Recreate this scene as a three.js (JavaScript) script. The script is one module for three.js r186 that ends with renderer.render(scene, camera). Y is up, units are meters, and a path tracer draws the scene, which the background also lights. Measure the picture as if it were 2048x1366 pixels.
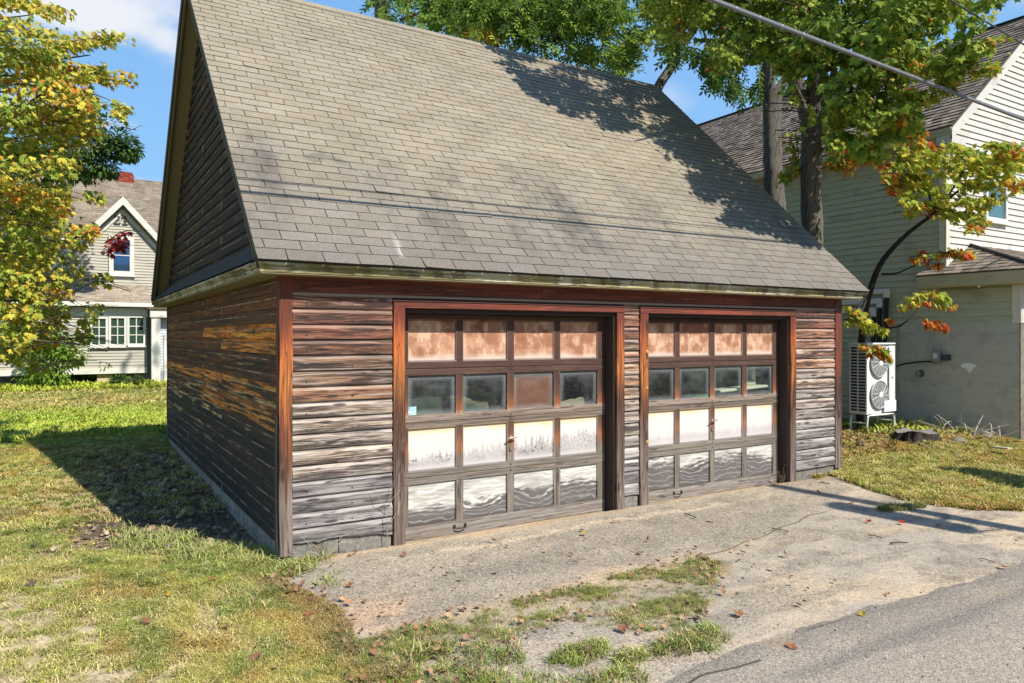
import * as THREE from 'three';
import { mergeGeometries } from 'three/addons/utils/BufferGeometryUtils.js';
import { RoundedBoxGeometry } from 'three/addons/geometries/RoundedBoxGeometry.js';
import { TextGeometry } from 'three/addons/geometries/TextGeometry.js';
import { FontLoader } from 'three/addons/loaders/FontLoader.js';

// ---------------------------------------------------------------- camera, sky, sun, exposure
const scene = new THREE.Scene();
const W0 = 2048, H0 = 1366, F = 1457.2, YAW = 0.5503, HY = 671.88;
const CAM = new THREE.Vector3(-1.5605, 1.92, 6.2533);
const FWD = new THREE.Vector3(Math.sin(YAW), 0, -Math.cos(YAW)), RGT = new THREE.Vector3(Math.cos(YAW), 0, Math.sin(YAW));
const camera = new THREE.PerspectiveCamera(2 * Math.atan(683 / F) * 180 / Math.PI, W0 / H0, 0.1, 600);
camera.position.copy(CAM);
camera.lookAt(CAM.clone().add(FWD));
camera.setViewOffset(W0, H0, 0, 683 - HY, W0, H0);
camera.updateProjectionMatrix();

const renderer = new THREE.WebGLRenderer({ antialias: true });
renderer.setSize(1024, 683);
renderer.toneMapping = THREE.LinearToneMapping;
renderer.toneMappingExposure = 1.36;
renderer.shadowMap.enabled = true;

const SUN = new THREE.Vector3(0.295, 1, 0.85).normalize();
const sun = new THREE.DirectionalLight(new THREE.Color(1.0, 0.94, 0.84), 5.0);
sun.position.copy(SUN).multiplyScalar(60);
sun.castShadow = true;
sun.shadow.mapSize.set(4096, 4096);
Object.assign(sun.shadow.camera, { left: -40, right: 40, top: 40, bottom: -40, near: 1, far: 140 });
sun.shadow.bias = -0.0005;
scene.add(sun, sun.target);

// ---------------------------------------------------------------- random numbers and noise
function rng(seed) {
  let a = seed >>> 0;
  return () => { a = (a + 0x6d2b79f5) | 0; let t = Math.imul(a ^ (a >>> 15), 1 | a); t = (t + Math.imul(t ^ (t >>> 7), 61 | t)) ^ t; return ((t ^ (t >>> 14)) >>> 0) / 4294967296; };
}
function hash(x, y) { let h = Math.imul(x, 374761393) + Math.imul(y, 668265263) | 0; h = Math.imul(h ^ (h >>> 13), 1274126177); return ((h ^ (h >>> 16)) >>> 0) / 4294967296; }
function vn(x, y) {
  const xi = Math.floor(x), yi = Math.floor(y); let fx = x - xi, fy = y - yi;
  fx = fx * fx * (3 - 2 * fx); fy = fy * fy * (3 - 2 * fy);
  const a = hash(xi, yi), b = hash(xi + 1, yi), c = hash(xi, yi + 1), d = hash(xi + 1, yi + 1);
  return a + (b - a) * fx + (c - a) * fy + (a - b - c + d) * fx * fy;
}
function fbm(x, y, o = 4) { let s = 0, a = 0.5, n = 0; for (let i = 0; i < o; i++) { s += a * vn(x, y); n += a; a *= 0.5; x = x * 2.03 + 17.3; y = y * 2.01 + 9.7; } return s / n; }
const clamp = (x, a = 0, b = 1) => Math.min(b, Math.max(a, x));
const ss = (a, b, x) => { const t = clamp((x - a) / (b - a)); return t * t * (3 - 2 * t); };
const mix = (a, b, t) => a + (b - a) * t;
const mix3 = (a, b, t) => [a[0] + (b[0] - a[0]) * t, a[1] + (b[1] - a[1]) * t, a[2] + (b[2] - a[2]) * t];
const rgb = (r, g, b) => [r / 255, g / 255, b / 255];
const R = Math.PI / 180;

// colour maps are written in sRGB 0..1, data maps in 0..1
function tex(w, h, fn, { srgb = true, wrap = 'clamp' } = {}) {
  const d = new Uint8Array(w * h * 4);
  for (let y = 0, i = 0; y < h; y++) for (let x = 0; x < w; x++, i += 4) {
    const c = fn((x + 0.5) / w, (y + 0.5) / h, x, y);
    if (typeof c === 'number') { d[i] = d[i + 1] = d[i + 2] = clamp(c) * 255; d[i + 3] = 255; }
    else { d[i] = clamp(c[0]) * 255; d[i + 1] = clamp(c[1]) * 255; d[i + 2] = clamp(c[2]) * 255; d[i + 3] = c.length > 3 ? clamp(c[3]) * 255 : 255; }
  }
  const t = new THREE.DataTexture(d, w, h, THREE.RGBAFormat);
  t.magFilter = THREE.LinearFilter; t.minFilter = THREE.LinearMipmapLinearFilter; t.generateMipmaps = true;
  t.wrapS = t.wrapT = wrap === 'repeat' ? THREE.RepeatWrapping : wrap === 'mirror' ? THREE.MirroredRepeatWrapping : THREE.ClampToEdgeWrapping;
  if (srgb) t.colorSpace = THREE.SRGBColorSpace;
  t.needsUpdate = true;
  return t;
}
function std(color, rough = 0.85, extra = {}) { return new THREE.MeshStandardMaterial({ color: new THREE.Color(color), roughness: rough, metalness: 0, ...extra }); }

// ---------------------------------------------------------------- sky (air and clouds), an equirectangular picture
const PUFFS = [[0.365, 0.0, 0.19, 0.05], [0.4, -0.16, 0.16, 0.05], [0.17, 0.02, 0.14, 0.03], [0.25, -0.01, 0.09, 0.018], [0.4, 1.22, 0.12, 0.05], [0.35, 1.9, 0.25, 0.07], [0.3, 2.7, 0.22, 0.06], [0.45, -2.6, 0.3, 0.08], [0.28, -1.7, 0.25, 0.05], [0.5, -1.0, 0.25, 0.07], [0.62, 2.2, 0.3, 0.1], [0.6, -2.0, 0.25, 0.09]];
{
  const w = 2048, h = 1024, d = new Float32Array(w * h * 4);
  for (let y = 0; y < h; y++) for (let x = 0; x < w; x++) {
    const lon = (x + 0.5) / w * 2 * Math.PI - Math.PI, lat = ((y + 0.5) / h - 0.5) * Math.PI;
    const dx = Math.cos(lat) * Math.cos(lon), dy = Math.sin(lat), dz = Math.cos(lat) * Math.sin(lon);
    const e = Math.max(dy, 0);
    const t = Math.pow(e, 0.55);
    let c = mix3([0.23, 0.45, 0.74], [0.08, 0.22, 0.54], ss(0.3, 1.0, t));
    const sd = dx * SUN.x + dy * SUN.y + dz * SUN.z;
    const glow = Math.pow(Math.max(sd, 0), 40) * 0.25;
    c = [c[0] + glow, c[1] + glow * 0.97, c[2] + glow * 0.9];
    // clouds: soft cumulus banks on a plane overhead
    const k = 1 / (e + 0.16), px = dx * k, pz = dz * k;
    const n = fbm(px * 1.5 + 3.1, pz * 1.5 + 7.9, 6), m = fbm(px * 0.5 + 11.2, pz * 0.5 + 8.4, 3);
    let cl = ss(0.74, 0.92, n * 0.75 + m * 0.32) * ss(0.0, 0.06, dy);
    for (const [ce, ca, wa, we] of PUFFS) { const az = Math.atan2(dx, -dz), el = Math.asin(dy); let da = az - ca; da = Math.atan2(Math.sin(da), Math.cos(da)); const q = Math.hypot(da / wa, (el - ce) / we * (el < ce ? 1.5 : 1)); if (q < 1.6) cl = Math.max(cl, ss(0.28, 0.75, fbm(az * 14 + ce * 9, el * 22 + ca, 6) + 0.55 - q * 0.62)); }
    cl *= 0.92;
    const shade = fbm(px * 3 + 1, pz * 3 + 5, 4);
    const cc = mix3([0.55, 0.58, 0.64], [0.76, 0.75, 0.76], shade);
    c = mix3(c, cc, cl);
    if (dy < 0) c = mix3(c, [0.2, 0.19, 0.14], ss(0, -0.06, dy));
    const i = (y * w + x) * 4; d[i] = c[0]; d[i + 1] = c[1]; d[i + 2] = c[2]; d[i + 3] = 1;
  }
  const t = new THREE.DataTexture(d, w, h, THREE.RGBAFormat, THREE.FloatType);
  t.mapping = THREE.EquirectangularReflectionMapping; t.magFilter = THREE.LinearFilter; t.minFilter = THREE.LinearFilter;
  t.colorSpace = THREE.LinearSRGBColorSpace; t.needsUpdate = true;
  scene.background = t; scene.environment = t;
}

// ---------------------------------------------------------------- scene helpers
const names = new Map();
function numbered(n) { const k = names.get(n) ?? 0; names.set(n, k + 1); return k ? `${n}_${String(k).padStart(3, '0')}` : n; }
function tag(o, label, category, group, kind) { if (label) o.userData.label = label; if (category) o.userData.category = category; if (group) o.userData.group = group; if (kind) o.userData.kind = kind; return o; }
function lit(m) { m.castShadow = true; m.receiveShadow = true; return m; }
function thing(name, label, category, pos = [0, 0, 0], turn = 0, group) {
  const g = new THREE.Group(); g.name = numbered(name); g.position.set(...pos); g.rotation.y = turn; scene.add(g); return tag(g, label, category, group);
}
function part(name, geo, mat, parent) { const m = lit(new THREE.Mesh(geo, mat)); m.name = name; parent.add(m); return m; }
function solo(name, geo, mat, label, category, group, pos) { const m = lit(new THREE.Mesh(geo, mat)); m.name = numbered(name); if (pos) m.position.set(...pos); scene.add(m); return tag(m, label, category, group); }
const V = (x, y, z) => new THREE.Vector3(x, y, z);
function at(u, v, depth) { return CAM.clone().addScaledVector(RGT, (u - 1024) / F * depth).addScaledVector(FWD, depth).add(V(0, (HY - v) / F * depth, 0)); }
function gy(x, z) { return z > 0 ? -0.05 * z : 0; }

// geometry: a box with optional bevel; a strip mesh from a grid; a tube along points with radii
function box(x0, x1, y0, y1, z0, z1, bevel = 0) {
  const w = x1 - x0, h = y1 - y0, d = z1 - z0;
  const g = bevel > 0 ? new RoundedBoxGeometry(w, h, d, 1, Math.min(bevel, w * 0.45, h * 0.45, d * 0.45)) : new THREE.BoxGeometry(w, h, d);
  const q = g.index ? g.toNonIndexed() : g;
  q.translate((x0 + x1) / 2, (y0 + y1) / 2, (z0 + z1) / 2);
  return q;
}
function uvPlanar(g, fu) { const p = g.attributes.position, uv = new Float32Array(p.count * 2); for (let i = 0; i < p.count; i++) { const r = fu(p.getX(i), p.getY(i), p.getZ(i)); uv[2 * i] = r[0]; uv[2 * i + 1] = r[1]; } g.setAttribute('uv', new THREE.BufferAttribute(uv, 2)); return g; }
function jitter(g, amt, seed, sx = 1, sy = 1, sz = 1) { // bends shapes by smooth noise of position, so that corners stay joined
  const p = g.attributes.position, r = seed * 13.7;
  for (let i = 0; i < p.count; i++) {
    const x = p.getX(i), y = p.getY(i), z = p.getZ(i);
    p.setXYZ(i, x + (vn(y * 3 + r, z * 3 + x * 2) - 0.5) * 2 * amt * sx, y + (vn(x * 3 + r + 5, z * 3 + y) - 0.5) * 2 * amt * sy, z + (vn(x * 3 + r + 9, y * 3) - 0.5) * 2 * amt * sz);
  }
  g.computeVertexNormals(); return g;
}
function gridGeo(nu, nv, fp, fuv) { // fp(u,v) -> [x,y,z]
  const pos = [], uv = [], idx = [];
  for (let j = 0; j <= nv; j++) for (let i = 0; i <= nu; i++) { pos.push(...fp(i / nu, j / nv)); uv.push(...(fuv ? fuv(i / nu, j / nv) : [i / nu, j / nv])); }
  for (let j = 0; j < nv; j++) for (let i = 0; i < nu; i++) { const a = j * (nu + 1) + i, b = a + 1, c = a + nu + 1, d = c + 1; idx.push(a, b, d, a, d, c); }
  const g = new THREE.BufferGeometry(); g.setAttribute('position', new THREE.Float32BufferAttribute(pos, 3)); g.setAttribute('uv', new THREE.Float32BufferAttribute(uv, 2)); g.setIndex(idx); g.computeVertexNormals(); return g;
}
function limb(points, radii, seg = 8, rough = 0, seed = 1) { // a tapered tube through points, uv in metres round and along
  const curve = new THREE.CatmullRomCurve3(points, false, 'catmullrom', 0.5), L = curve.getLength(), n = Math.max(4, Math.min(60, Math.ceil(L / 0.18)));
  const pos = [], uv = [], idx = []; let T = curve.getTangent(0), N = V(1, 0, 0).cross(T); if (N.length() < 0.1) N = V(0, 0, 1).cross(T); N.normalize();
  for (let i = 0; i <= n; i++) {
    const t = i / n, p = curve.getPoint(t); T = curve.getTangent(t); N.addScaledVector(T, -N.dot(T)).normalize(); const B = T.clone().cross(N);
    const f = t * (radii.length - 1), k = Math.min(radii.length - 2, Math.floor(f)), r0 = mix(radii[k], radii[k + 1], f - k);
    for (let j = 0; j <= seg; j++) {
      const a = j / seg * 2 * Math.PI, rr = r0 * (1 + rough * (vn(Math.cos(a) * 2 + seed * 7, t * L * 2.5 + Math.sin(a) * 2) - 0.5) * 2);
      pos.push(p.x + (N.x * Math.cos(a) + B.x * Math.sin(a)) * rr, p.y + (N.y * Math.cos(a) + B.y * Math.sin(a)) * rr, p.z + (N.z * Math.cos(a) + B.z * Math.sin(a)) * rr);
      uv.push(j / seg * Math.max(1, Math.round(radii[0] * 6.28 / 0.5)), t * L / 0.8);
    }
  }
  for (let i = 0; i < n; i++) for (let j = 0; j < seg; j++) { const a = i * (seg + 1) + j, b = a + 1, c = a + seg + 1, d = c + 1; idx.push(a, b, d, a, d, c); }
  const g = new THREE.BufferGeometry(); g.setAttribute('position', new THREE.Float32BufferAttribute(pos, 3)); g.setAttribute('uv', new THREE.Float32BufferAttribute(uv, 2)); g.setIndex(idx); g.computeVertexNormals(); return g;
}
const merge = (a) => mergeGeometries(a.map((g) => { const q = g.index ? g.toNonIndexed() : g; for (const k of Object.keys(q.attributes)) if (!['position', 'normal', 'uv', 'color'].includes(k)) q.deleteAttribute(k); return q; }), false);
function inPoly(x, y, p) { let c = false; for (let i = 0, j = p.length - 1; i < p.length; j = i++) { const [xi, yi] = p[i], [xj, yj] = p[j]; if ((yi > y) !== (yj > y) && x < (xj - xi) * (y - yi) / (yj - yi) + xi) c = !c; } return c; }
function dPoly(x, y, p) { let d = 1e9; for (let i = 0, j = p.length - 1; i < p.length; j = i++) { const [ax, ay] = p[j], [bx, by] = p[i]; const t = clamp(((x - ax) * (bx - ax) + (y - ay) * (by - ay)) / ((bx - ax) ** 2 + (by - ay) ** 2 + 1e-9)); d = Math.min(d, Math.hypot(x - ax - t * (bx - ax), y - ay - t * (by - ay))); } return inPoly(x, y, p) ? -d : d; }

// grain of weathered wood: a runs along the grain, b across it, both in metres; id tells boards apart
function wood(a, b, id, knotty = 1) {
  const ox = hash(id, 11) * 97, oy = hash(id, 23) * 53;
  let kx = 0, kd = 0;
  const cell = 0.62, c0 = Math.floor(a / cell);
  for (let c = c0 - 1; c <= c0 + 1; c++) {
    if (hash(c + id * 31, 5) > 0.55 * knotty) continue;
    const ka = (c + 0.2 + 0.6 * hash(c, id + 7)) * cell, kb = (hash(c + 3, id + 9) - 0.5) * 0.07;
    const dd = Math.hypot((a - ka) / 0.075, (b - kb) / 0.016);
    kx += Math.exp(-dd * dd * 0.22) * 1.5 * Math.sign(b - kb + 1e-6); kd = Math.max(kd, 1 - ss(0.35, 0.75, dd * 0.7));
  }
  const warp = fbm(a * 1.1 + ox, b * 9 + oy, 3);
  const ring = b * 40 + warp * 4.4 + kx, patch = ss(0.38, 0.68, fbm(a * 0.8 + oy, b * 7 + ox, 2));
  const g = (0.5 + 0.5 * Math.cos(6.2832 * ring)) * patch;
  const fib = clamp(0.5 + (fbm(a * 7 + ox, b * 240 + oy, 3) - 0.5) * 1.7), streak = clamp(0.5 + (fbm(a * 1.5 + oy, b * 46 + ox, 4) - 0.5) * 2.1);
  const cr = 1 - Math.abs(fbm(a * 1.3 + oy * 2, b * 60 + ox, 2) - 0.5) * 2; // ridges make long cracks
  return { g, fib, streak, knot: kd, crack: ss(0.945, 0.99, cr) };
}
// ---------------------------------------------------------------- ground, driveway, road
const APRON = [[-0.1, 0.45], [0.9, 0.16], [3.5, 0.2], [6.9, 0.08], [7.1, 0.5], [6.2, 0.95], [3.44, 1.55], [2.64, 1.5], [1.69, 1.52], [1.01, 1.6], [0.34, 1.62], [0.15, 1.1]];
const SLAB = [[-0.15, 0.42], [0.3, 0.02], [7.45, 0.02], [7.32, 0.35], [7.15, 0.74], [7.06, 1.42], [7.4, 1.86], [7.9, 2.16], [9.5, 2.6], [9.5, 5], [1.2, 5], [0.85, 2.9], [0.2, 2.3], [0.02, 1.7], [0.1, 1.1]];
const GSTRIP = [[0.1, 1.7], [1.01, 1.63], [2.03, 1.62], [2.66, 1.57], [3.2, 1.56], [3.34, 1.72], [2.72, 2.25], [2.0, 2.58], [1.69, 2.32], [1.5, 2.0], [0.95, 2.1], [0.6, 2.05], [0.4, 2.2], [0.55, 2.6], [0.2, 2.7], [-0.1, 2.2]];
function roadEdge(x) { return 2.99 + 0.12 * ss(3, 7, x) + (vn(x * 3.1, 4.4) - 0.5) * 0.1 + (vn(x * 11, 1.4) - 0.5) * 0.05 + ss(1.9, 1.2, x) * 0.1; }
const TUFTS = [[1.82, 2.73, 0.16], [2.02, 2.77, 0.18], [2.12, 2.7, 0.1], [1.19, 2.54, 0.14], [1.32, 2.5, 0.1], [0.7, 2.3, 0.22], [0.66, 2.6, 0.2], [0.95, 2.85, 0.16], [1.25, 2.9, 0.14], [6.62, 1.47, 0.12], [6.86, 1.5, 0.1], [6.45, 1.42, 0.1], [1.5, 2.72, 0.08], [0.42, 2.05, 0.14]];

function speckle(x, z, seed) { // stones of about a centimetre
  const g = 95, xi = Math.floor(x * g), zi = Math.floor(z * g);
  const jx = hash(xi + seed, zi), jz = hash(zi + 3, xi + seed * 3);
  const d = Math.hypot(x * g - xi - 0.2 - 0.6 * jx, z * g - zi - 0.2 - 0.6 * jz);
  return { on: d < 0.22 + 0.3 * hash(xi * 3 + seed, zi * 5), v: hash(xi + 71, zi + seed + 13) };
}
const driveTex = tex(2048, 1050, (u, v) => {
  const x = -0.3 + u * 8.6, z = -0.1 + v * 4.4;
  const wx = x + (fbm(x * 2.2, z * 2.2, 3) - 0.5) * 0.35, wz = z + (fbm(x * 2.2 + 40, z * 2.2, 3) - 0.5) * 0.28;
  const big = fbm(x * 0.9 + 3, z * 1.3, 4), mid = fbm(x * 4.5, z * 6, 4), fine = fbm(x * 60, z * 60, 3);
  // pale worn slab with sand
  let c = mix3(rgb(180, 167, 148), rgb(158, 150, 138), ss(0.35, 0.65, big));
  c = mix3(c, rgb(126, 118, 108), ss(0.55, 0.75, mid) * 0.5);
  // grey apron of exposed stone in front of the doors
  const ap = 1 - ss(-0.1, 0.1, dPoly(wx, wz, APRON));
  let a = mix3(rgb(154, 145, 130), rgb(136, 128, 116), ss(0.35, 0.65, fbm(x * 1.5 + 9, z * 3, 3)));
  c = mix3(c, a, ap * 0.9);
  // sand: a drift along the doors, another along the grass, and at the left end
  const drift = Math.exp(-(((wz - 0.34 - 0.05 * Math.sin(x * 1.7)) / 0.045) ** 2)) * ss(0.3, 1.2, x) * (1 - ss(5, 6.2, x));
  c = mix3(c, rgb(196, 180, 156), drift * 0.75);
  const low = Math.exp(-(((dPoly(wx, wz, APRON)) / 0.13) ** 2)) * ss(1.1, 1.5, z) * (1 - ss(3.0, 3.6, x));
  c = mix3(c, rgb(188, 164, 136), low * 0.6);
  const tip = Math.exp(-(((wx - 0.42) / 0.32) ** 2 + ((wz - 1.25) / 0.3) ** 2));
  c = mix3(c, rgb(188, 150, 118), tip * 0.7);
  const wall = (1 - ss(0.0, 0.22, wz)) * (0.5 + 0.5 * vn(x * 6, 2));
  c = mix3(c, rgb(168, 136, 96), wall * 0.65);
  const sandR = ss(0.5, 0.7, fbm(x * 1.1 + 20, z * 2.6 + 4, 4)) * ss(1.2, 2, z) * ss(2.6, 3.4, x);
  c = mix3(c, rgb(188, 168, 140), sandR * 0.6);
  const dark = ss(0.54, 0.7, fbm(x * 1.3 + 70, z * 4.2 + 4, 4)) * ss(0.7, 1.5, z);
  c = mix3(c, rgb(130, 122, 108), dark * 0.5);
  // pale gravel between the weeds at the front
  const gr = (1 - ss(-0.1, 0.25, wx - 2.0)) * ss(1.95, 2.2, wz);
  c = mix3(c, mix3(rgb(170, 158, 140), rgb(150, 142, 132), mid), gr * 0.8);
  const dirt = (1 - ss(-0.1, 0.14, dPoly(wx, wz, GSTRIP))) * (0.35 + 0.65 * ss(0.42, 0.6, fbm(x * 3.6, z * 4.5, 3)));
  c = mix3(c, mix3(rgb(142, 120, 82), rgb(112, 100, 58), mid), dirt * 0.7);
  const stain = ss(0.56, 0.7, fbm(x * 1.9 + 33, z * 3.4 + 12, 5)); c = mix3(c, rgb(118, 111, 102), stain * 0.38);
  const blot = ss(0.66, 0.74, fbm(x * 7 + 3, z * 9, 4)); c = mix3(c, rgb(96, 86, 74), blot * 0.35);
  // stones and grit
  const s = speckle(x, z, 3), s2 = speckle(x * 0.55 + 9, z * 0.55, 8);
  const stony = mix(0.35, 1, Math.max(ap, gr, dark));
  if (s.on) c = mix3(c, s.v > 0.6 ? rgb(214, 206, 192) : rgb(72, 70, 68), stony * 0.34 * (s.v > 0.6 ? 1 : 0.85));
  if (s2.on && s2.v > 0.72) c = mix3(c, s2.v > 0.86 ? rgb(206, 198, 186) : rgb(62, 58, 54), stony * 0.5);
  const k = 0.86 + 0.28 * fine;
  // crack between the two pours
  const ck = Math.abs(z - (1.62 + 0.012 * Math.sin(x * 9) + (vn(x * 5, 7) - 0.5) * 0.05 - (x - 3.2) * 0.2));
  const cr = x > 3.2 && x < 5.7 ? 1 - ss(0.004, 0.018, ck) : 0;
  c = mix3(c, rgb(92, 82, 62), cr * 0.75);
  return [c[0] * k * 0.985, c[1] * k * 0.965, c[2] * k * 0.93];
});
const gritBump = tex(512, 512, (u, v) => { const s = speckle(u * 2.4, v * 2.4, 5); return 0.35 * fbm(u * 64, v * 64, 3) + 0.25 * fbm(u * 12, v * 12, 2) + (s.on ? 0.35 * s.v : 0); }, { srgb: false, wrap: 'repeat' });
gritBump.repeat.set(8.6 / 2.4, 4.4 / 2.4);
const driveMat = new THREE.MeshStandardMaterial({ map: driveTex, bumpMap: gritBump, bumpScale: 0.012, roughness: 0.95 });
function sheet(poly, lift, fuv, step = 0.22) { // a draped sheet cut to a polygon
  const s = new THREE.Shape(poly.map(([x, z]) => new THREE.Vector2(x, z)));
  const g0 = new THREE.ShapeGeometry(s); const src = g0.toNonIndexed().attributes.position, out = [];
  const sub = (a, b, c, n) => {
    const l = Math.max(a.distanceTo(b), b.distanceTo(c), c.distanceTo(a));
    if (l < step || n > 7) { out.push(a, b, c); return; }
    const ab = a.clone().add(b).multiplyScalar(0.5), bc = b.clone().add(c).multiplyScalar(0.5), ca = c.clone().add(a).multiplyScalar(0.5);
    sub(a, ab, ca, n + 1); sub(ab, b, bc, n + 1); sub(ca, bc, c, n + 1); sub(ab, bc, ca, n + 1);
  };
  for (let i = 0; i < src.count; i += 3) sub(V(src.getX(i), src.getY(i), 0), V(src.getX(i + 1), src.getY(i + 1), 0), V(src.getX(i + 2), src.getY(i + 2), 0), 0);
  const pos = [], uv = [];
  for (let i = 0; i < out.length; i += 3) for (const p of [out[i], out[i + 2], out[i + 1]]) { pos.push(p.x, gy(p.x, p.y) + lift + (vn(p.x * 2.3, p.y * 2.3) - 0.5) * 0.008, p.y); uv.push(...fuv(p.x, p.y)); }
  const g = new THREE.BufferGeometry(); g.setAttribute('position', new THREE.Float32BufferAttribute(pos, 3)); g.setAttribute('uv', new THREE.Float32BufferAttribute(uv, 2)); g.computeVertexNormals(); return g;
}
// uneven outline for the slab
const slabOutline = [];
for (let i = 0; i < SLAB.length; i++) {
  const [ax, az] = SLAB[i], [bx, bz] = SLAB[(i + 1) % SLAB.length], n = Math.ceil(Math.hypot(bx - ax, bz - az) / 0.12);
  for (let k = 0; k < n; k++) { const x = mix(ax, bx, k / n), z = mix(az, bz, k / n); const w = z > 0.3 ? 0.09 : 0; slabOutline.push([x + (vn(x * 5, z * 5) - 0.5) * 2 * w, Math.max(0.02, z + (vn(x * 5 + 9, z * 5) - 0.5) * 2 * w)]); }
}
const driveway = part('driveway', sheet(slabOutline, 0.010, (x, z) => [(x + 0.3) / 8.6, (z + 0.1) / 4.4], 0.5), driveMat, scene); tag(driveway, 'worn grey driveway slab with drifts of sand in front of the garage doors', 'driveway', null, 'structure');

const roadTex = tex(2048, 1024, (u, v) => {
  const x = 0.5 + u * 6.4, z = 2.7 + v * 3.2;
  const big = fbm(x * 0.8, z * 1.2 + 8, 4), mid = fbm(x * 5 + 7, z * 5, 3), fine = fbm(x * 80, z * 80, 2);
  let c = mix3(rgb(164, 156, 145), rgb(146, 139, 130), ss(0.35, 0.65, big));
  const e = z - roadEdge(x);
  const edge = Math.exp(-((e / 0.16) ** 2)) * (0.5 + 0.5 * mid);
  c = mix3(c, rgb(84, 82, 80), edge * 0.5);
  const band = Math.exp(-(((z - 3.26 - 0.03 * x - 0.06 * vn(x * 2, 3)) / 0.07) ** 2)) * ss(1.6, 2.6, x);
  c = mix3(c, rgb(88, 87, 86), band * 0.45);
  c = mix3(c, rgb(160, 140, 112), ss(0.62, 0.8, fbm(x * 2 + 5, z * 4, 3)) * (1 - ss(0.0, 0.5, e)) * 0.5);
  const s = speckle(x * 1.25, z * 1.25, 21), s2 = speckle(x * 1.9 + 5, z * 1.9, 33);
  if (s.on) c = mix3(c, s.v > 0.55 ? rgb(176, 172, 166) : rgb(56, 55, 55), 0.46);
  if (s2.on) c = mix3(c, s2.v > 0.5 ? rgb(168, 164, 158) : rgb(60, 59, 58), 0.4);
  const ck = Math.abs(z - (3.12 + (vn(x * 4, 17) - 0.5) * 0.12 + (x - 1.3) * 0.05));
  c = mix3(c, rgb(48, 45, 40), (x < 2.2 ? 1 - ss(0.003, 0.014, ck) : 0) * 0.8);
  const k = 0.84 + 0.3 * fine;
  return [c[0] * k * 1.02, c[1] * k * 0.985, c[2] * k * 0.93];
}, { wrap: 'mirror' });
const roadBump = gritBump.clone(); roadBump.repeat.set(6.4 / 1.6, 3.2 / 1.6); roadBump.needsUpdate = true;
const roadMat = new THREE.MeshStandardMaterial({ map: roadTex, bumpMap: roadBump, bumpScale: 0.014, roughness: 0.93 });
{
  const edge = [];
  for (let x = -14; x <= 40; x += x > 0 && x < 8 ? 0.07 : 0.5) edge.push([x, roadEdge(x)]);
  const poly = [...edge, [40, 9.2], [-14, 9.2]];
  const road = part('road', sheet(poly, 0.022, (x, z) => [(x - 0.5) / 6.4, (z - 2.7) / 3.2], 0.9), roadMat, scene);
  tag(road, 'coarse grey asphalt lane along the front of the driveway', 'road', null, 'structure');
}

// lawn and soil: one sheet out to the horizon
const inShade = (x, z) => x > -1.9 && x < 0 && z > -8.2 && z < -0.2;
function lawnTone(x, z) { // 0 bare .. 1 thick, and a green .. straw balance
  const n = fbm(x * 0.9 + 5, z * 0.9 + 3, 4), m = fbm(x * 2.6 + 15, z * 2.6, 3);
  let thick = ss(0.38, 0.52, n * 0.4 + m * 0.35 + 0.25 * fbm(x * 7, z * 7 + 5, 2)), green = ss(0.36, 0.62, fbm(x * 0.55 + 31, z * 0.55 + 8, 3));
  const bare = [[-1.62, 0.15, 0.26], [-1.4, 0.5, 0.22], [-1.75, 1.0, 0.3], [-1.45, 1.3, 0.26], [-1.0, 1.5, 0.2], [-1.7, -1.2, 0.3], [-2.4, -2.3, 0.5], [-1.3, 0.05, 0.16], [-0.7, 0.95, 0.2], [-0.35, 0.35, 0.14], [-2.1, -0.4, 0.3], [-1.9, -3.4, 0.5], [-2.9, -4.2, 0.5]];
  for (const [bx, bz, r] of bare) thick *= 1 - 0.85 * Math.exp(-(((x - bx) / r) ** 2 + ((z - bz) / r) ** 2));
  if (z < -7.5) green = mix(green, 1, ss(-7.5, -9.5, z) * ss(-18, -13, z)); // lusher strip behind the shade
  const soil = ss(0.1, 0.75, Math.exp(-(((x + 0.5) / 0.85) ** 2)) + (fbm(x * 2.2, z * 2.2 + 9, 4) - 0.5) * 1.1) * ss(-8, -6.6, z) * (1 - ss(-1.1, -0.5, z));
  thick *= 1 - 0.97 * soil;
  return { thick, green, soil };
}
const groundTex = tex(1536, 1536, (u, v) => {
  const x = -9 + u * 24, z = -19 + v * 24;
  const t = lawnTone(x, z), mid = fbm(x * 9, z * 9, 4), fine = fbm(x * 34, z * 34, 2);
  let c = mix3(rgb(168, 148, 106), rgb(190, 176, 146), mid);
  c = mix3(c, mix3(rgb(140, 124, 58), rgb(104, 116, 36), t.green), t.thick * 0.85);
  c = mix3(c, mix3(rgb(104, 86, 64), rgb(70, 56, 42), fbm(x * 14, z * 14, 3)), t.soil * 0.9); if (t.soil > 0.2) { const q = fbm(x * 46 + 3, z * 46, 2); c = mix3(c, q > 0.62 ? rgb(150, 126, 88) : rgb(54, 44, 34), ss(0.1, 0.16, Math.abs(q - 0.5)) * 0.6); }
  if (x > 7) { c = mix3(c, rgb(132, 108, 70), 0.5 * ss(7, 8, x) * ss(-3, -1.6, z) * mid); const lz = ss(-0.2, -0.7, z + (mid - 0.5) * 0.6); c = mix3(c, mix3(rgb(150, 122, 88), rgb(98, 76, 54), fbm(x * 22, z * 22, 3)), lz * ss(7.5, 8, x) * 0.85); }
  const k = 0.72 + 0.5 * fine;
  return [c[0] * k, c[1] * k, c[2] * k];
}, { wrap: 'mirror' });
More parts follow.
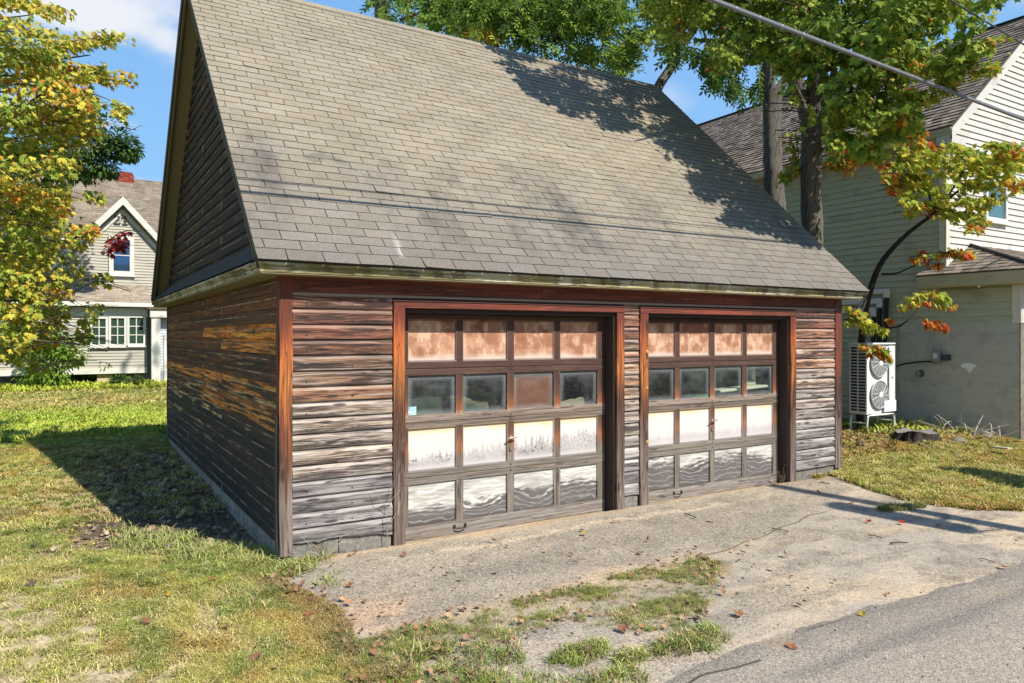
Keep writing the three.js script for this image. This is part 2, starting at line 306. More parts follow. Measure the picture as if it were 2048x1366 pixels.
{
  const pos = [], uv = [], idx = []; const xs = [], zs = [];
  for (let x = -260; x <= 260;) { xs.push(x); x += Math.abs(x) < 14 ? 0.4 : Math.abs(x) < 40 ? 3 : 20; }
  for (let z = -300; z <= 200;) { zs.push(z); z += z > -26 && z < 8 ? 0.4 : Math.abs(z) < 50 ? 3 : 20; }
  for (const z of zs) for (const x of xs) {
    const near = Math.hypot(x, z) < 30;
    let y = Math.max(-0.42, gy(x, z)) + (near ? (fbm(x * 0.9, z * 0.9, 3) - 0.5) * 0.05 : 0);
    const ds = Math.min(dPoly(x, z, SLAB), roadEdge(x) - z); y = mix(Math.max(-0.42, gy(x, z)) - 0.012, y, ss(0.3, 1.0, ds)); if (ds < -0.5) y -= 0.03;
    if (x > -0.3 && x < 7.9 && z < 0 && z > -8.2) y = -0.05;
    if (x > 8.4 && z < 0.2) y += 0.10 * ss(8.4, 11, x) * ss(0.2, -0.6, z);
    pos.push(x, y, z); uv.push((x + 9) / 24, (z + 19) / 24);
  }
  const n = xs.length;
  for (let j = 0; j < zs.length - 1; j++) for (let i = 0; i < n - 1; i++) { const a = j * n + i, b = a + 1, c = a + n, d = c + 1; idx.push(a, c, b, b, c, d); }
  const g = new THREE.BufferGeometry(); g.setAttribute('position', new THREE.Float32BufferAttribute(pos, 3)); g.setAttribute('uv', new THREE.Float32BufferAttribute(uv, 2)); g.setIndex(idx); g.computeVertexNormals();
  const gb = gritBump.clone(); gb.repeat.set(12, 12); gb.needsUpdate = true;
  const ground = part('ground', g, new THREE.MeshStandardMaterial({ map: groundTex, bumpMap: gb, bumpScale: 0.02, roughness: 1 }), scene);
  tag(ground, 'dry lawn soil with straw and bare patches', 'ground', null, 'structure');
}
// ---------------------------------------------------------------- the weathered wooden garage
const GW = 7.603, GD = 7.9, ZR = -3.98, SL = 0.96, YE = 2.544, ZE = 0.25, YR = YE + (ZE - ZR) * SL, XL = -0.255, XR = 7.9;
const P = 0.1345, Y0 = 0.145; // height of one course of siding, bottom of the lowest
const garage = thing('garage', 'weathered brown wooden two-door garage with steep grey shingle roof beside the driveway', 'garage');

// front wall map: u packs the three stretches of siding one after another
const FU = 2.2, FV = 2.5;
const packX = (x) => (x < 2 ? x : x < 5 ? x - 3.72 + 1.02 : x - 6.648 + 1.27);
const frontTex = tex(1536, 1536, (u, v) => {
  const X = u * FU, Y = v * FV, seg = X < 1.01 ? 0 : X < 1.26 ? 1 : 2;
  const i = Math.floor((Y - Y0) / P), b = (Y - Y0) - i * P, id = i * 7 + seg * 131 + 3;
  const w = wood(X, b - 0.06, id, 1.15), h1 = hash(id, 3), h2 = hash(id, 4);
  const y = Y + (h1 - 0.5) * 0.22 + (fbm(X * 1.7, Y * 5, 3) - 0.5) * 0.25;
  let lo = rgb(150, 143, 141), hi = rgb(190, 182, 180), dk = rgb(84, 78, 77);             // silver grey at the foot
  const tan = [rgb(152, 134, 118), rgb(204, 184, 160), rgb(74, 62, 54)], org = [rgb(164, 108, 74), rgb(206, 152, 110), rgb(84, 52, 38)], red = [rgb(122, 74, 58), rgb(168, 112, 90), rgb(64, 40, 34)];
  const a = ss(0.5, 0.95, y) * (0.5 + 0.5 * h2), o = ss(1.1, 1.5, y) * (0.4 + 0.6 * hash(id, 8)), r = ss(1.66, 1.98, y) * (0.45 + 0.55 * hash(id, 9));
  lo = mix3(mix3(mix3(lo, tan[0], a), org[0], o), red[0], r); hi = mix3(mix3(mix3(hi, tan[1], a), org[1], o), red[1], r); dk = mix3(mix3(mix3(dk, tan[2], a), org[2], o), red[2], r);
  const fine = clamp(0.5 + (fbm(X * 14, b * 330 + id, 2) - 0.5) * 2.2), tv = clamp(0.54 + (w.streak - 0.5) * 0.75 + (w.fib - 0.5) * 0.7 + (fine - 0.5) * 0.35 - w.g * 0.5 * mix(0.5, 1, h1));
  let c = tv < 0.5 ? mix3(dk, lo, tv * 2) : mix3(lo, hi, tv * 2 - 1);
  const dp = ss(0.54, 0.7, fbm(X * 2.6 + id, b * 24 + id * 3, 4)); c = mix3(c, mix3(dk, rgb(44, 38, 36), 0.5), dp * 0.75 * mix(0.5, 1, ss(0.6, 1.0, Y)));
  c = mix3(c, mix3(rgb(226, 220, 214), hi, r), ss(0.55, 0.7, fbm(X * 2.0 + id * 2, b * 26, 3)) * 0.5);
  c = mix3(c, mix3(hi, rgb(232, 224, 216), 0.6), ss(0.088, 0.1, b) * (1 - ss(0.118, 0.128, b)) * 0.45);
  c = mix3(c, rgb(48, 40, 38), Math.max(w.crack * 0.75, w.knot * 0.7));
  const nail = Math.hypot((X % 0.405) - 0.2, b - 0.03); if (nail < 0.007) c = rgb(40, 34, 32);
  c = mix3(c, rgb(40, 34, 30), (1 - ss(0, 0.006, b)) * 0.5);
  const k = 0.93 * mix(0.84, 1.08, h2);
  return [c[0] * k, c[1] * k, c[2] * k];
});
const frontBump = tex(1024, 1024, (u, v) => { const X = u * FU, Y = v * FV, i = Math.floor((Y - Y0) / P), b = (Y - Y0) - i * P, w = wood(X, b - 0.06, i * 7 + (X < 1.01 ? 0 : X < 1.26 ? 1 : 2) * 131 + 3, 1.15); return 0.75 - 0.3 * w.g - 0.3 * w.fib * 0.6 - 0.5 * w.crack; }, { srgb: false });
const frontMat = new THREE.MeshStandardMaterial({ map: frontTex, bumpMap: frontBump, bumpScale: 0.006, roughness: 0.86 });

// left wall and gable map: dark stain worn off in places to amber wood
const LV = 7.2;
const leftTex = tex(2048, 2048, (u, v) => {
  const A = u * 8.2, Y = v * 6.8, i = Math.floor((Y - Y0) / P), b = (Y - Y0) - i * P;
  const js = [2.66, 4.01, 5.37]; let s = 0; for (const q of js) if (A > q) s++;
  const cut = js[((i % 3) + 3) % 3], id = i * 5 + (A > cut ? 400 : 0) + 900, w = wood(A, b - 0.06, id, 0.7);
  const h1 = hash(id, 3), h2 = hash(id, 14), wear = fbm(A * 1.4 + 3, Y * 2.2 + 1, 4), flake = fbm(A * 1.5 + id * 1.7, b * 44 + id, 4);
  const y = Y + (h1 - 0.5) * 0.35;
  const amber = mix3(rgb(255, 168, 54), rgb(216, 116, 34), w.streak), brown = mix3(rgb(164, 90, 36), rgb(78, 44, 22), w.streak), black = mix3(mix3(rgb(44, 33, 24), rgb(16, 12, 9), w.fib), rgb(116, 90, 60), ss(0.62, 0.8, fbm(A * 2.2 + id, b * 75 + id, 4)) * 0.75);
  const zoneA = ss(0.95, 1.35, y) * (1 - ss(1.85, 2.15, y)), top = ss(1.6, 1.95, y) * (1 - ss(2.5, 2.62, Y));
  let am = zoneA * ss(0.3, 0.75, h2 + (wear - 0.5) * 0.25) * 0.95 + 0.16 * top * h1, br = Math.max(top * 0.95, zoneA * 0.9, 0.3 * ss(0.5, 0.9, y) * h1);
  if (Y > 2.62) { am = 0.02; br = 0.08 + 0.4 * ss(0.6, 0.9, h2); }
  let c = mix3(black, brown, clamp(br * (0.4 + 0.9 * w.streak)));
  c = mix3(c, amber, clamp(am));
  c = mix3(c, black, ss(0.5, 0.62, flake) * (0.8 - 0.45 * top));
  const pale = ss(0.53, 0.64, fbm(A * 1.6 + 50, b * 46 + id * 3, 4)) * ss(0.35, 0.9, Y) * (1 - ss(1.5, 1.85, y)) * ss(0.25, 0.7, hash(id, 77) + (wear - 0.5));
  c = mix3(c, rgb(214, 176, 112), pale * 0.9);
  c = mix3(c, rgb(20, 17, 15), Math.max(w.crack * 0.6, w.knot * 0.6, w.g * 0.3));
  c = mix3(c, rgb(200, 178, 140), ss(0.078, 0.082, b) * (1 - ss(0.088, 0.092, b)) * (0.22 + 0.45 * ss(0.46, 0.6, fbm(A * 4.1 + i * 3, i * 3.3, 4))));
  const k = 1.05 * (0.8 + 0.4 * w.fib);
  return [c[0] * k, c[1] * k, c[2] * k];
});
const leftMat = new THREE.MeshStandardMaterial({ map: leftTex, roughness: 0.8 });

// a siding board: flat face with a cove along its top; put(a, y, out) places it on its wall
const PROFILE = [[0, 0.002], [0, 0.0185], [0.084, 0.019], [0.092, 0.0165], [0.101, 0.0105], [0.109, 0.0065], [0.12, 0.0045], [0.148, 0.0035]];
function board(a0, a1, y, put, fuv, { wave = 0, cup = 0.0015, seed = 1, clip = null } = {}) {
  const n = Math.max(1, Math.ceil((a1 - a0) / 0.45)) * (wave ? 4 : 1), pos = [], uv = [];
  const pt = (a, k) => {
    let [py, po] = PROFILE[k]; const bend = (vn(a * 1.1 + seed * 3.3, seed) - 0.5) * 2 * cup;
    if (wave && k < 2) py -= wave * (vn(a * 4.2 + 2, seed) - 0.35) + wave * 0.4 * (vn(a * 19, seed) - 0.5);
    if (k > 0 && k < 3) po += bend + 0.001 * hash(seed, 5);
    return [a, y + py + (k < 3 && k > 0 ? bend * 0.6 : 0), po];
  };
  for (let i = 0; i < n; i++) for (let k = 0; k < PROFILE.length - 1; k++) {
    const aa = mix(a0, a1, i / n), ab = mix(a0, a1, (i + 1) / n), q = [pt(aa, k), pt(ab, k), pt(ab, k + 1), pt(aa, k + 1)];
    if (clip) for (const p of q) p[0] = clip(p[0], p[1]);
    for (const j of [0, 1, 2, 0, 2, 3]) { pos.push(...put(...q[j])); uv.push(...fuv(q[j][0], q[j][1])); }
  }
  for (const [a, rev] of [[a0, 1], [a1, 0]]) for (let k = 1; k < PROFILE.length - 1; k++) { // ends
    const p = pt(a, k), q = pt(a, k + 1); if (clip) { p[0] = clip(p[0], p[1]); q[0] = clip(q[0], q[1]); }
    const base = [p[0], p[1], 0.002], top = [q[0], q[1], 0.002], f = rev ? [base, p, q, base, q, top] : [p, base, q, q, base, top];
    for (const r of f) { pos.push(...put(...r)); uv.push(...fuv(r[0], r[1])); }
  }
  const g = new THREE.BufferGeometry(); g.setAttribute('position', new THREE.Float32BufferAttribute(pos, 3)); g.setAttribute('uv', new THREE.Float32BufferAttribute(uv, 2)); g.computeVertexNormals(); return g;
}
const putF = (a, y, o) => [a, y, o], putL = (a, y, o) => [-o, y, -a];
const uvF = (a, y) => [packX(a) / FU, y / FV], uvL = (a, y) => [a / 8.2, y / 6.8];
for (const [a0, a1] of [[0.084, 0.985], [3.725, 3.94], [6.655, 7.486]]) for (let i = 0; i < 16; i++)
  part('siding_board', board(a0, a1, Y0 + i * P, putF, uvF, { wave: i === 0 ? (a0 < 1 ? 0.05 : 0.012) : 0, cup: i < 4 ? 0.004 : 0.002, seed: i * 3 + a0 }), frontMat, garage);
for (let i = 0; i < 17; i++) {
  const cut = [2.66, 4.01, 5.37][i % 3], y = Y0 + i * P;
  part('siding_board', board(0.03, cut, y, putL, uvL, { seed: i + 60, cup: 0.003 }), leftMat, garage);
  part('siding_board', board(cut + 0.004, GD, y, putL, uvL, { seed: i + 90, cup: 0.003 }), leftMat, garage);
}
const under = (z) => YE + SL * (z > ZR ? ZE - z : z - (2 * ZR - ZE)) - 0.16; // underside of the roof at the wall
for (let i = 17; ; i++) {
  const y = Y0 + i * P; if (y < 2.7) continue; if (y > YR - 0.45) break;
  const half = (YR - 0.16 - y) / SL, lo = (yy) => -ZR - (YR - 0.17 - yy) / SL, hi = (yy) => -ZR + (YR - 0.17 - yy) / SL;
  const clip = (a, yy) => Math.min(Math.max(a, Math.max(0, lo(yy))), Math.min(GD, hi(yy)));
  const cut = [2.66, 4.01, 5.37][i % 3], l = Math.max(0, -ZR - half), r = Math.min(GD, -ZR + half);
  if (cut > l + 0.2 && cut < r - 0.2) { part('gable_board', board(l, cut, y, putL, uvL, { seed: i + 160, clip }), leftMat, garage); part('gable_board', board(cut + 0.004, r, y, putL, uvL, { seed: i + 190, clip }), leftMat, garage); }
  else part('gable_board', board(l, r, y, putL, uvL, { seed: i + 220, clip }), leftMat, garage);
}
// pale slips of old filler left at the butt joints
{
  const m = std('#b9ad98', 0.8), r = rng(77);
  for (let i = 0; i < 42; i++) {
    const cut = [2.66, 4.01, 5.37][i % 3], y = Y0 + i * P; if (i > 16 && y < 2.75) continue; if (r() > 0.62) continue;
    if (y > under(-cut) - 0.2) continue;
    const h = 0.05 + 0.05 * r(), g = box(-0.0235, -0.012, y + 0.008, y + 0.008 + h, -cut - 0.006, -cut + 0.004); part('joint_strip', jitter(g, 0.003, i), m, garage);
  }
}
// walls behind the boards, closed on all sides but the two door openings
const darkWood = std('#4a3b30', 0.9), innerWood = std('#5d4a3a', 0.9);
part('wall', merge([
  box(0.0, 0.99, 0.157, 2.5, -0.1, 0.002), box(3.72, 3.945, 0.157, 2.5, -0.1, 0.002), box(6.65, GW, 0.157, 2.5, -0.1, 0.002), box(0.99, 3.72, 2.175, 2.5, -0.1, 0.002), box(3.945, 6.65, 2.175, 2.5, -0.1, 0.002),
  box(0.0, 0.1, 0.162, 2.5, -GD, -0.1), box(GW - 0.1, GW, 0.0, 2.5, -GD, -0.1), box(0.1, GW - 0.1, 0, 2.5, -GD, -GD + 0.1)]), darkWood, garage);
{ // the gable ends above the eaves, as thick slabs
  const s = new THREE.Shape([[0, 2.5], [-GD, 2.5], [-GD, 2.6], [ZR, YR - 0.2], [0, 2.6]].map(([z, y]) => new THREE.Vector2(-z, y)));
  for (const x of [0.0, GW - 0.1]) { const g = new THREE.ExtrudeGeometry(s, { depth: 0.098, bevelEnabled: false }); g.rotateY(Math.PI / 2); g.translate(x, 0, 0); part('gable_wall', g, darkWood, garage); }
  part('floor_slab', box(0.1, GW - 0.1, -0.06, -0.005, -GD + 0.1, -0.2), std('#6d675f', 0.95), garage);
  part('loft_floor', box(0.1, GW - 0.1, 2.42, 2.46, -GD + 0.1, -0.1), innerWood, garage);
}
// concrete block footing
const blockTex = tex(512, 512, (u, v) => { const n = fbm(u * 6, v * 6, 4), f = fbm(u * 70, v * 70, 3), st = ss(0.55, 0.75, fbm(u * 9 + 4, v * 2, 3)); let c = mix3(rgb(138, 134, 126), rgb(112, 108, 100), n); c = mix3(c, rgb(86, 78, 64), st * 0.5); const k = 0.75 + 0.45 * f; return [c[0] * k, c[1] * k, c[2] * k]; }, { wrap: 'repeat' });
const blockMat = new THREE.MeshStandardMaterial({ map: blockTex, roughness: 0.95, bumpMap: blockTex, bumpScale: 0.006 });
const sideBlockMat = blockMat.clone(); sideBlockMat.color.setRGB(1.5, 1.45, 1.32);
function block(x0, x1, y0, y1, z0, z1, seed) { const g = jitter(box(x0, x1, y0, y1, z0, z1, 0.006), 0.003, seed); const o = hash(seed, 2) * 9; return uvPlanar(g, (x, y, z) => [(x + z) * 0.9 + o, y * 0.9 + o]); }
{
  let k = 0;
  for (const [a, b] of [[0, 0.985], [3.73, 3.94], [6.66, GW]]) { const n = Math.max(1, Math.round((b - a) / 0.4)); for (let i = 0; i < n; i++) part('footing_block', block(mix(a, b, i / n) + 0.003, mix(a, b, (i + 1) / n) - 0.003, -0.35, 0.155, -0.19, -0.004 + 0.003 * hash(k, 3), ++k), blockMat, garage); }
  const zs = []; for (let z = -0.195; z > -GD; z -= 0.405) zs.push(z);
  for (const z of zs) part('footing_block', block(0.004 - 0.003 * hash(k, 4), 0.2, -0.3, 0.16, Math.max(z - 0.399, -GD), z - 0.003, ++k), sideBlockMat, garage);
}
// trim: grain runs up; orange under the eaves, black and grey towards the ground
const trimTex = tex(768, 1536, (u, v) => {
  const col = Math.floor(u * 6), b = (u * 6 - col) * 0.115, Y = v * 2.5, w = wood(Y, b - 0.055, col * 17 + 5, col === 3 ? 1.6 : 0.5), h = hash(col, 5);
  const y = Y + (fbm(b * 60 + col * 9, Y * 1.1, 3) - 0.5) * 0.9;
  let c = mix3(rgb(206, 108, 44), rgb(160, 76, 34), w.streak * 0.9);
  c = mix3(c, rgb(104, 44, 28), ss(1.8, 2.15, y * 0.4 + Y * 0.6) * 0.85);
  if (col === 5) c = mix3(c, rgb(106, 50, 38), 0.75);
  const gold = Math.exp(-(((Y - 1.5) / 0.28) ** 2)) * (col === 5 ? 0 : 1); c = mix3(c, rgb(220, 142, 62), gold * 0.6);
  const blk = 1 - ss(1.0, 1.6, y), gry = 1 - ss(0.45, 1.15, y);
  c = mix3(c, rgb(62, 46, 38), blk * (0.7 + 0.3 * w.g)); c = mix3(c, mix3(rgb(158, 146, 138), rgb(98, 86, 78), w.streak), gry * 0.85);
  c = mix3(c, rgb(70, 38, 24), w.g * 0.4); c = mix3(c, rgb(34, 24, 20), Math.max(w.crack * 0.5, w.knot * 0.6));
  c = mix3(c, rgb(40, 26, 20), ss(0.62, 0.72, fbm(b * 150, Y * 2.5 + col, 3)) * ss(0.5, 0.8, Y) * (1 - ss(1.5, 1.9, Y)) * 0.8);
  const k = 0.92 * (0.82 + 0.36 * w.fib); return [c[0] * k, c[1] * k, c[2] * k];
});
const trimMat = new THREE.MeshStandardMaterial({ map: trimTex, roughness: 0.72, bumpMap: trimTex, bumpScale: 0.004 });
function post(col, x0, x1, y0, y1, z0, z1, seed = 1, amt = 0.0025) { const g = jitter(box(x0, x1, y0, y1, z0, z1, 0.004).toNonIndexed(), amt, seed + col * 3); return uvPlanar(g, (x, y, z) => [(col + 0.04 + 0.92 * clamp((x - x0 + (z1 - z) * 0.9) / (x1 - x0 + (z1 - z0) * 0.9))) / 6, clamp(y / 2.5, 0.002, 0.998)]); }
// split tall posts into several boxes high so that they can bow a little
function tallPost(col, x0, x1, y0, y1, z0, z1, seed) {
  const n = 14, g = new RoundedBoxGeometry(x1 - x0, y1 - y0, z1 - z0, 1, 0.005).toNonIndexed(); g.translate((x0 + x1) / 2, (y0 + y1) / 2, (z0 + z1) / 2);
  const s = new THREE.BoxGeometry(x1 - x0, y1 - y0, z1 - z0, 2, n, 1).toNonIndexed(); s.translate((x0 + x1) / 2, (y0 + y1) / 2, (z0 + z1) / 2);
  return uvPlanar(jitter(s, 0.004, seed), (x, y, z) => [(col + 0.04 + 0.92 * clamp((x - x0 + (z1 - z) * 0.9) / (x1 - x0 + (z1 - z0) * 0.9))) / 6, clamp(y / 2.5, 0.002, 0.998)]);
}
part('corner_board', tallPost(0, -0.026, 0.082, 0.06, 2.43, -0.002, 0.026, 1), trimMat, garage);
part('corner_board', tallPost(5, -0.028, -0.006, 0.14, 2.43, -0.09, -0.004, 2), trimMat, garage);
part('corner_board', tallPost(5, 7.49, GW + 0.024, 0.1, 2.43, -0.02, 0.028, 3), trimMat, garage);
part('corner_board', tallPost(5, -0.026, -0.002, 0.12, 2.43, -GD - 0.02, -GD + 0.06, 4), trimMat, garage);
part('loose_board', jitter(uvPlanar(box(-0.04, -0.027, 0.1, 1.25, -0.075, -0.012), (x, y) => [5.2 / 6, clamp(y / 2.5)]), 0.006, 5), std('#4d463f', 0.85), garage);
const redTex = tex(1024, 128, (u, v) => { const A = u * 7.6, b = v * 0.16, w = wood(A, b - 0.07, 801 + Math.floor(A / 2.9), 0.8); let c = mix3(rgb(122, 58, 40), rgb(84, 42, 32), w.streak); c = mix3(c, rgb(44, 26, 22), w.g * 0.55 + w.crack * 0.4 + w.knot * 0.4); c = mix3(c, rgb(160, 86, 60), ss(0.6, 0.75, fbm(A * 3, b * 40, 3)) * 0.5); return c; });
const redMat = new THREE.MeshStandardMaterial({ map: redTex, roughness: 0.82 });
for (const [a, b] of [[0.083, 2.62], [2.624, 5.3], [5.304, 7.489]]) part('frieze_board', uvPlanar(box(a, b, 2.29, 2.432, -0.002, 0.019, 0.003), (x, y) => [x / 7.6, (y - 2.28) / 0.16]), redMat, garage);
part('frieze_moulding', uvPlanar(jitter(box(0.083, 7.489, 2.268, 2.293, 0.0, 0.03, 0.006), 0.003, 3), (x, y) => [x / 7.6, (y - 2.2) / 0.2]), std('#8d7a6c', 0.85), garage);
for (const [a, b] of [[0.99, 3.72], [3.95, 6.65]]) part('wall_board', uvPlanar(box(a, b, 2.2, 2.268, 0.003, 0.012), (x, y) => [x / 7.6, (y - 2.1) / 0.2]), std('#3f2a24', 0.85), garage);

// door openings: trim, jambs, doors
const goldKnots = 3;
function opening(k, dx) {
  const x0 = 0.995 + (k ? 2.957 : 0), x1 = k ? 6.65 : 3.72, L = k ? 4.072 : 1.103, Rr = k ? 6.545 : 3.616;
  part('door_trim', tallPost(k ? 3 : 1, x0, L, -0.005, 2.175, -0.004, 0.03, 11 + k), trimMat, garage);
  part('door_trim', tallPost(k ? 4 : 2, Rr, x1, -0.005, 2.175, -0.004, 0.03, 21 + k), trimMat, garage);
  part('door_trim', uvPlanar(jitter(box(x0, x1, 2.177, 2.236, 0.0, 0.032, 0.004), 0.0015, 31 + k), (x, y) => [x / 7.6, (y - 2.17) / 0.08]), new THREE.MeshStandardMaterial({ map: redTex, color: new THREE.Color(1.15, 1.0, 0.92), roughness: 0.8 }), garage);
  part('drip_cap', jitter(box(x0 - 0.01, x1 + 0.01, 2.238, 2.25, 0.0, 0.04, 0.003), 0.001, 41 + k), std('#5a3a30', 0.8), garage);
  // jambs line the opening back to the door
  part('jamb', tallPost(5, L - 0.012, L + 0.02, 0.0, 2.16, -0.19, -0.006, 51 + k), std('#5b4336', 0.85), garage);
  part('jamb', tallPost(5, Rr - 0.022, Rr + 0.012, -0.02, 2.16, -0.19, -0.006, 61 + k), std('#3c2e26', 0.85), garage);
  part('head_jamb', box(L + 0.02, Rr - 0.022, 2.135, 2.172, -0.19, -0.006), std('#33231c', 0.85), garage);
  part('threshold', jitter(box(L, Rr, -0.3, -0.028, -0.24, -0.02), 0.006, 71 + k), std('#94836a', 0.95), garage);
}
opening(0); opening(1);
if (goldKnots) { const m = std('#b98a4c', 0.6); for (const [y, s] of [[1.74, 1], [1.33, 0.8], [0.72, 0.8]]) { const g = new THREE.SphereGeometry(0.02 * s, 8, 6); g.scale(1.1, 1.3, 0.6); g.translate(4.05, y, 0.03); part('burl', g, m, garage); } }

const DY = [-0.03, 0.565, 1.092, 1.607, 2.132]; // section joints of a door
const PY = [[0.118, 0.502], [0.631, 1.03], [1.158, 1.54], [1.68, 2.07]], PX = [[1.216, 1.717], [1.803, 2.306], [2.395, 2.889], [2.98, 3.476]];
function doorTex(k) {
  return tex(1280, 1120, (u, v) => {
    const x = 1.1 + u * 2.52, y = -0.05 + v * 2.2, X = x + k * 31;
    let row = -1, col = -1; PY.forEach(([a, b], i) => { if (y > a - 0.012 && y < b + 0.012) row = i; }); PX.forEach(([a, b], i) => { if (x > a - 0.006 && x < b + 0.006) col = i; });
    let c;
    if (row >= 0 && col >= 0 && row !== 2) {
      const [a, b] = PY[row], t = (y - a) / (b - a), s = (x - PX[col][0]) / 0.5, id = k * 9 + col;
      if (row === 3) { // stained ply
        const n = fbm(X * 5.2 + col * 7, y * 8, 5), st = fbm(X * 15, y * 8 + 3, 5);
        c = mix3(rgb(190, 146, 116), rgb(154, 106, 80), ss(0.36, 0.64, n));
        c = mix3(c, rgb(216, 184, 156), ss(0.48, 0.7, st + 0.08 * (1 - Math.abs(t - 0.4) * 2)) * 0.65);
        c = mix3(c, rgb(148, 96, 70), ss(0.5, 0.62, fbm(X * 22, y * 16, 3)) * 0.35);
        c = mix3(c, rgb(120, 66, 46), ss(0.55, 0.7, fbm(X * 6 + 60, y * 7, 4)) * ss(0.35, 0.8, t) * 0.7);
        c = mix3(c, rgb(206, 190, 178), (1 - ss(0.03, 0.2, t + (n - 0.5) * 0.12)) * 0.85);
        c = mix3(c, rgb(200, 176, 160), ss(0.46, 0.5, Math.abs(s - 0.5)) * 0.5);
      } else if (row === 1) { // white paint, mildew creeping up from the bottom edge
        c = mix3(rgb(216, 213, 207), rgb(204, 200, 192), fbm(X * 3, y * 3, 4));
        c = mix3(c, rgb(226, 192, 138), ss(0.8, 1.02, t + (fbm(X * 5, 3, 3) - 0.5) * 0.18) * 0.75);
        const spike = Math.pow(fbm(X * 46 + id * 5, 2 + y * 2, 3), 1.5), top = (k ? 0.24 : 0.3) + 0.2 * hash(id, 71) + 0.18 * (fbm(X * 5 + id, 3, 2) - 0.5) + spike * (k ? 0.35 : 0.55) - 0.14 + (col === 3 && !k ? 0.14 : 0);
        const m = (1 - ss(top - 0.2, top, t)) * ss(0.03, 0.18, t), dot = ss(0.4, 0.66, fbm(X * 130, y * 90, 3));
        c = mix3(c, k ? rgb(178, 160, 168) : rgb(126, 116, 118), m * (0.3 + 0.55 * dot) * (k ? 0.75 : 0.9) * mix(0.6, 1, hash(id, 72)));
        c = mix3(c, rgb(66, 60, 62), k ? 0 : ss(0.54, 0.64, fbm(X * 70, y * 75, 2)) * Math.exp(-(((t - 0.14 - 0.12 * vn(X * 7, id)) / 0.08) ** 2)) * 0.8 * ss(0.2, 0.6, vn(X * 5, id + 4)));
        c = mix3(c, rgb(168, 160, 160), (1 - ss(0.0, 0.42, t + (fbm(X * 9, y * 6, 3) - 0.5) * 0.3)) * (k ? 0.4 : 0.55)); c = mix3(c, rgb(200, 194, 192), (1 - ss(0.0, 0.1, t)) * 0.6);
      } else { // bare ply showing through the paint: bold cathedral grain
        const wx = fbm(x * 1.3 + k * 9 + col * 5.3, y * 3.4, 3), wy = fbm(x * 4.2 + 20 + id * 1.7, y * 5, 3);
        const kn = Math.hypot((s - 0.45 - 0.2 * hash(id, 4)) / 0.35, (t - 0.3) / 0.22), f = y * 17 + wx * 2.2 + wy * 1.8 + Math.exp(-kn * kn) * (hash(id, 6) > 0.6 ? 1.2 : 0.1) + Math.sin(x * 2.1 + id * 2) * 0.12 + (fbm(x * 16, y * 30, 2) - 0.5) * 0.5, fr = f - Math.floor(f);
        const line = ss(0.0, 0.3, fr) * (1 - ss(0.78, 0.88, fr)), paint = ss(0.4, 0.6, t + (wx - 0.5) * 0.9 + (fr - 0.5) * 0.2 + (hash(id, 31) - 0.5) * 0.35 + (k ? -0.06 : 0.06) + (fbm(x * 14, y * 40, 3) - 0.5) * 0.35);
        const fl = clamp(0.5 + (fbm(x * 9, y * 130, 3) - 0.5) * 2), ply = mix3(rgb(134, 128, 124), mix3(rgb(104, 100, 98), rgb(66, 63, 63), fl), ss(0.05, 0.6, line) * mix(0.45, 1, fbm(x * 2.6 + id, y * 9, 2)));
        c = mix3(ply, mix3(rgb(216, 212, 202), rgb(184, 180, 172), ss(0.3, 0.7, fbm(x * 5, y * 16, 4))), paint * (1 - 0.35 * line * ss(0.5, 0.2, paint - 0.4)));
        c = mix3(c, rgb(120, 118, 114), line * paint * 0.22);
        c = c.map((q) => q * (0.9 + 0.2 * fl));
      }
      const e = Math.min(s, 1 - s) * 0.5, ee = Math.min(e, (b - y), (y - a)); c = mix3(c, rgb(60, 48, 42), (1 - ss(0.0, 0.008, ee)) * 0.5);
    } else { // frame
      const upright = !(row === -1) && col === -1, a = upright ? y : x, b = upright ? x % 0.13 : y % 0.13, w = wood(a, b - 0.06, (upright ? 40 : 60) + Math.floor((upright ? x : y) / 0.13) + k * 200, 0.6);
      const gy_ = y + (fbm(x * 2, y * 3, 3) - 0.5) * 0.2, top = ss(1.2, 1.75, gy_);
      let hi = mix3(rgb(156, 145, 132), rgb(118, 80, 60), upright ? ss(0.62, 0.95, gy_) : ss(0.95, 1.5, gy_) * 0.7), dk = mix3(rgb(74, 65, 56), rgb(50, 34, 27), ss(0.7, 1.2, gy_));
      hi = mix3(hi, rgb(84, 54, 46), top * 0.8);
      c = mix3(hi, dk, 0.25 + 0.6 * w.streak * (0.5 + 0.5 * w.g) );
      if (upright && row >= 1) { const t = (y - PY[row][0]) / 0.4; c = mix3(c, rgb(176, 98, 52), Math.exp(-(((t - (row === 2 ? 0.12 : 0.5)) / 0.22) ** 2)) * (row === 3 ? 0.1 : 0.55)); c = mix3(c, rgb(190, 168, 150), row === 2 ? (1 - ss(0.0, 0.12, t)) * 0.6 : 0); }
      if (!upright && y < 0.12) c = mix3(c, rgb(178, 170, 166), 0.5 * ss(0.4, 0.6, w.streak));
      if (!upright && y > 1.09 && y < 1.17) c = mix3(c, rgb(176, 160, 148), 0.55 * ss(0.3, 0.6, w.streak));
      c = mix3(c, rgb(40, 32, 30), Math.max(w.crack * 0.6, w.knot * 0.4));
      c = c.map((q) => q * (0.86 + 0.28 * w.fib));
    }
    return c;
  });
}
const uvD = (dx) => (x, y) => [clamp((x - dx - 1.1) / 2.52), clamp((y + 0.05) / 2.2)];
const brass = new THREE.MeshStandardMaterial({ color: '#b8b4ac', roughness: 0.35, metalness: 0.9 }), rust = std('#4c3a30', 0.6, { metalness: 0.5 });
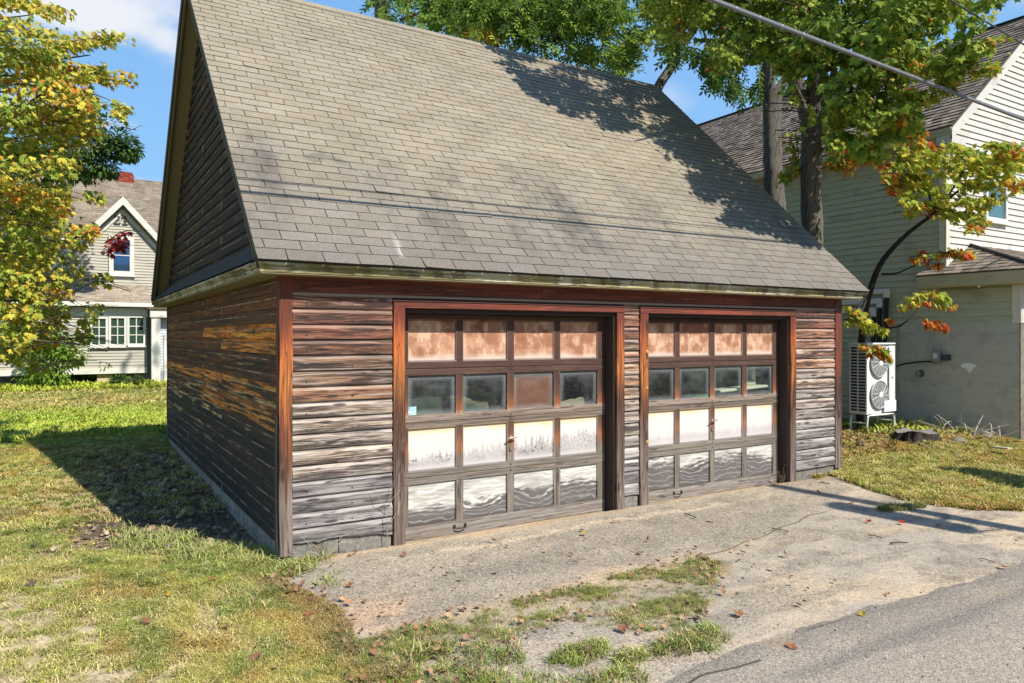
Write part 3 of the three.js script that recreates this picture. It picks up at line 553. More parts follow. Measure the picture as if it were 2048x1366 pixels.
const paneDust = [0, 1].map((k) => tex(512, 256, (u, v) => { // how much light the dusty glass lets straight through
  const n = fbm(u * 3 + k * 7, v * 3, 4), e = Math.min(Math.min(u, 1 - u) * 2.0, Math.min(v, 1 - v) * 1.4);
  const sp = ss(0.7, 0.8, fbm(u * 70, v * 60, 2)) * 0.25, top = ss(0.5, 1.0, v + (n - 0.5) * 0.3) * 0.12;
  return clamp(0.988 - 0.15 * (1 - ss(0.0, 0.28, e + (n - 0.5) * 0.2)) - 0.035 * ss(0.4, 0.8, n) - sp * 0.3 - top * 0.35, 0.4, 1);
}, { srgb: false }));
function sectionalDoor(k) {
  const dx = k * 2.93, map = doorTex(k), mat = new THREE.MeshStandardMaterial({ map, roughness: 0.82, bumpMap: map, bumpScale: 0.003 }), f = uvD(dx);
  const d = new THREE.Group(); d.name = 'garage_door'; garage.add(d); tag(d, k ? 'right sectional door with faint mildew' : 'left sectional door with dark mildew on its white panels');
  const fr = (x0, x1, y0, y1, z0, z1, s) => uvPlanar(jitter(box(x0 + dx, x1 + dx, y0, y1, z0, z1, 0.004), 0.0012, s + k * 50), f);
  const Z = -0.145;
  for (let r = 0; r < 4; r++) {
    const [a, b] = PY[r];
    part('rail', fr(1.13, 3.585, DY[r] + 0.002, a, Z - 0.035, Z, r * 2 + 1), mat, d);
    part('rail', fr(1.13, 3.585, b, DY[r + 1] - 0.002, Z - 0.035, Z - 0.001, r * 2 + 2), mat, d);
    const st = [[1.13, PX[0][0]], [PX[0][1], PX[1][0]], [PX[1][1], PX[2][0]], [PX[2][1], PX[3][0]], [PX[3][1], 3.585]];
    st.forEach(([x0, x1], i) => part('stile', fr(x0, x1, a + 0.0005, b - 0.0005, Z - 0.034, Z - 0.003, r * 9 + i), mat, d));
    PX.forEach(([x0, x1], i) => {
      if (r !== 2) { part('panel', fr(x0 - 0.008, x1 + 0.008, a - 0.008, b + 0.008, Z - 0.03, Z - 0.018, r * 11 + i), mat, d); return; }
      const g = new THREE.PlaneGeometry(x1 - x0, b - a); const flip = hash(i + k * 4, 9) > 0.5, dust = paneDust[(i + k) % 2];
      const uv = g.attributes.uv; for (let q = 0; q < uv.count; q++) uv.setX(q, flip ? 1 - uv.getX(q) : uv.getX(q));
      g.translate((x0 + x1) / 2 + dx, (a + b) / 2, Z - 0.022);
      part('pane', g, new THREE.MeshPhysicalMaterial({ color: '#dce4e6', specularIntensity: 0.55, roughness: 0.05, transmission: 1, transmissionMap: dust, thickness: 0, ior: 1.5 }), d);
      for (const [u0, u1, v0, v1] of [[x0, x1, a, a + 0.008], [x0, x1, b - 0.006, b]]) part('glazing_bead', fr(u0, u1, v0, v1, Z - 0.02, Z - 0.008, i + 70), mat, d);
    });
  }
  // lock handle at the middle stile, and a lift handle on the foot rail
  const lx = 2.35 + dx;
  part('lock_plate', (() => { const g = new THREE.CylinderGeometry(0.02, 0.02, 0.008, 12); g.rotateX(Math.PI / 2); g.scale(1, 1.6, 1); g.translate(lx, 0.77, Z + 0.005); return g; })(), brass, d);
  part('lock_handle', (() => { const g = merge([box(lx - 0.055, lx + 0.055, 0.868, 0.884, Z + 0.03, Z + 0.042, 0.005), box(lx - 0.009, lx + 0.009, 0.867, 0.885, Z - 0.002, Z + 0.034, 0.003), new THREE.CylinderGeometry(0.022, 0.022, 0.006, 12).rotateX(Math.PI / 2).translate(lx, 0.876, Z + 0.003)]); g.translate(-lx, -0.876, 0); g.rotateZ(0.12); g.translate(lx, 0.876, 0); return g; })(), brass, d);
  const hx = 1.76 + dx, hy = 0.035;
  part('lift_handle', merge([limb([V(hx - 0.06, hy + 0.012, Z), V(hx - 0.055, hy, Z + 0.03), V(hx, hy - 0.004, Z + 0.036), V(hx + 0.055, hy, Z + 0.03), V(hx + 0.06, hy + 0.012, Z)], [0.006, 0.006], 6), box(hx - 0.075, hx - 0.045, hy - 0.005, hy + 0.03, Z - 0.002, Z + 0.004), box(hx + 0.045, hx + 0.075, hy - 0.005, hy + 0.03, Z - 0.002, Z + 0.004)]), rust, d);
  const bolts = []; for (const y of [0.54, 0.6, 1.07, 1.115, 1.585, 1.63]) bolts.push(new THREE.SphereGeometry(0.009, 6, 5).scale(1, 1, 0.5).translate(lx, y, Z + 0.001)); part('bolt', merge(bolts), rust, d);
  if (!k) {
    const st = tex(64, 64, (u, v) => { const n = hash(Math.floor(u * 13), Math.floor(v * 11)); let c = mix3(rgb(196, 220, 224), rgb(108, 168, 184), v > 0.55 && n > 0.35 ? 0.8 : n * 0.35); return v < 0.5 && n > 0.72 ? rgb(140, 160, 168) : c; });
    part('sticker', box(1.22, 1.303, 1.16, 1.245, Z - 0.0205, Z - 0.0195), new THREE.MeshStandardMaterial({ map: st, roughness: 0.5 }), d);
  }
}
sectionalDoor(0); sectionalDoor(1);

// roof
const roofPt = (x, s, h) => [x, YE + 0.6925 * s + 0.7214 * h, ZE - 0.7214 * s + 0.6925 * h]; // s up the slope from the eave, h off the deck
const SLEN = (ZE - ZR) * 1.3862;
const roofTex = tex(2048, 1536, (u, v) => {
  const x = XL + u * 8.2, s = v * 5.95, row = Math.floor(s / 0.127), off = (row % 2) * 0.1525 + 0.03 * hash(row, 2), col = Math.floor((x + off) / 0.305), h = hash(col, row + 40), h2 = hash(col + 9, row);
  const big = fbm(x * 0.7, s * 0.9, 4), mid = fbm(x * 3, s * 3, 3), fine = fbm(x * 120, s * 120, 2), gran = hash(Math.floor(u * 2048), Math.floor(v * 1536));
  if (s > 5.885) return rgb(88, 80, 68);
  let c = mix3(rgb(138, 129, 115), rgb(162, 149, 126), ss(0.5, 2.6, s + (big - 0.5) * 2));
  c = mix3(c, rgb(164, 152, 126), ss(0.5, 0.66, fbm(x * 0.9 + 50, s * 1.1, 3)) * ss(1.2, 2.8, s) * 0.35);
  c = mix3(c, rgb(140, 138, 134), (h > 0.6 ? 1 : 0.2) * 0.22);
  c = mix3(c, rgb(150, 136, 112), h2 > 0.86 ? 0.2 : 0);
  // dark lichen running down from the middle of the slope
  const run = ss(0.46, 0.74, fbm(x * 2.4 + 8, s * 0.5 + 3, 5) * 0.7 + fbm(x * 9, s * 7, 4) * 0.3) * ss(0.15, 0.7, s) * (1 - ss(1.4, 2.4, s)) * (1 - ss(4.2, 6.5, x) * 0.5);
  c = mix3(c, rgb(80, 77, 73), clamp(run * (0.1 + 0.75 * fbm(x * 13, s * 10, 4))));
  c = mix3(c, rgb(70, 66, 62), ss(0.55, 0.68, fbm(x * 3.5 + 2, s * 3 + 30, 3)) * Math.exp(-(((s - 1.75) / 0.4) ** 2)) * (1 - ss(0.6, 2.2, x)) * 0.35 * (0.4 + fbm(x * 14, s * 12, 3)));
  c = mix3(c, rgb(92, 90, 90), (1 - ss(0, 0.5, s)) * 0.45 * mid);
  const drop = Math.exp(-(((x - 1.02 - (s - 0.2) * 0.06) / 0.028) ** 2)) * ss(0.08, 0.14, s) * (1 - ss(0.3, 0.5, s)); c = mix3(c, rgb(200, 198, 194), drop * 0.6);
  const k = 0.85 * (0.965 + 0.07 * h) * (0.8 + 0.24 * fine + 0.2 * gran) * (0.93 + 0.14 * mid);
  return [c[0] * k, c[1] * k, c[2] * k];
});
const roofMat = new THREE.MeshStandardMaterial({ map: roofTex, roughness: 0.95 });
const deckMat = std('#2f2c2a', 0.95);
{
  // deck under the shingles, both slopes, with thickness
  const th = 0.1, prism = (side) => { const s = new THREE.Shape([[0, 0], [SLEN, 0], [SLEN - th * SL, -th], [0, -th]].map((p) => new THREE.Vector2(...p))); const g = new THREE.ExtrudeGeometry(s, { depth: XR - XL - 0.02, bevelEnabled: false }); const p = g.attributes.position; for (let i = 0; i < p.count; i++) { const q = roofPt(0, p.getX(i), p.getY(i)); p.setXYZ(i, XL + 0.01 + p.getZ(i), q[1] - 0.002, side ? 2 * ZR - q[2] : q[2]); } g.computeVertexNormals(); if (side) { const ix = g.toNonIndexed(); return ix; } return g; };
  part('roof_deck', prism(0), deckMat, garage); part('roof_deck', prism(1), deckMat, garage);
  // tabs
  const tabs = [], rr = rng(5);
  for (let row = 0; row * 0.127 < SLEN - 0.04; row++) {
    const off = (row % 2) * 0.1525 + 0.03 * hash(row, 2);
    for (let col = Math.floor((XL + off) / 0.305); col * 0.305 - off < XR; col++) {
      const x0 = Math.max(XL, col * 0.305 - off + 0.0038), x1 = Math.min(XR, (col + 1) * 0.305 - off - 0.0038); if (x1 - x0 < 0.02) continue;
      const s0 = row * 0.127 - (row ? 0 : 0.02), s1 = Math.min((row + 1) * 0.127 + 0.012, SLEN), d0 = (rr() - 0.5) * 0.009, d1 = (rr() - 0.5) * 0.009, l0 = 0.0068 + rr() * 0.004 + (rr() > 0.985 ? 0.007 : 0), l1 = 0.0068 + rr() * 0.004 + (rr() > 0.985 ? 0.007 : 0);
      const A = roofPt(x0, s0 + d0, l0), B = roofPt(x1, s0 + d1, l1), C = roofPt(x1, s1, 0.0025), D = roofPt(x0, s1, 0.0025), A0 = roofPt(x0, s0 + d0 + 0.002, 0.001), B0 = roofPt(x1, s0 + d1 + 0.002, 0.001), C0 = roofPt(x1, s1, 0), D0 = roofPt(x0, s1, 0);
      const pos = [], uv = [], q = (...c) => { for (const i of [0, 1, 2, 0, 2, 3]) { pos.push(...c[i][0]); uv.push((c[i][1] - XL) / 8.2, c[i][2] / 5.95); } };
      const a = [A, x0 + 0.004, s0 + 0.004], b = [B, x1 - 0.004, s0 + 0.004], c = [C, x1 - 0.004, s1], d = [D, x0 + 0.004, s1];
      const e = (p) => [p, x0, 5.92]; q(a, b, c, d); q(e(A0), e(B0), e(B), e(A)); q(e(D0), e(A0), e(A), e(D)); q(e(B), e(B0), e(C0), e(C));
      const g = new THREE.BufferGeometry(); g.setAttribute('position', new THREE.Float32BufferAttribute(pos, 3)); g.setAttribute('uv', new THREE.Float32BufferAttribute(uv, 2)); g.computeVertexNormals();
      const m = V((x0 + x1) / 2, A[1], A[2]), dist = m.distanceTo(CAM); tabs.push([dist, g]);
    }
  }
  tabs.sort((a, b) => a[0] - b[0]);
  tabs.slice(0, 299).forEach(([, g]) => part('shingle', g, roofMat, garage));
  tag(part('upper_shingles', merge(tabs.slice(299).map((t) => t[1])), roofMat, garage), null, null, null, 'stuff');
  // ridge caps and plain back slope
  const cap = []; for (let x = XL; x < XR; x += 0.15) cap.push(...[0, 1].map((sd) => { const g = box(x, Math.min(x + 0.2, XR), -0.004, 0.004, 0, 0.13); g.rotateX(sd ? Math.PI - 0.765 : 0.765); g.translate(0, YR + 0.012 + hash(Math.round(x * 100), sd) * 0.003, ZR); return g; }));
  part('ridge_cap', uvPlanar(merge(cap), (x, y, z) => [(x - XL) / 8.2, 0.9 + (z - ZR) * 0.2]), roofMat, garage);
  part('back_slope', uvPlanar(gridGeo(2, 2, (u, v) => { const q = roofPt(mix(XL, XR, u), v * SLEN, 0.01); return [q[0], q[1], 2 * ZR - q[2]]; }), (x, y, z) => [(x - XL) / 8.2, (y - YE) / 4.2]), roofMat, garage);
}
// eaves: mossy fascia in two steps and the soffit; the same along the rakes
const mossTex = tex(1024, 64, (u, v) => { const A = u * 8.2, w = wood(A, v * 0.07, 77, 0.8), n = fbm(A * 2.2, v * 2, 4); let c = mix3(rgb(206, 192, 146), rgb(164, 148, 96), w.streak); c = mix3(c, rgb(214, 208, 184), ss(0.46, 0.62, fbm(A * 4 + 7, v * 3, 3)) * 0.75); c = mix3(c, rgb(116, 112, 62), ss(0.52, 0.68, n) * 0.6); c = mix3(c, rgb(64, 50, 36), w.g * 0.3 + w.crack * 0.4 + ss(0.62, 0.7, fbm(A * 9, v * 4, 3)) * 0.4); return c.map((q) => q * 0.9); }, { wrap: 'repeat' });
const mossMat = new THREE.MeshStandardMaterial({ map: mossTex, roughness: 0.85 }), darkRake = std('#6a6248', 0.85), soffitMat = std('#857a5c', 0.9);
const uvM = (g, o = 0) => uvPlanar(g, (x, y, z) => [(x + z * 0.97) / 8.2, (y - 2.4 + o) / 0.13]);
part('fascia_crown', uvM(jitter(merge([box(XL + 0.015, XR - 0.015, 2.497, 2.522, 0.05, 0.232, 0.006), box(XL + 0.02, XR - 0.02, 2.486, 2.4965, 0.05, 0.222, 0.003)]), 0.0015, 4)), mossMat, garage);
for (const [a, b] of [[XL + 0.03, 2.9], [2.904, 5.6], [5.604, XR - 0.05]]) part('fascia_board', uvM(jitter(box(a, b, 2.438, 2.4855, 0.16, 0.2, 0.004), 0.0018, a + 9), 0.03), mossMat, garage);
part('soffit', uvM(box(XL + 0.04, XR - 0.06, 2.428, 2.4375, -0.005, 0.195), 0.06), soffitMat, garage);
{ // sloped skirt roof across the left gable, its fascia and soffit
  const g = gridGeo(12, 2, (u, v) => { const y = mix(2.535, 2.8, v) + 0.01, z0 = ZE - (y + 0.035 - YE) / SL; return [mix(XL + 0.01, 0.0, v), y, mix(z0, 2 * ZR - z0, u)]; }, (u, v) => [u, v * 0.06]);
  part('skirt_roof', g, new THREE.MeshStandardMaterial({ map: roofTex, color: '#9a9a9c', roughness: 0.95 }), garage);
  part('skirt_trim', uvM(jitter(merge([box(XL + 0.005, XL + 0.14, 2.5, 2.527, -8.13, 0.048, 0.004), box(XL + 0.02, XL + 0.14, 2.484, 2.4995, -8.13, 0.048, 0.003)]), 0.0015, 6)), mossMat, garage);
  for (const [a, b] of [[-4.1, 0.155], [-8.12, -4.104]]) part('skirt_fascia', uvM(jitter(box(XL + 0.035, XL + 0.06, 2.438, 2.4835, a, b, 0.003), 0.002, 7 + a), 0.03), mossMat, garage);
  part('skirt_soffit', uvM(box(XL + 0.045, -0.002, 2.426, 2.4375, -8.1, -0.03), 0.05), soffitMat, garage);
  part('skirt_block', box(XL + 0.15, -0.004, 2.4385, 2.66, -8.0, -0.01), darkWood, garage);
}
function rake(x, out, back) { // barge boards along a sloping edge, outside face at x
  const lo = [0, 0.0], L = SLEN, mk = (h0, h1, x0, x1, s0 = 0.08) => { const s = [[s0, h0], [L - 0.01 + h0 * SL, h0], [L - 0.01 + h1 * SL, h1], [s0, h1]]; const pos = []; const P3 = (xx, [a, h]) => { const q = roofPt(xx, a, h); return [q[0], q[1], back ? 2 * ZR - q[2] : q[2]]; }; const f = (a, b, c, d) => pos.push(...a, ...b, ...c, ...a, ...c, ...d); const A = s.map((p) => P3(x0, p)), B = s.map((p) => P3(x1, p)); f(A[0], A[1], A[2], A[3]); f(B[3], B[2], B[1], B[0]); for (let i = 0; i < 4; i++) { const j = (i + 1) % 4; f(A[j], A[i], B[i], B[j]); } const g = new THREE.BufferGeometry(); g.setAttribute('position', new THREE.Float32BufferAttribute(pos, 3)); g.computeVertexNormals(); uvPlanar(g, (xx, y, z) => [(y * 1.38) / 8.2, xx * 3 + y * 0.02]); return g; };
  part('rake_board', mk(-0.006, -0.05, x, x + out * 0.03), darkRake, garage);
  part('rake_board', mk(-0.052, -0.16, x + out * 0.02, x + out * 0.045), darkRake, garage);
  part('rake_soffit', mk(-0.101, -0.115, x + out * 0.046, out > 0 ? -0.002 : GW + 0.002), soffitMat, garage);
}
rake(XL + 0.004, 1, false); rake(XL + 0.004, 1, true); rake(XR - 0.004, -1, false); rake(XR - 0.004, -1, true);
// ---------------------------------------------------------------- the two neighbouring houses
const onZ = (u, v, z) => { const d = at(u, v, 1).sub(CAM); return CAM.clone().addScaledVector(d, (z - CAM.z) / d.z); };
const onX = (u, v, x) => { const d = at(u, v, 1).sub(CAM); return CAM.clone().addScaledVector(d, (x - CAM.x) / d.x); };
const onG = (u, v, y0 = null) => { const d = at(u, v, 1).sub(CAM); let y = y0 ?? 0, p; for (let i = 0; i < 20; i++) { p = CAM.clone().addScaledVector(d, (y - CAM.y) / d.y); if (y0 === null) y = gy(p.x, p.z); } return p; };

const vinylTex = tex(512, 512, (u, v) => { const n = fbm(u * 3, v * 40, 3), d = fbm(u * 8 + 3, v * 6, 4); const k = 0.93 + 0.08 * n - 0.07 * ss(0.5, 0.75, d); return [k, k, k * 0.99]; }, { wrap: 'repeat' });
function vinyl(col) { return new THREE.MeshStandardMaterial({ map: vinylTex, color: new THREE.Color(col), roughness: 0.65 }); }
const white = new THREE.MeshStandardMaterial({ map: vinylTex, color: '#e9e6de', roughness: 0.55 });
function lap(a0, a1, y, h, put, l0 = null) { // one lap of vinyl: face leans out towards its lower edge
  const b0 = l0 ? l0(y + h) : [a0, a1], c0 = l0 ? l0(y) : [a0, a1];
  const q = [[c0[0], y, 0.028], [c0[1], y, 0.028], [b0[1], y + h, 0.004], [b0[0], y + h, 0.004]], e = [[c0[0], y, 0.0], [c0[1], y, 0.0], q[1], q[0]], pos = [], uv = [];
  for (const f of [q, e]) for (const i of [0, 1, 2, 0, 2, 3]) { pos.push(...put(...f[i])); uv.push(f[i][0] * 0.3, f[i][1] * 0.7); }
  const g = new THREE.BufferGeometry(); g.setAttribute('position', new THREE.Float32BufferAttribute(pos, 3)); g.setAttribute('uv', new THREE.Float32BufferAttribute(uv, 2)); g.computeVertexNormals(); return g;
}
const shingleGrit = tex(512, 512, (u, v) => { const k = 0.7 + 0.3 * fbm(u * 90, v * 90, 2) + 0.2 * (fbm(u * 6, v * 6, 3) - 0.5); return [k, k, k]; }, { wrap: 'repeat' });
function courses(P0, ex, es, nx, L, S, exposure, tabW, tones, seed, lift = 0.012) { // tabs laid on a slope: P0 corner, ex along the eave, es up the slope, nx off it
  const pos = [], col = [], uv = [], rr = rng(seed);
  const pt = (a, s, h) => P0.clone().addScaledVector(ex, a).addScaledVector(es, s).addScaledVector(nx, h);
  for (let r = 0; r * exposure < S(0) + 20 && r < 400; r++) {
    const s0 = r * exposure, lim = S(r); if (s0 >= lim) break; const [l0, l1] = L(s0 + exposure / 2);
    const off = rr() * tabW;
    for (let a = l0 - off; a < l1; a += tabW) {
      const a0 = Math.max(a, l0), a1 = Math.min(a + tabW * (rr() > 0.5 ? 0.97 : 0.99), l1); if (a1 - a0 < 0.01) continue;
      const t = tones[Math.floor(rr() * tones.length)], k = 0.85 + 0.3 * rr(), s1 = Math.min(s0 + exposure + 0.01, lim), lf = lift * (0.6 + 0.8 * rr());
      const A = pt(a0, s0, lf), B = pt(a1, s0, lf), C = pt(a1, s1, 0.002), D = pt(a0, s1, 0.002), E = pt(a0, s0, -0.002), G = pt(a1, s0, -0.002);
      for (const f of [[A, B, C, D], [E, G, B, A]]) for (const i of [0, 1, 2, 0, 2, 3]) { pos.push(f[i].x, f[i].y, f[i].z); col.push(t[0] * k, t[1] * k, t[2] * k); uv.push(f[i].x * 0.7 + f[i].z * 0.7, f[i].y * 0.9); }
    }
  }
  const g = new THREE.BufferGeometry(); g.setAttribute('position', new THREE.Float32BufferAttribute(pos, 3)); g.setAttribute('color', new THREE.Float32BufferAttribute(col, 3)); g.setAttribute('uv', new THREE.Float32BufferAttribute(uv, 2)); g.computeVertexNormals(); return g;
}
const tabMat = new THREE.MeshStandardMaterial({ map: shingleGrit, vertexColors: true, roughness: 0.95 });
const windowGlass = new THREE.MeshStandardMaterial({ color: '#25333a', roughness: 0.06, metalness: 0.2 });
function slab(pts, th, n) { // a flat polygon (points in order) with thickness th along -n
  const pos = [], f = (...q) => { for (let i = 1; i < q.length - 1; i++) for (const p of [q[0], q[i], q[i + 1]]) pos.push(p.x, p.y, p.z); };
  const low = pts.map((p) => p.clone().addScaledVector(n, -th)); f(...pts); f(...low.slice().reverse());
  pts.forEach((p, i) => { const j = (i + 1) % pts.length; f(low[i], low[j], pts[j], p); });
  const g = new THREE.BufferGeometry(); g.setAttribute('position', new THREE.Float32BufferAttribute(pos, 3)); g.computeVertexNormals(); return uvPlanar(g, (x, y, z) => [x * 0.4 + z * 0.4, y * 0.5]);
}

{ // ---- right: two-storey house, olive side wall in the shade and a white gable in the sun
  const h = thing('house', 'two-storey house with olive siding, white gable and grey shingle roof right of the garage', 'house', [0, 0, 0]);
  const X = 13, ZC = -1.4, YW = 5.72, XRG = 16.4, PITCH = 0.806, ZB = -15, olive = vinyl('#b8b99a'), bright = vinyl('#cbc8c0'), trim = vinyl('#d8d3c2'), creamTrim = vinyl('#bdb38e');
  const blk = new THREE.MeshStandardMaterial({ map: blockTex, color: '#b6b3a5', roughness: 0.9 });
  blk.map = vinylTex; const yr = 5.87 + PITCH * (XRG - 12.65), XEND = 2 * XRG - X;
  part('wall', merge([box(X + 0.002, X + 0.2, -0.3, YW, ZB, ZC - 0.02), box(X + 0.2, XEND, -0.3, YW, ZC - 0.2, ZC - 0.002), box(XEND - 0.2, XEND, -0.3, YW, ZB, ZC - 0.2), box(X + 0.2, XEND - 0.2, -0.3, YW, ZB, ZB + 0.2)]), olive, h);
  { const s = new THREE.Shape([[X, YW], [XEND, YW], [XRG, yr - 0.2]].map((p) => new THREE.Vector2(...p))); for (const z of [ZC - 0.2, ZB]) { const g = new THREE.ExtrudeGeometry(s, { depth: 0.198, bevelEnabled: false }); g.translate(0, 0, z); part('gable_wall', uvPlanar(g, (x, y) => [x, y]), bright, h); } }
  const putS = (a, y, o) => [X - o, y, -a], putG = (a, y, o) => [a, y, ZC + o];
  const e = 0.127;
  for (let y = 2.165; y < YW - 0.02; y += e) part('siding_board', lap(-ZC + 0.1, 12.5, y, Math.min(e, YW - y), putS), olive, h);
  for (let y = 0.12; y < 2.16; y += e) part('siding_board', lap(2.36, 6.5, y, e, putS), olive, h);
  for (let y = 2.165; y < 2.83; y += e) part('siding_board', lap(0.22, -ZC + 0.1, y, Math.min(e, 2.83 - y), putS), olive, h);
  for (let y = 3.1; y < yr - 0.4; y += e) { const top = (yy) => [X + 0.1, Math.min(XEND - 0.1, 18)]; const lim = (yy) => { const lo = yy > YW ? X + (yy - YW) / PITCH + 0.1 : X + 0.1; return [Math.max(lo, X + 0.1), 18.2]; }; part('siding_board', lap(0, 0, y, e, putG, lim), bright, h); }
  part('corner_board', box(X - 0.03, X + 0.1, 3.0, YW, ZC + 0.0, ZC + 0.035, 0.006), trim, h);
  part('corner_board', box(X - 0.032, X - 0.001, 3.0, YW, ZC - 0.1, ZC - 0.001, 0.006), trim, h);
  // block footing, painted; the joints just show
  const F0 = -0.1; let k = 500; for (let r = 0; r < 12; r++) for (let c = 0; c < 6; c++) { const y = -0.21 + r * 0.198, sh = r % 2 ? 0.199 : 0, z0 = Math.min(-0.001, sh - c * 0.398) + F0, z1 = Math.max(sh - (c + 1) * 0.398 + 0.0008 + F0, -2.34); if (z1 > z0 - 0.03) continue; const g = box(X - 0.03 + 0.0004 * hash(k, 2), X + 0.1, y, y + 0.1974, z1, z0, 0.001); part('block', uvPlanar(g, (x, yy, z) => [z * 0.5 + hash(k, 3), yy * 0.5]), blk, h); k++; }
  // porch: front corner in the sun, hipped roof
  const F_ = -0.1;
  part('porch_wall', merge([box(X, 17, -0.3, 2.84, F_ - 0.2, F_ - 0.003), box(X + 0.003, X + 0.12, 2.16, 2.84, ZC - 0.1, F_ - 0.2)]), bright, h);
  for (let y = 2.165; y < 2.83; y += e) part('siding_board', lap(X + 0.1, 17, y, Math.min(e, 2.83 - y), (a, yy, o) => [a, yy, F_ + o]), bright, h);
  part('block_face', uvPlanar(box(X - 0.028, 17, -0.3, 2.16, F_, F_ + 0.02), (x, y) => [x * 0.5, y * 0.5]), new THREE.MeshStandardMaterial({ map: blockTex, color: '#f4efe2', roughness: 0.9 }), h);
  part('corner_board', box(X - 0.032, X - 0.001, 2.15, 2.84, F_ - 0.12, F_ + 0.03, 0.005), trim, h);
  part('corner_board', box(X - 0.001, X + 0.1, 2.15, 2.84, F_ + 0.001, F_ + 0.035, 0.005), bright, h);
  const tones = [[0.31, 0.245, 0.185], [0.2, 0.155, 0.118], [0.4, 0.315, 0.24], [0.26, 0.205, 0.155]];
  { // porch roof planes
    const E0 = V(12.7, 3.1, -1.82), E1 = V(12.7, 3.1, 0.32), K = V(13.92, 3.74, -1.42), Rt = V(18, 3.74, -1.42), E2 = V(18, 3.1, 0.32);
    const nL = E1.clone().sub(E0).cross(K.clone().sub(E0)).normalize(); if (nL.y < 0) nL.negate(); const nF = V(0, 1.74, 0.64).normalize();
    part('porch_roof', slab([E0, E1, K], 0.05, nL), std('#4a4541', 0.95), h); part('porch_roof', slab([E1, E2, Rt, K], 0.05, nF), std('#4a4541', 0.95), h);
    const es = K.clone().sub(V(12.7, 3.1, -1.42)); const SLp = es.length(); es.normalize();
    tag(part('porch_shingles', merge([courses(V(12.69, 3.1, -1.82), V(0, 0, 1), es, nL, (s) => [0.4 * s / SLp, 2.16 - (2.16 - 0.4) * s / SLp], () => SLp, 0.14, 0.16, tones, 71, 0.012), courses(V(12.7, 3.1, 0.34), V(1, 0, 0), V(0, 0.64, -1.74).normalize(), nF, (s) => [1.22 * s / 1.85, 5.3], () => 1.85, 0.14, 0.16, tones, 72, 0.012)]), tabMat, h), null, null, null, 'stuff');
    part('porch_fascia', merge([box(12.7, 12.725, 2.86, 3.08, -1.8, 0.3, 0.004), box(12.7, 18, 2.86, 3.08, 0.3, 0.325, 0.004)]), creamTrim, h); part('porch_soffit', box(12.726, 13.0, 2.85, 2.865, -1.8, 0.29), creamTrim, h);
    part('porch_light', new THREE.SphereGeometry(0.03, 8, 6).translate(12.85, 2.84, -0.72), std('#efe9d8', 0.4), h);
    part('hip_cap', merge([limb([E1.clone().addScaledVector(nL, 0.02), K.clone().addScaledVector(nL, 0.02)], [0.035, 0.035], 6)]), std('#3a3634', 0.95), h);
  }
  // main roof: left slope with courses, right slope plain
  const nL = V(-PITCH, 1, 0).normalize(), es = V(1, PITCH, 0).normalize(), S = (XRG - 12.62) / es.x;
  part('roof', slab([V(12.62, 5.87, ZB - 0.3), V(12.62, 5.87, -1.08), V(XRG, yr + 0.02, -1.08), V(XRG, yr + 0.02, ZB - 0.3)], 0.1, nL), std('#4a4541', 0.95), h);
  part('roof', slab([V(XRG, yr + 0.02, -1.08), V(2 * XRG - 12.62, 5.87, -1.08), V(2 * XRG - 12.62, 5.87, ZB - 0.3), V(XRG, yr + 0.02, ZB - 0.3)], 0.1, V(PITCH, 1, 0).normalize()), std('#4a4541', 0.95), h);
  tag(part('roof_shingles', courses(V(12.6, 5.865, ZB - 0.3), V(0, 0, 1), es, nL, () => [0, -1.07 - ZB + 0.3], () => S, 0.143, 0.17, tones, 73, 0.024), tabMat, h), null, null, null, 'stuff');
  part('ridge', box(XRG - 0.12, XRG + 0.12, yr, yr + 0.035, ZB - 0.3, -1.07, 0.01), std('#3d3936', 0.95), h);
  part('fascia', box(12.6, 12.625, 5.7, 5.85, ZB, -1.09, 0.004), creamTrim, h); part('soffit', box(12.626, X - 0.002, 5.69, 5.705, ZB, -1.1), creamTrim, h);
  for (const [a, b] of [[0.0, 0.24]]) { const p = (x, d) => V(x, 5.87 + PITCH * (x - 12.65) - d, -1.065); part('rake_board', slab([p(12.6, b - 0.02), p(XRG, b), p(XRG, a + 0.02), p(12.6, a + 0.02)], 0.03, V(0, 0, 1)), bright, h); const q = (x, z) => V(x, 5.62 + PITCH * (x - 12.65), z); part('rake_soffit', slab([q(12.7, -1.1), q(XRG, -1.1), q(XRG, ZC), q(12.7, ZC)], 0.012, nL), bright, h); }
  part('cornice_return', merge([box(12.6, 13.1, 5.55, 5.7, -1.36, -1.07, 0.006)]), bright, h);
  // window of the gable
  const a = onZ(1966, 372, ZC), b = onZ(2009, 447, ZC), w = new THREE.Group(); w.name = 'window'; h.add(w);
  const x0 = a.x, x1 = b.x, y1 = a.y + 0.1, y0 = b.y;
  part('frame', merge([box(x0, x0 + 0.07, y0, y1, ZC + 0.02, ZC + 0.07, 0.004), box(x1 - 0.07, x1, y0, y1, ZC + 0.02, ZC + 0.07, 0.004), box(x0 + 0.07, x1 - 0.07, y1 - 0.07, y1, ZC + 0.02, ZC + 0.068), box(x0 + 0.07, x1 - 0.07, y0, y0 + 0.07, ZC + 0.02, ZC + 0.068)]), white, w);
  part('sill', box(x0 - 0.03, x1 + 0.03, y0 - 0.05, y0, ZC + 0.01, ZC + 0.1, 0.004), white, w); part('pane', box(x0 + 0.07, x1 - 0.07, y0 + 0.07, y1 - 0.07, ZC + 0.022, ZC + 0.03), new THREE.MeshStandardMaterial({ color: '#5f7f82', roughness: 0.08, metalness: 0.3 }), w);
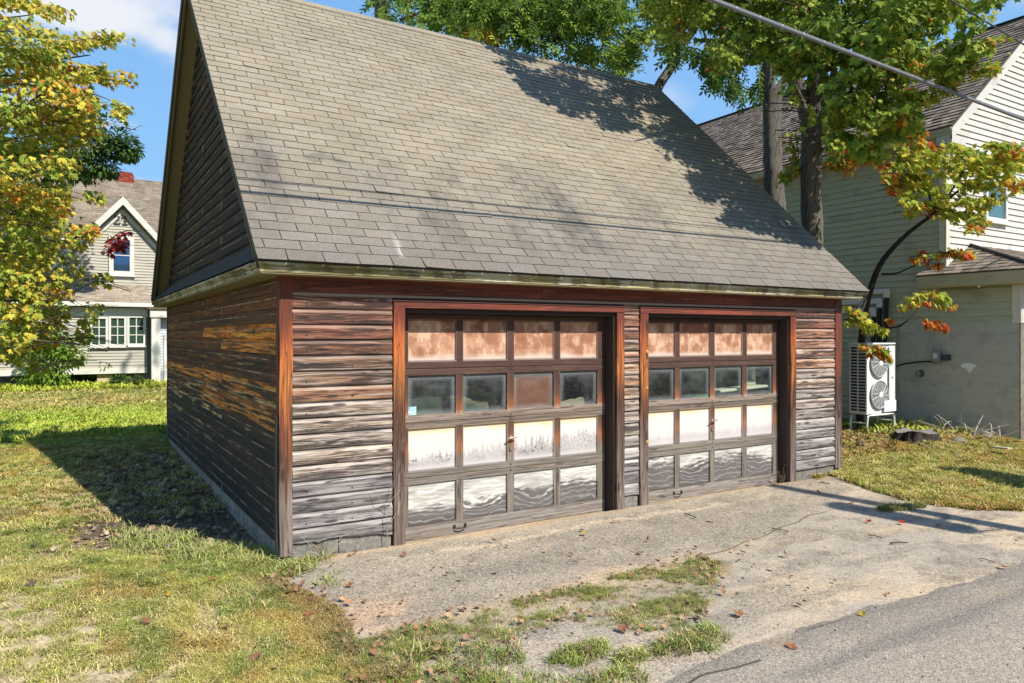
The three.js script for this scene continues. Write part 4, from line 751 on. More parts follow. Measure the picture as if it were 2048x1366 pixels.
  // worn plaster patch, pipe stub, meter box, conduit and cable
  { const c = onX(1938, 735, X - 0.034), pts = [[-0.16, 0.05], [-0.1, 0.08], [0.02, 0.09], [0.13, 0.06], [0.16, 0.03], [0.08, -0.02], [0.04, -0.08], [0.0, -0.1], [-0.03, -0.05], [-0.1, -0.01], [-0.15, 0.0]]; const g = new THREE.ExtrudeGeometry(new THREE.Shape(pts.map((p) => new THREE.Vector2(p[0] * 0.9, p[1]))), { depth: 0.004, bevelEnabled: false }); g.rotateY(-Math.PI / 2); g.translate(c.x, c.y, c.z); part('plaster_patch', g, std('#e3dfd3', 0.9), h); }
}
{
  const X = 12.965, p = onX(1876, 712, X), g = thing('meter_box', 'small grey electrical box with conduit on the block wall', 'electrical box', [p.x, p.y, p.z]);
  const gm = std('#8d9490', 0.5, { metalness: 0.3 }), dk = std('#3b3f3d', 0.6);
  part('box_body', new RoundedBoxGeometry(0.1, 0.22, 0.15, 2, 0.012).translate(-0.05, 0, 0), gm, g);
  part('label_plate', box(-0.104, -0.1005, -0.04, 0.05, -0.04, 0.035), std('#cfd4d0', 0.4), g);
  part('conduit', limb([V(-0.02, 0, -0.1), V(-0.02, 0.3, -0.1), V(-0.02, 0.62, -0.1)], [0.016, 0.016], 8), std('#a9a89e', 0.5), g);
  part('lower_conduit', limb([V(-0.02, -0.13, -0.12), V(-0.02, -0.16, -0.02), V(-0.02, -0.155, 0.09), V(-0.02, -0.1, 0.1)], [0.016, 0.016], 8), std('#a9a89e', 0.5), g);
  part('outlet', merge([box(-0.06, 0, -0.08, 0.03, 0.1, 0.25, 0.01), box(-0.075, -0.06, -0.06, 0.01, 0.13, 0.22, 0.006)]), dk, g);
  const q = onX(1790, 738, X), r = onX(1815, 727, X), s = onX(1862, 724, X);
  part('cable', limb([V(-0.35, q.y - p.y, q.z - p.z), V(-0.05, r.y - p.y, r.z - p.z), V(-0.03, -0.11, (s.z - p.z) * 1.4), V(-0.03, -0.13, -0.1)], [0.016, 0.016], 6), std('#16171a', 0.5), g);
  const v = onX(1842, 747, X), t = thing('pipe_stub', 'short grey drain pipe stub low on the block wall', 'pipe', [v.x, v.y, v.z]);
  part('pipe', new THREE.CylinderGeometry(0.055, 0.055, 0.12, 14, 1, true).rotateZ(Math.PI / 2).translate(-0.05, 0, 0), std('#6c706a', 0.5, { metalness: 0.4 }), t); part('collar', new THREE.TorusGeometry(0.06, 0.012, 6, 16).rotateY(Math.PI / 2).translate(-0.012, 0, 0), std('#4a4d49', 0.6), t); part('cap', new THREE.CylinderGeometry(0.05, 0.05, 0.02, 14).rotateZ(Math.PI / 2).translate(-0.09, 0, 0), std('#9aa09a', 0.4, { metalness: 0.5 }), t);
}
{ // line-set ducts on the siding and the heat pump on its stand
  const X = 12.975, duct = std('#d9d6c8', 0.5), blackP = std('#141517', 0.55);
  const labels = ['topmost white pipe duct with black pipe down the olive wall', 'middle white pipe duct with black pipe on the olive wall', 'lowest white pipe duct with black pipe on the olive wall'];
  [[1781, 582], [1767, 602], [1755, 620]].forEach(([u, v], i) => {
    const p = onX(u, v, X), g = thing('pipe_duct', labels[i], 'pipe duct', [p.x, p.y, p.z], 0, 'white pipe ducts on the olive wall');
    part('duct', new RoundedBoxGeometry(0.08, 0.11, 2.4, 2, 0.02).translate(-0.04, 0, -1.2), duct, g);
    part('elbow', new RoundedBoxGeometry(0.1, 0.2, 0.13, 3, 0.04).translate(-0.05, -0.05, -0.05), duct, g);
    part('pipe', limb([V(-0.05, -0.12, -0.05), V(-0.06, -0.5, -0.06), V(-0.06, -1.0 + i * 0.1, -0.08), V(-0.2, -1.4 + i * 0.2, -0.1)], [0.045, 0.04], 8), blackP, g);
  });
  const o = at(1735, 830, 13.4), g = thing('heat_pump', 'white two-fan heat pump on a tube stand against the olive wall', 'heat pump', [o.x, 0.08, o.z]);
  const y0 = o.y - 0.08, W = 0.88, D = 0.37, H = 1.3, wm = std('#e4e6e4', 0.4), gm = std('#d3d6d5', 0.45), dk = std('#24272a', 0.7), gr = std('#b9bcbc', 0.45);
  part('casing', merge([new RoundedBoxGeometry(W, H, D - 0.03, 2, 0.012).translate(W / 2, y0 + H / 2, -D / 2 - 0.015)]), wm, g);
  part('top_cover', new RoundedBoxGeometry(W + 0.02, 0.03, D + 0.02, 2, 0.008).translate(W / 2, y0 + H + 0.01, -D / 2), wm, g);
  // end grille: frame, dark coil, slats in two columns
  part('coil', box(-0.004, -0.0005, y0 + 0.05, y0 + H - 0.04, -D + 0.035, -0.035), dk, g);
  for (let i = 0; i <= 21; i++) part('slat', box(-0.014, -0.0045, y0 + 0.04 + i * 0.0575, y0 + 0.06 + i * 0.0575, -D + 0.03, -0.03), gm, g);
  for (const z of [-D + 0.015, -D / 2 - 0.012, -0.028]) part('grille_post', box(-0.016, -0.0045, y0 + 0.02, y0 + H - 0.01, z, z + 0.024), gm, g);
  for (const cy of [y0 + 0.36, y0 + 0.95]) { // fans behind radial guards
    const c = V(0.38, cy, 0);
    part('fan_ring', new THREE.TorusGeometry(0.262, 0.012, 8, 40).translate(c.x, c.y, 0.004), gr, g);
    part('fan_opening', new THREE.CylinderGeometry(0.258, 0.258, 0.006, 40).rotateX(Math.PI / 2).translate(c.x, c.y, 0.0), std('#7d8183', 0.7), g);
    for (let i = 0; i < 14; i++) { const t = i / 14 * 6.283 + 0.2; part('guard_spoke', limb([c.clone().add(V(Math.cos(t) * 0.05, Math.sin(t) * 0.05, 0.03)), c.clone().add(V(Math.cos(t + 0.12) * 0.16, Math.sin(t + 0.12) * 0.16, 0.028)), c.clone().add(V(Math.cos(t + 0.18) * 0.26, Math.sin(t + 0.18) * 0.26, 0.008))], [0.005, 0.005], 5), wm, g); }
    const rings = []; for (let r = 0.08; r < 0.26; r += 0.022) rings.push(new THREE.TorusGeometry(r, 0.0018, 4, 36).translate(c.x, c.y, 0.022)); part('guard_ring', merge(rings), gr, g);
    part('hub', new THREE.CylinderGeometry(0.05, 0.055, 0.02, 20).rotateX(Math.PI / 2).translate(c.x, c.y, 0.026), wm, g);
  }
  part('side_panel', box(0.68, W - 0.012, y0 + 0.03, y0 + H - 0.03, 0.0005, 0.006), gm, g);
  part('maker_mark', merge([box(0.765, 0.782, y0 + 0.655, y0 + 0.68, 0.0065, 0.008), box(0.79, 0.807, y0 + 0.655, y0 + 0.68, 0.0065, 0.008), box(0.782, 0.79, y0 + 0.664, y0 + 0.671, 0.0065, 0.0078)]), std('#2d3034', 0.5), g);
  part('service_cover', box(0.5, W + 0.004, y0 + 0.03, y0 + 0.24, 0.0065, 0.02, 0.004), wm, g);
  const stand = thing('pump_stand', 'bent white tube stand carrying the heat pump', 'stand', [o.x, 0.08, o.z]);
  for (const z of [-0.02, -D + 0.02]) part('tube_frame', limb([V(0.02, -0.02, z), V(0.02, y0 - 0.12, z), V(0.06, y0 - 0.035, z), V(0.14, y0 - 0.022, z), V(W - 0.1, y0 - 0.022, z), V(W - 0.03, y0 - 0.035, z), V(W, y0 - 0.12, z), V(W, -0.02, z)], [0.02, 0.02], 8), wm, stand);
  for (const x of [0.02, W]) part('cross_tube', limb([V(x, y0 - 0.16, -0.02), V(x, y0 - 0.16, -D + 0.02)], [0.014, 0.014], 6), wm, stand);
}

{ // ---- left: pale house across the lawn
  const h = thing('house', 'pale clapboard house with brown roof and small front gable across the lawn', 'house', [0, 0, 0]);
  const Z = -26, sid = vinyl('#b3aea2'), wt = vinyl('#dedbd2'), brown = [[0.31, 0.25, 0.185], [0.28, 0.22, 0.16], [0.34, 0.275, 0.2]];
  const p = (u, v, z = Z) => onZ(u, v, z), pk = p(245, 396);
  const clap = (a0, a1, y0, y1, z, lim) => { const a = []; for (let y = y0; y < y1; y += 0.115) a.push(lap(a0, a1, y, Math.min(0.115, y1 - y), (q, yy, o) => [q, yy, z + o], lim)); return merge(a); };
  const XA = -9.5, XB = 6.5, eave = 5.75;
  part('wall', merge([box(XA, XB, -0.2, eave, Z - 6, Z - 0.42)]), sid, h);
  part('siding', clap(XA, XB, 0.7, eave, Z - 0.4), sid, h);
  // main roof
  const yR = 8.75, zR = Z - 3.4; const es = V(0, yR - eave, zR - (Z - 0.1)), SS = es.length(); es.normalize(); const n = V(0, -es.z, es.y);
  part('roof', slab([V(XA - 0.3, eave, Z - 0.1), V(XB + 0.3, eave, Z - 0.1), V(XB + 0.3, yR, zR), V(XA - 0.3, yR, zR)], 0.12, n), std('#6d5c49', 0.95), h);
  part('roof', slab([V(XA - 0.3, yR, zR), V(XB + 0.3, yR, zR), V(XB + 0.3, eave, zR - 3.3), V(XA - 0.3, eave, zR - 3.3)], 0.12, V(0, -es.z, -es.y)), std('#6d5c49', 0.95), h);
  tag(part('roof_shingles', courses(V(XA - 0.3, eave, Z - 0.08), V(1, 0, 0), es, n, () => [0, XB - XA + 0.6], () => SS, 0.15, 0.32, brown, 81, 0.012), tabMat, h), null, null, null, 'stuff');
  part('eave_board', box(XA - 0.3, pk.x - 1.7, eave - 0.2, eave - 0.02, Z - 0.12, Z - 0.08), wt, h);
  // front gable
  const sl = 1.14, gy0 = 3.55, gx0 = pk.x - 2.35, gx1 = pk.x + 2.35; const lim = (y) => { const d = Math.min(2.2, Math.max(0, (pk.y - 0.25 - y) / sl)); return [pk.x - d, pk.x + d]; };
  part('gable_siding', clap(0, 0, gy0, pk.y - 0.3, Z, lim), sid, h);
  { const s = new THREE.Shape([[gx0 + 0.15, 3.2], [gx1 - 0.15, 3.2], [gx1 - 0.15, pk.y - 2.7], [pk.x, pk.y - 0.25], [gx0 + 0.15, pk.y - 2.7]].map((q) => new THREE.Vector2(...q))); const g = new THREE.ExtrudeGeometry(s, { depth: 1.6, bevelEnabled: false }); g.translate(0, 0, Z - 1.605); part('gable_wall', uvPlanar(g, (x, y) => [x, y]), sid, h); }
  for (const sd of [-1, 1]) {
    const q = (d, off, z) => V(pk.x + sd * d, pk.y - sl * d - off, z), nn = V(sd * sl, 1, 0).normalize();
    part('rake_board', slab([q(0, -0.01, Z + 0.33), q(2.45, -0.01, Z + 0.33), q(2.45, 0.3, Z + 0.33), q(0, 0.3, Z + 0.33)], 0.04, V(0, 0, 1)), wt, h);
    part('rake_trim', slab([q(0, 0.42, Z + 0.05), q(2.3, 0.42, Z + 0.05), q(2.3, 0.62, Z + 0.05), q(0, 0.62, Z + 0.05)], 0.03, V(0, 0, 1)), wt, h);
    part('gable_roof', slab([q(0, 0, Z + 0.28), q(2.5, 0, Z + 0.28), q(2.5, 0, Z - 3.2), q(0, 0, Z - 3.2)], 0.1, nn), std('#6d5c49', 0.95), h);
  }
  part('gable_ridge', box(pk.x - 0.08, pk.x + 0.08, pk.y - 0.06, pk.y + 0.0, Z - 3, Z + 0.28), std('#6d5c49', 0.95), h);
  const win = (u0, u1, v0, v1, z, rows, cols, pane, casing = 0.1) => {
    const a = p(u0, v0, z), b = p(u1, v1, z), w = new THREE.Group(); w.name = 'window'; h.add(w); const c = casing;
    part('frame', merge([box(a.x, a.x + c, b.y, a.y, z, z + 0.07), box(b.x - c, b.x, b.y, a.y, z, z + 0.07), box(a.x + c, b.x - c, a.y - c, a.y, z, z + 0.068), box(a.x + c, b.x - c, b.y, b.y + c, z, z + 0.068)]), wt, w);
    const iw = (b.x - a.x - 2 * c) / cols, ih = (a.y - b.y - 2 * c) / rows;
    for (let i = 0; i < cols; i++) for (let j = 0; j < rows; j++) part('pane', box(a.x + c + i * iw + 0.006, a.x + c + (i + 1) * iw - 0.006, b.y + c + j * ih + 0.006, b.y + c + (j + 1) * ih - 0.006, z + 0.005, z + 0.015), pane, w);
    const bars = []; for (let i = 1; i < cols; i++) bars.push(box(a.x + c + i * iw - 0.016, a.x + c + i * iw + 0.016, b.y + c, a.y - c, z + 0.01, z + 0.035)); for (let j = 1; j < rows; j++) bars.push(box(a.x + c, b.x - c, b.y + c + j * ih - 0.016, b.y + c + j * ih + 0.016, z + 0.01, z + 0.037)); if (bars.length) part('glazing_bars', merge(bars), wt, w);
    part('sill', box(a.x - 0.04, b.x + 0.04, b.y - 0.06, b.y, z, z + 0.1), wt, w);
  };
  const skyPane = new THREE.MeshStandardMaterial({ color: '#53708f', roughness: 0.05, metalness: 0.75 }), greenPane = new THREE.MeshStandardMaterial({ color: '#3d5346', roughness: 0.1, metalness: 0.2 });
  win(218, 268, 470, 551, Z + 0.02, 2, 1, skyPane, 0.15);
  // number on the gable
  const font = await new FontLoader().loadAsync('fonts/droid/droid_serif_bold.typeface.json'), np = p(242, 441);
  const ng = new TextGeometry('21', { font, size: 0.34, depth: 0.03, curveSegments: 3 }); ng.translate(np.x - 0.27, np.y - 0.17, Z + 0.03); part('house_number', ng, std('#3a3a3c', 0.6), h);
  // sunroom below: skirt roof, three windows, clapboard, open crawl space
  const zs = Z + 0.9, r0 = p(120, 604, zs + 0.3), r1 = p(303, 606, zs + 0.3), rt = p(303, 571, Z), e2 = V(0, rt.y - r1.y, Z - zs - 0.3), s2 = e2.length(); e2.normalize();
  part('lower_roof', slab([V(-4, r1.y, zs + 0.3), V(r1.x, r1.y, zs + 0.3), V(r1.x, rt.y, Z), V(-4, rt.y, Z)], 0.06, V(0, -e2.z, e2.y)), std('#8a7660', 0.95), h);
  tag(part('lower_shingles', courses(V(-4, r1.y, zs + 0.32), V(1, 0, 0), e2, V(0, -e2.z, e2.y), () => [0, r1.x + 4], () => s2, 0.13, 0.3, [[0.42, 0.35, 0.26], [0.38, 0.31, 0.23], [0.45, 0.37, 0.28]], 83, 0.01), tabMat, h), null, null, null, 'stuff');
  part('gutter', box(-4, r1.x + 0.08, r1.y - 0.17, r1.y - 0.01, zs + 0.28, zs + 0.4, 0.02), wt, h);
  const w1 = p(294, 735, zs), top = r1.y - 0.2, bx1 = w1.x;
  part('sunroom_wall', box(-4, bx1, w1.y - 0.1, top, Z - 0.5, zs - 0.002), sid, h);
  part('sunroom_siding', clap(-4, bx1, w1.y, top - 0.3, zs), sid, h);
  part('head_board', box(-3.2, bx1 + 0.02, top - 0.34, top, zs, zs + 0.05), wt, h); part('skirt_board', box(-4, bx1, w1.y - 0.2, w1.y, zs, zs + 0.05), wt, h);
  win(254, 291, 631, 691, zs + 0.022, 3, 2, greenPane, 0.08); win(217, 253, 632, 692, zs + 0.022, 3, 2, greenPane, 0.08); win(180, 216, 633, 693, zs + 0.022, 3, 2, greenPane, 0.08);
  const pr = p(209, 760, zs - 0.2); part('pier', box(pr.x - 0.25, pr.x + 0.25, -0.1, w1.y - 0.2, zs - 0.5, zs - 0.1, 0.01), std('#c2b592', 0.95), h);
  part('crawl_back', box(-4, 6, -0.1, w1.y - 0.1, Z - 0.6, Z - 0.55), std('#2d2a26', 1), h);
  // side porch: post, beam and the wall behind it in shade
  const pz = Z + 1.5, c0 = p(303, 640, pz), c1 = p(321, 775, pz);
  part('porch_post', box(c0.x, c1.x, 0, c0.y + 0.1, pz - 0.2, pz, 0.006), wt, h); part('porch_beam', box(c0.x - 0.05, c0.x + 3, c0.y + 0.1, c0.y + 0.42, pz - 0.25, pz + 0.05, 0.01), wt, h);
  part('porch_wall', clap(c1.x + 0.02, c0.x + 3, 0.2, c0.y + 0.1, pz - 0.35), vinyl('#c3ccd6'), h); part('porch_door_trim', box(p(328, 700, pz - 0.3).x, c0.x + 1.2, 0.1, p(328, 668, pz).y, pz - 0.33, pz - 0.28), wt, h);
  part('porch_roof', box(c0.x - 0.15, c0.x + 3, c0.y + 0.42, c0.y + 0.5, pz - 2, pz + 0.12), std('#6d5c49', 0.95), h); part('porch_floor', box(c0.x - 0.05, c0.x + 3, -0.1, 0.16, pz - 2, pz), std('#8d8a86', 0.9), h);
  // red chimney
  const ch = onZ(251, 338, zR); const cg = []; for (let r = 0; r < 5; r++) for (let i = 0; i < 3; i++) cg.push([r, i]);
  const cm = [std('#8f3c2c', 0.9), std('#7a3026', 0.9), std('#9d4a36', 0.9)];
  for (const [r, i] of cg) part('brick', box(ch.x - 0.3 + i * 0.2 + (r % 2) * 0.03, ch.x - 0.11 + i * 0.2 + (r % 2) * 0.03, yR - 0.25 + r * 0.085, yR - 0.175 + r * 0.085, zR - 0.3, zR + 0.28 + 0.01 * hash(r, i)), cm[(r * 2 + i) % 3], h);
  part('chimney_cap', jitter(box(ch.x - 0.22, ch.x + 0.26, yR + 0.175, yR + 0.24, zR - 0.2, zR + 0.2, 0.01), 0.02, 8), cm[1], h);
  // beige outbuilding at the far left
  const b0 = onZ(-60, 676, -34), b1 = onZ(52, 636, -34), g = thing('shed', 'plain beige outbuilding far beyond the lawn at the left edge', 'building', [b0.x, 0, -34]);
  part('wall', box(-6, b1.x - b0.x, 0, b1.y + 0.6, -4, 0), vinyl('#e0bd92'), g); part('roof', slab([V(-6.2, b1.y + 0.6, 0.3), V(b1.x - b0.x + 0.2, b1.y + 0.6, 0.3), V(b1.x - b0.x + 0.2, b1.y + 2, -2.2), V(-6.2, b1.y + 2, -2.2)], 0.1, V(0, 0.87, 0.49)), std('#7b6d60', 0.95), g);
  part('skirt_board', box(-6, b1.x - b0.x + 0.01, 0, 1.9, 0.001, 0.03), vinyl('#a59a8c'), g);
}
// ---------------------------------------------------------------- trees
const barkTex = tex(256, 512, (u, v) => { const pu = u * 6.283, n = fbm(Math.cos(pu) * 5 + 9, v * 5 + Math.sin(pu) * 5, 4), r = 1 - Math.abs(fbm(Math.cos(pu) * 9, v * 3.2 + Math.sin(pu) * 9, 3) - 0.5) * 2; let c = mix3(rgb(140, 133, 122), rgb(98, 92, 84), n); c = mix3(c, rgb(34, 30, 28), ss(0.82, 0.97, r) * 0.85); c = mix3(c, rgb(132, 128, 112), ss(0.6, 0.8, fbm(Math.cos(pu) * 3, v * 3 + 7 + Math.sin(pu) * 3, 3)) * 0.4); return c; }, { wrap: 'repeat' });
const barkMat = new THREE.MeshStandardMaterial({ map: barkTex, bumpMap: barkTex, bumpScale: 0.03, roughness: 0.95 });
const twigMat = std('#3a322b', 0.9);
function leafGeo(half, fold = 0.16, droop = 0.12) { // half outline from base to tip, mirrored about the midrib
  const pos = [], c = [0, 0.42, 0];
  const out = [...half.map(([x, y]) => [x, y]), ...half.slice(1, -1).reverse().map(([x, y]) => [-x, y])], pt = ([x, y]) => [x, y, Math.abs(x) * fold - y * y * droop];
  for (let i = 0; i < out.length; i++) { const a = out[i], b = out[(i + 1) % out.length]; pos.push(...pt(a), ...pt(b), ...[c[0], c[1], -0.02]); }
  const g = new THREE.BufferGeometry(); g.setAttribute('position', new THREE.Float32BufferAttribute(pos, 3)); g.computeVertexNormals(); return g;
}
const MAPLE = leafGeo([[0, 0], [0.26, 0.02], [0.5, 0.12], [0.36, 0.3], [0.56, 0.62], [0.24, 0.56], [0, 1.0]]);
const MAPLE2 = leafGeo([[0, 0], [0.2, 0.0], [0.46, 0.2], [0.3, 0.34], [0.5, 0.7], [0.2, 0.6], [0, 1.05]], -0.2, 0.3);
const OVAL = leafGeo([[0, 0], [0.2, 0.25], [0.24, 0.5], [0.13, 0.8], [0, 1]], 0.2, 0.15);
const FROND = (() => { const a = []; for (let i = 0; i < 5; i++) for (const s of [-1, 1]) { const g = OVAL.clone(); g.scale(0.3, 0.38, 0.3); g.rotateZ(s * -0.95); g.rotateY(s * (i % 2 ? 0.5 : -0.3)); g.translate(0, 0.12 + i * 0.18, -0.12 * (i / 5) ** 2); a.push(g); } const t = OVAL.clone(); t.scale(0.3, 0.34, 0.3); t.translate(0, 0.98, -0.1); a.push(t); const r = new THREE.BoxGeometry(0.008, 1, 0.006).toNonIndexed(); r.deleteAttribute('uv'); r.translate(0, 0.5, -0.03); a.push(r); a.forEach((g) => g.deleteAttribute('uv')); return mergeGeometries(a); })();
const leafMat = new THREE.MeshPhysicalMaterial({ color: '#ffffff', roughness: 1, transmission: 0.42, thickness: 0, side: THREE.DoubleSide, specularIntensity: 0.25 });
leafMat.roughness = 0.95;
const leafTint = new Map();
function tintMat(c) { const k = c.map((x) => Math.round(x * 24)).join(); if (!leafTint.has(k)) { const m = leafMat.clone(); m.color.setRGB(...c); leafTint.set(k, m); } return leafTint.get(k); }
const Q = new THREE.Quaternion(), M4 = new THREE.Matrix4();
function leafMatrix(p, dir, nrm, size, rr) {
  const y = dir.clone().normalize(), z = nrm.clone().addScaledVector(y, -nrm.dot(y)); if (z.lengthSq() < 1e-4) z.set(0, 1, 0.01).addScaledVector(y, -y.y); z.normalize();
  const x = y.clone().cross(z);
  return new THREE.Matrix4().makeBasis(x.multiplyScalar(size * (0.85 + 0.3 * rr())), y.multiplyScalar(size), z.multiplyScalar(size)).setPosition(p);
}
function project(p) { const d = p.clone().sub(CAM), z = d.dot(FWD); return [1024 + F * d.dot(RGT) / z, HY - F * d.y / z, z]; }
// leaves on a spray: a twig from a to b with leaves in a flat fan on both sides
function spray(out, twigs, a, b, width, n, size, color, rr, { droop = 0.25, test = null, flat = 0.45 } = {}) {
  const d = b.clone().sub(a), L = d.length(); d.normalize(); const side = V(0, 1, 0).cross(d).normalize(), sag = L * 0.08;
  if (twigs && L > 0.15) twigs.push(limb([a, a.clone().lerp(b, 0.5).add(V(0, sag, 0)), b], [0.006 + L * 0.004, 0.003], 4));
  for (let i = 0; i < n; i++) {
    const t = Math.pow(rr(), 0.75), w = width * (1 - 0.55 * t) * (rr() * 2 - 1) * (0.4 + 0.6 * rr());
    const p = a.clone().lerp(b, t * 1.04).addScaledVector(side, w).add(V(0, sag * 4 * t * (1 - t) + (rr() - 0.5) * width * flat - Math.abs(w) * 0.18, 0));
    if (test && !test(p)) continue;
    const dir = d.clone().multiplyScalar(0.5).addScaledVector(side, Math.sign(w) * (0.3 + rr() * 0.7)).add(V((rr() - 0.5) * 0.7, -droop - rr() * 0.7, (rr() - 0.5) * 0.7));
    const nrm = V((rr() - 0.5) * 1.9, 0.8, (rr() - 0.5) * 1.9).addScaledVector(SUN, 0.3);
    out.push({ p, m: leafMatrix(p, dir, nrm, size * (0.7 + 0.6 * rr()), rr), c: color(p, rr), v: Math.floor(rr() * 2) });
  }
}
function growLeaves(tree, leaves, geos, singles) {
  leaves.forEach((l) => { l.z = project(l.p)[2]; const [u, v] = project(l.p); l.in = u > -20 && u < 2068 && v > -20 && v < 1386; });
  leaves.sort((a, b) => (b.in - a.in) || a.z - b.z);
  const one = leaves.slice(0, singles), rest = leaves.slice(singles);
  one.forEach((l) => { const m = part('leaf', geos[l.v % geos.length], tintMat(l.c), tree); m.matrix.copy(l.m); m.matrix.decompose(m.position, m.quaternion, m.scale); });
  geos.forEach((g, gi) => {
    const sub = rest.filter((l) => l.v % geos.length === gi); if (!sub.length) return;
    const im = new THREE.InstancedMesh(g, leafMat, sub.length); im.name = 'crown'; im.castShadow = im.receiveShadow = true; im.userData.kind = 'stuff';
    sub.forEach((l, i) => { im.setMatrixAt(i, l.m); im.setColorAt(i, new THREE.Color().setRGB(...l.c)); }); tree.add(im);
  });
}
const hueMix = (stops) => (p, rr) => { const t = rr() * (stops.length - 1), i = Math.min(stops.length - 2, Math.floor(t)), c = mix3(stops[i], stops[i + 1], t - i), k = 0.75 + 0.5 * rr(); return [c[0] * k, c[1] * k, c[2] * k]; };
const GREEN = [0.18, 0.29, 0.035], LIME = [0.36, 0.43, 0.06], YELLOW = [0.62, 0.53, 0.075], GOLD = [0.58, 0.34, 0.05], ORANGE = [0.6, 0.17, 0.03], RED = [0.42, 0.05, 0.03], DEEP = [0.06, 0.115, 0.02], CRIM = [0.25, 0.025, 0.04];

{ // ---- maple at the left edge, turning yellow; its trunk stands just outside the picture
  const t = thing('maple_tree', 'maple tree turning yellow and orange reaching in over the lawn at the left edge', 'tree', [-4.6, 0, -8.6]), rr = rng(101), base = V(-4.6, 0, -8.6);
  const loc = (p) => p.clone().sub(base);
  part('trunk', limb([V(0, -0.1, 0), V(0.05, 1.5, 0.05), V(-0.05, 3.5, 0), V(0.1, 6, -0.1), V(0.05, 9.5, 0.1)], [0.24, 0.2, 0.17, 0.12, 0.04], 12, 0.08, 3), barkMat, t);
  const lawnOk = (p) => { const w = p.clone().add(base), g = w.clone().addScaledVector(SUN, -w.y / SUN.y), [u, v] = project(g); return !(u > -10 && u < 2048 && v > 760 && v < 1366) || (u < 170 - (v > 850 ? 60 : 0) && v > 822 && v < 892 && fbm(g.x * 2.4, g.z * 0.8, 3) > 0.5); };
  const leaves = [], twigs = [];
  const mixY = hueMix([LIME, GREEN, LIME, YELLOW, YELLOW, YELLOW, GOLD]), mixO = hueMix([YELLOW, GOLD, ORANGE]), mixG = hueMix([GREEN, LIME, LIME, YELLOW]), mixR = hueMix([CRIM, RED, CRIM]);
  const list = [[-60, 0, 140, 28, 18], [-60, 75, 130, 95, 40], [60, 120, 258, 76, 22], [30, 150, 262, 160, 26, 1], [60, 200, 205, 140, 28], [120, 190, 272, 232, 14], [-60, 120, 130, 140, 55], [-60, 170, 170, 190, 40, 1], [0, 215, 175, 215, 34], [-60, 262, 205, 258, 42, 1], [0, 300, 192, 288, 40], [-60, 345, 150, 335, 40], [0, 385, 205, 402, 24], [-60, 375, 130, 425, 35, 1], [30, 430, 178, 426, 24], [-60, 445, 175, 475, 42], [0, 500, 160, 500, 40], [110, 478, 215, 462, 20, 1], [210, 490, 306, 462, 12, 3], [205, 505, 268, 488, 14, 3], [-60, 520, 145, 540, 48], [70, 560, 266, 580, 26, 0], [30, 605, 186, 597, 36, 1], [-60, 575, 105, 600, 48], [80, 650, 238, 615, 22], [-60, 640, 135, 660, 40], [100, 680, 258, 690, 14, 2], [40, 695, 225, 702, 22, 1], [70, 745, 200, 722, 16, 2], [-60, 720, 40, 690, 34, 1], [-60, 40, 60, 60, 40], [-60, 220, 90, 240, 46, 2], [-60, 310, 80, 310, 46, 2], [-60, 410, 80, 400, 44], [-60, 490, 70, 480, 46, 2], [-60, 600, 60, 560, 44], [-40, 95, 100, 120, 38, 2], [-60, 610, 175, 655, 30], [-60, 560, 120, 590, 34], [-60, 660, 110, 690, 30, 2], [20, 640, 150, 700, 26], [-60, 700, 90, 735, 24, 2], [60, 590, 175, 620, 24], [0, 700, 150, 660, 26], [60, 620, 190, 640, 22, 2], [150, 575, 230, 560, 20, 2], [130, 250, 215, 215, 22]];
  for (const [u0, v0, u1, v1, w, kind] of list) {
    for (let rep = 0; rep < 3; rep++) {
      const D = 10.6 + rr() * 2.4, dz = (rr() - 0.5) * 1.2, jv = (rr() - 0.5) * w * 0.9;
      const a = loc(at(u0, v0 + jv, D)), b = loc(at(u1 - rep * 25 * rr(), v1 + jv * 0.6, D + dz)), len = a.distanceTo(b);
      const col = kind === 3 ? mixR : kind === 1 ? (p, r) => (r() < 0.4 ? mixO(p, r) : mixY(p, r)) : kind === 2 ? mixG : mixY;
      spray(leaves, twigs, a, b, Math.max(0.13, w / F * D * 1.2), Math.round(len * (kind === 3 ? 70 : 98)), 0.084, col, rr, { test: lawnOk, flat: 0.95 });
    }
  }
  // upper crown outside the frame and the side away from the camera
  for (let i = 0; i < 150; i++) { const th = rr() * 6.28, y = 2.5 + rr() * 7.5, r = (3.4 - Math.abs(y - 5) * 0.35) * (0.5 + 0.5 * rr()); const b = V(Math.cos(th) * r - 0.6, y, Math.sin(th) * r), a = V(b.x * 0.3, y + 0.3, b.z * 0.3); const [u] = project(b.clone().add(base)), [u2] = project(a.clone().add(base)); if (Math.max(u, u2) > -30) continue; spray(leaves, null, a, b, 0.5, 60, 0.1, mixY, rr, { test: lawnOk }); }
  for (const [y, u, v] of [[2.2, 150, 600], [2.8, 120, 480], [3.4, 150, 400], [4.0, 160, 290], [4.8, 150, 190], [5.6, 180, 110], [6.4, 60, 30], [1.9, 170, 690], [3.1, 60, 330]]) { const e = loc(at(u, v, 11.6)); part('limb', limb([V(0, y, 0), e.clone().multiplyScalar(0.45).add(V(0, y * 0.55 - e.y * 0.02 + 0.15, 0)), e], [0.055, 0.03, 0.01], 7, 0.05, y), barkMat, t); }
  part('twigs', merge(twigs), twigMat, t);
  growLeaves(t, leaves.map((l) => l), [MAPLE, MAPLE2], 0);
  leaves.length = 0;
}
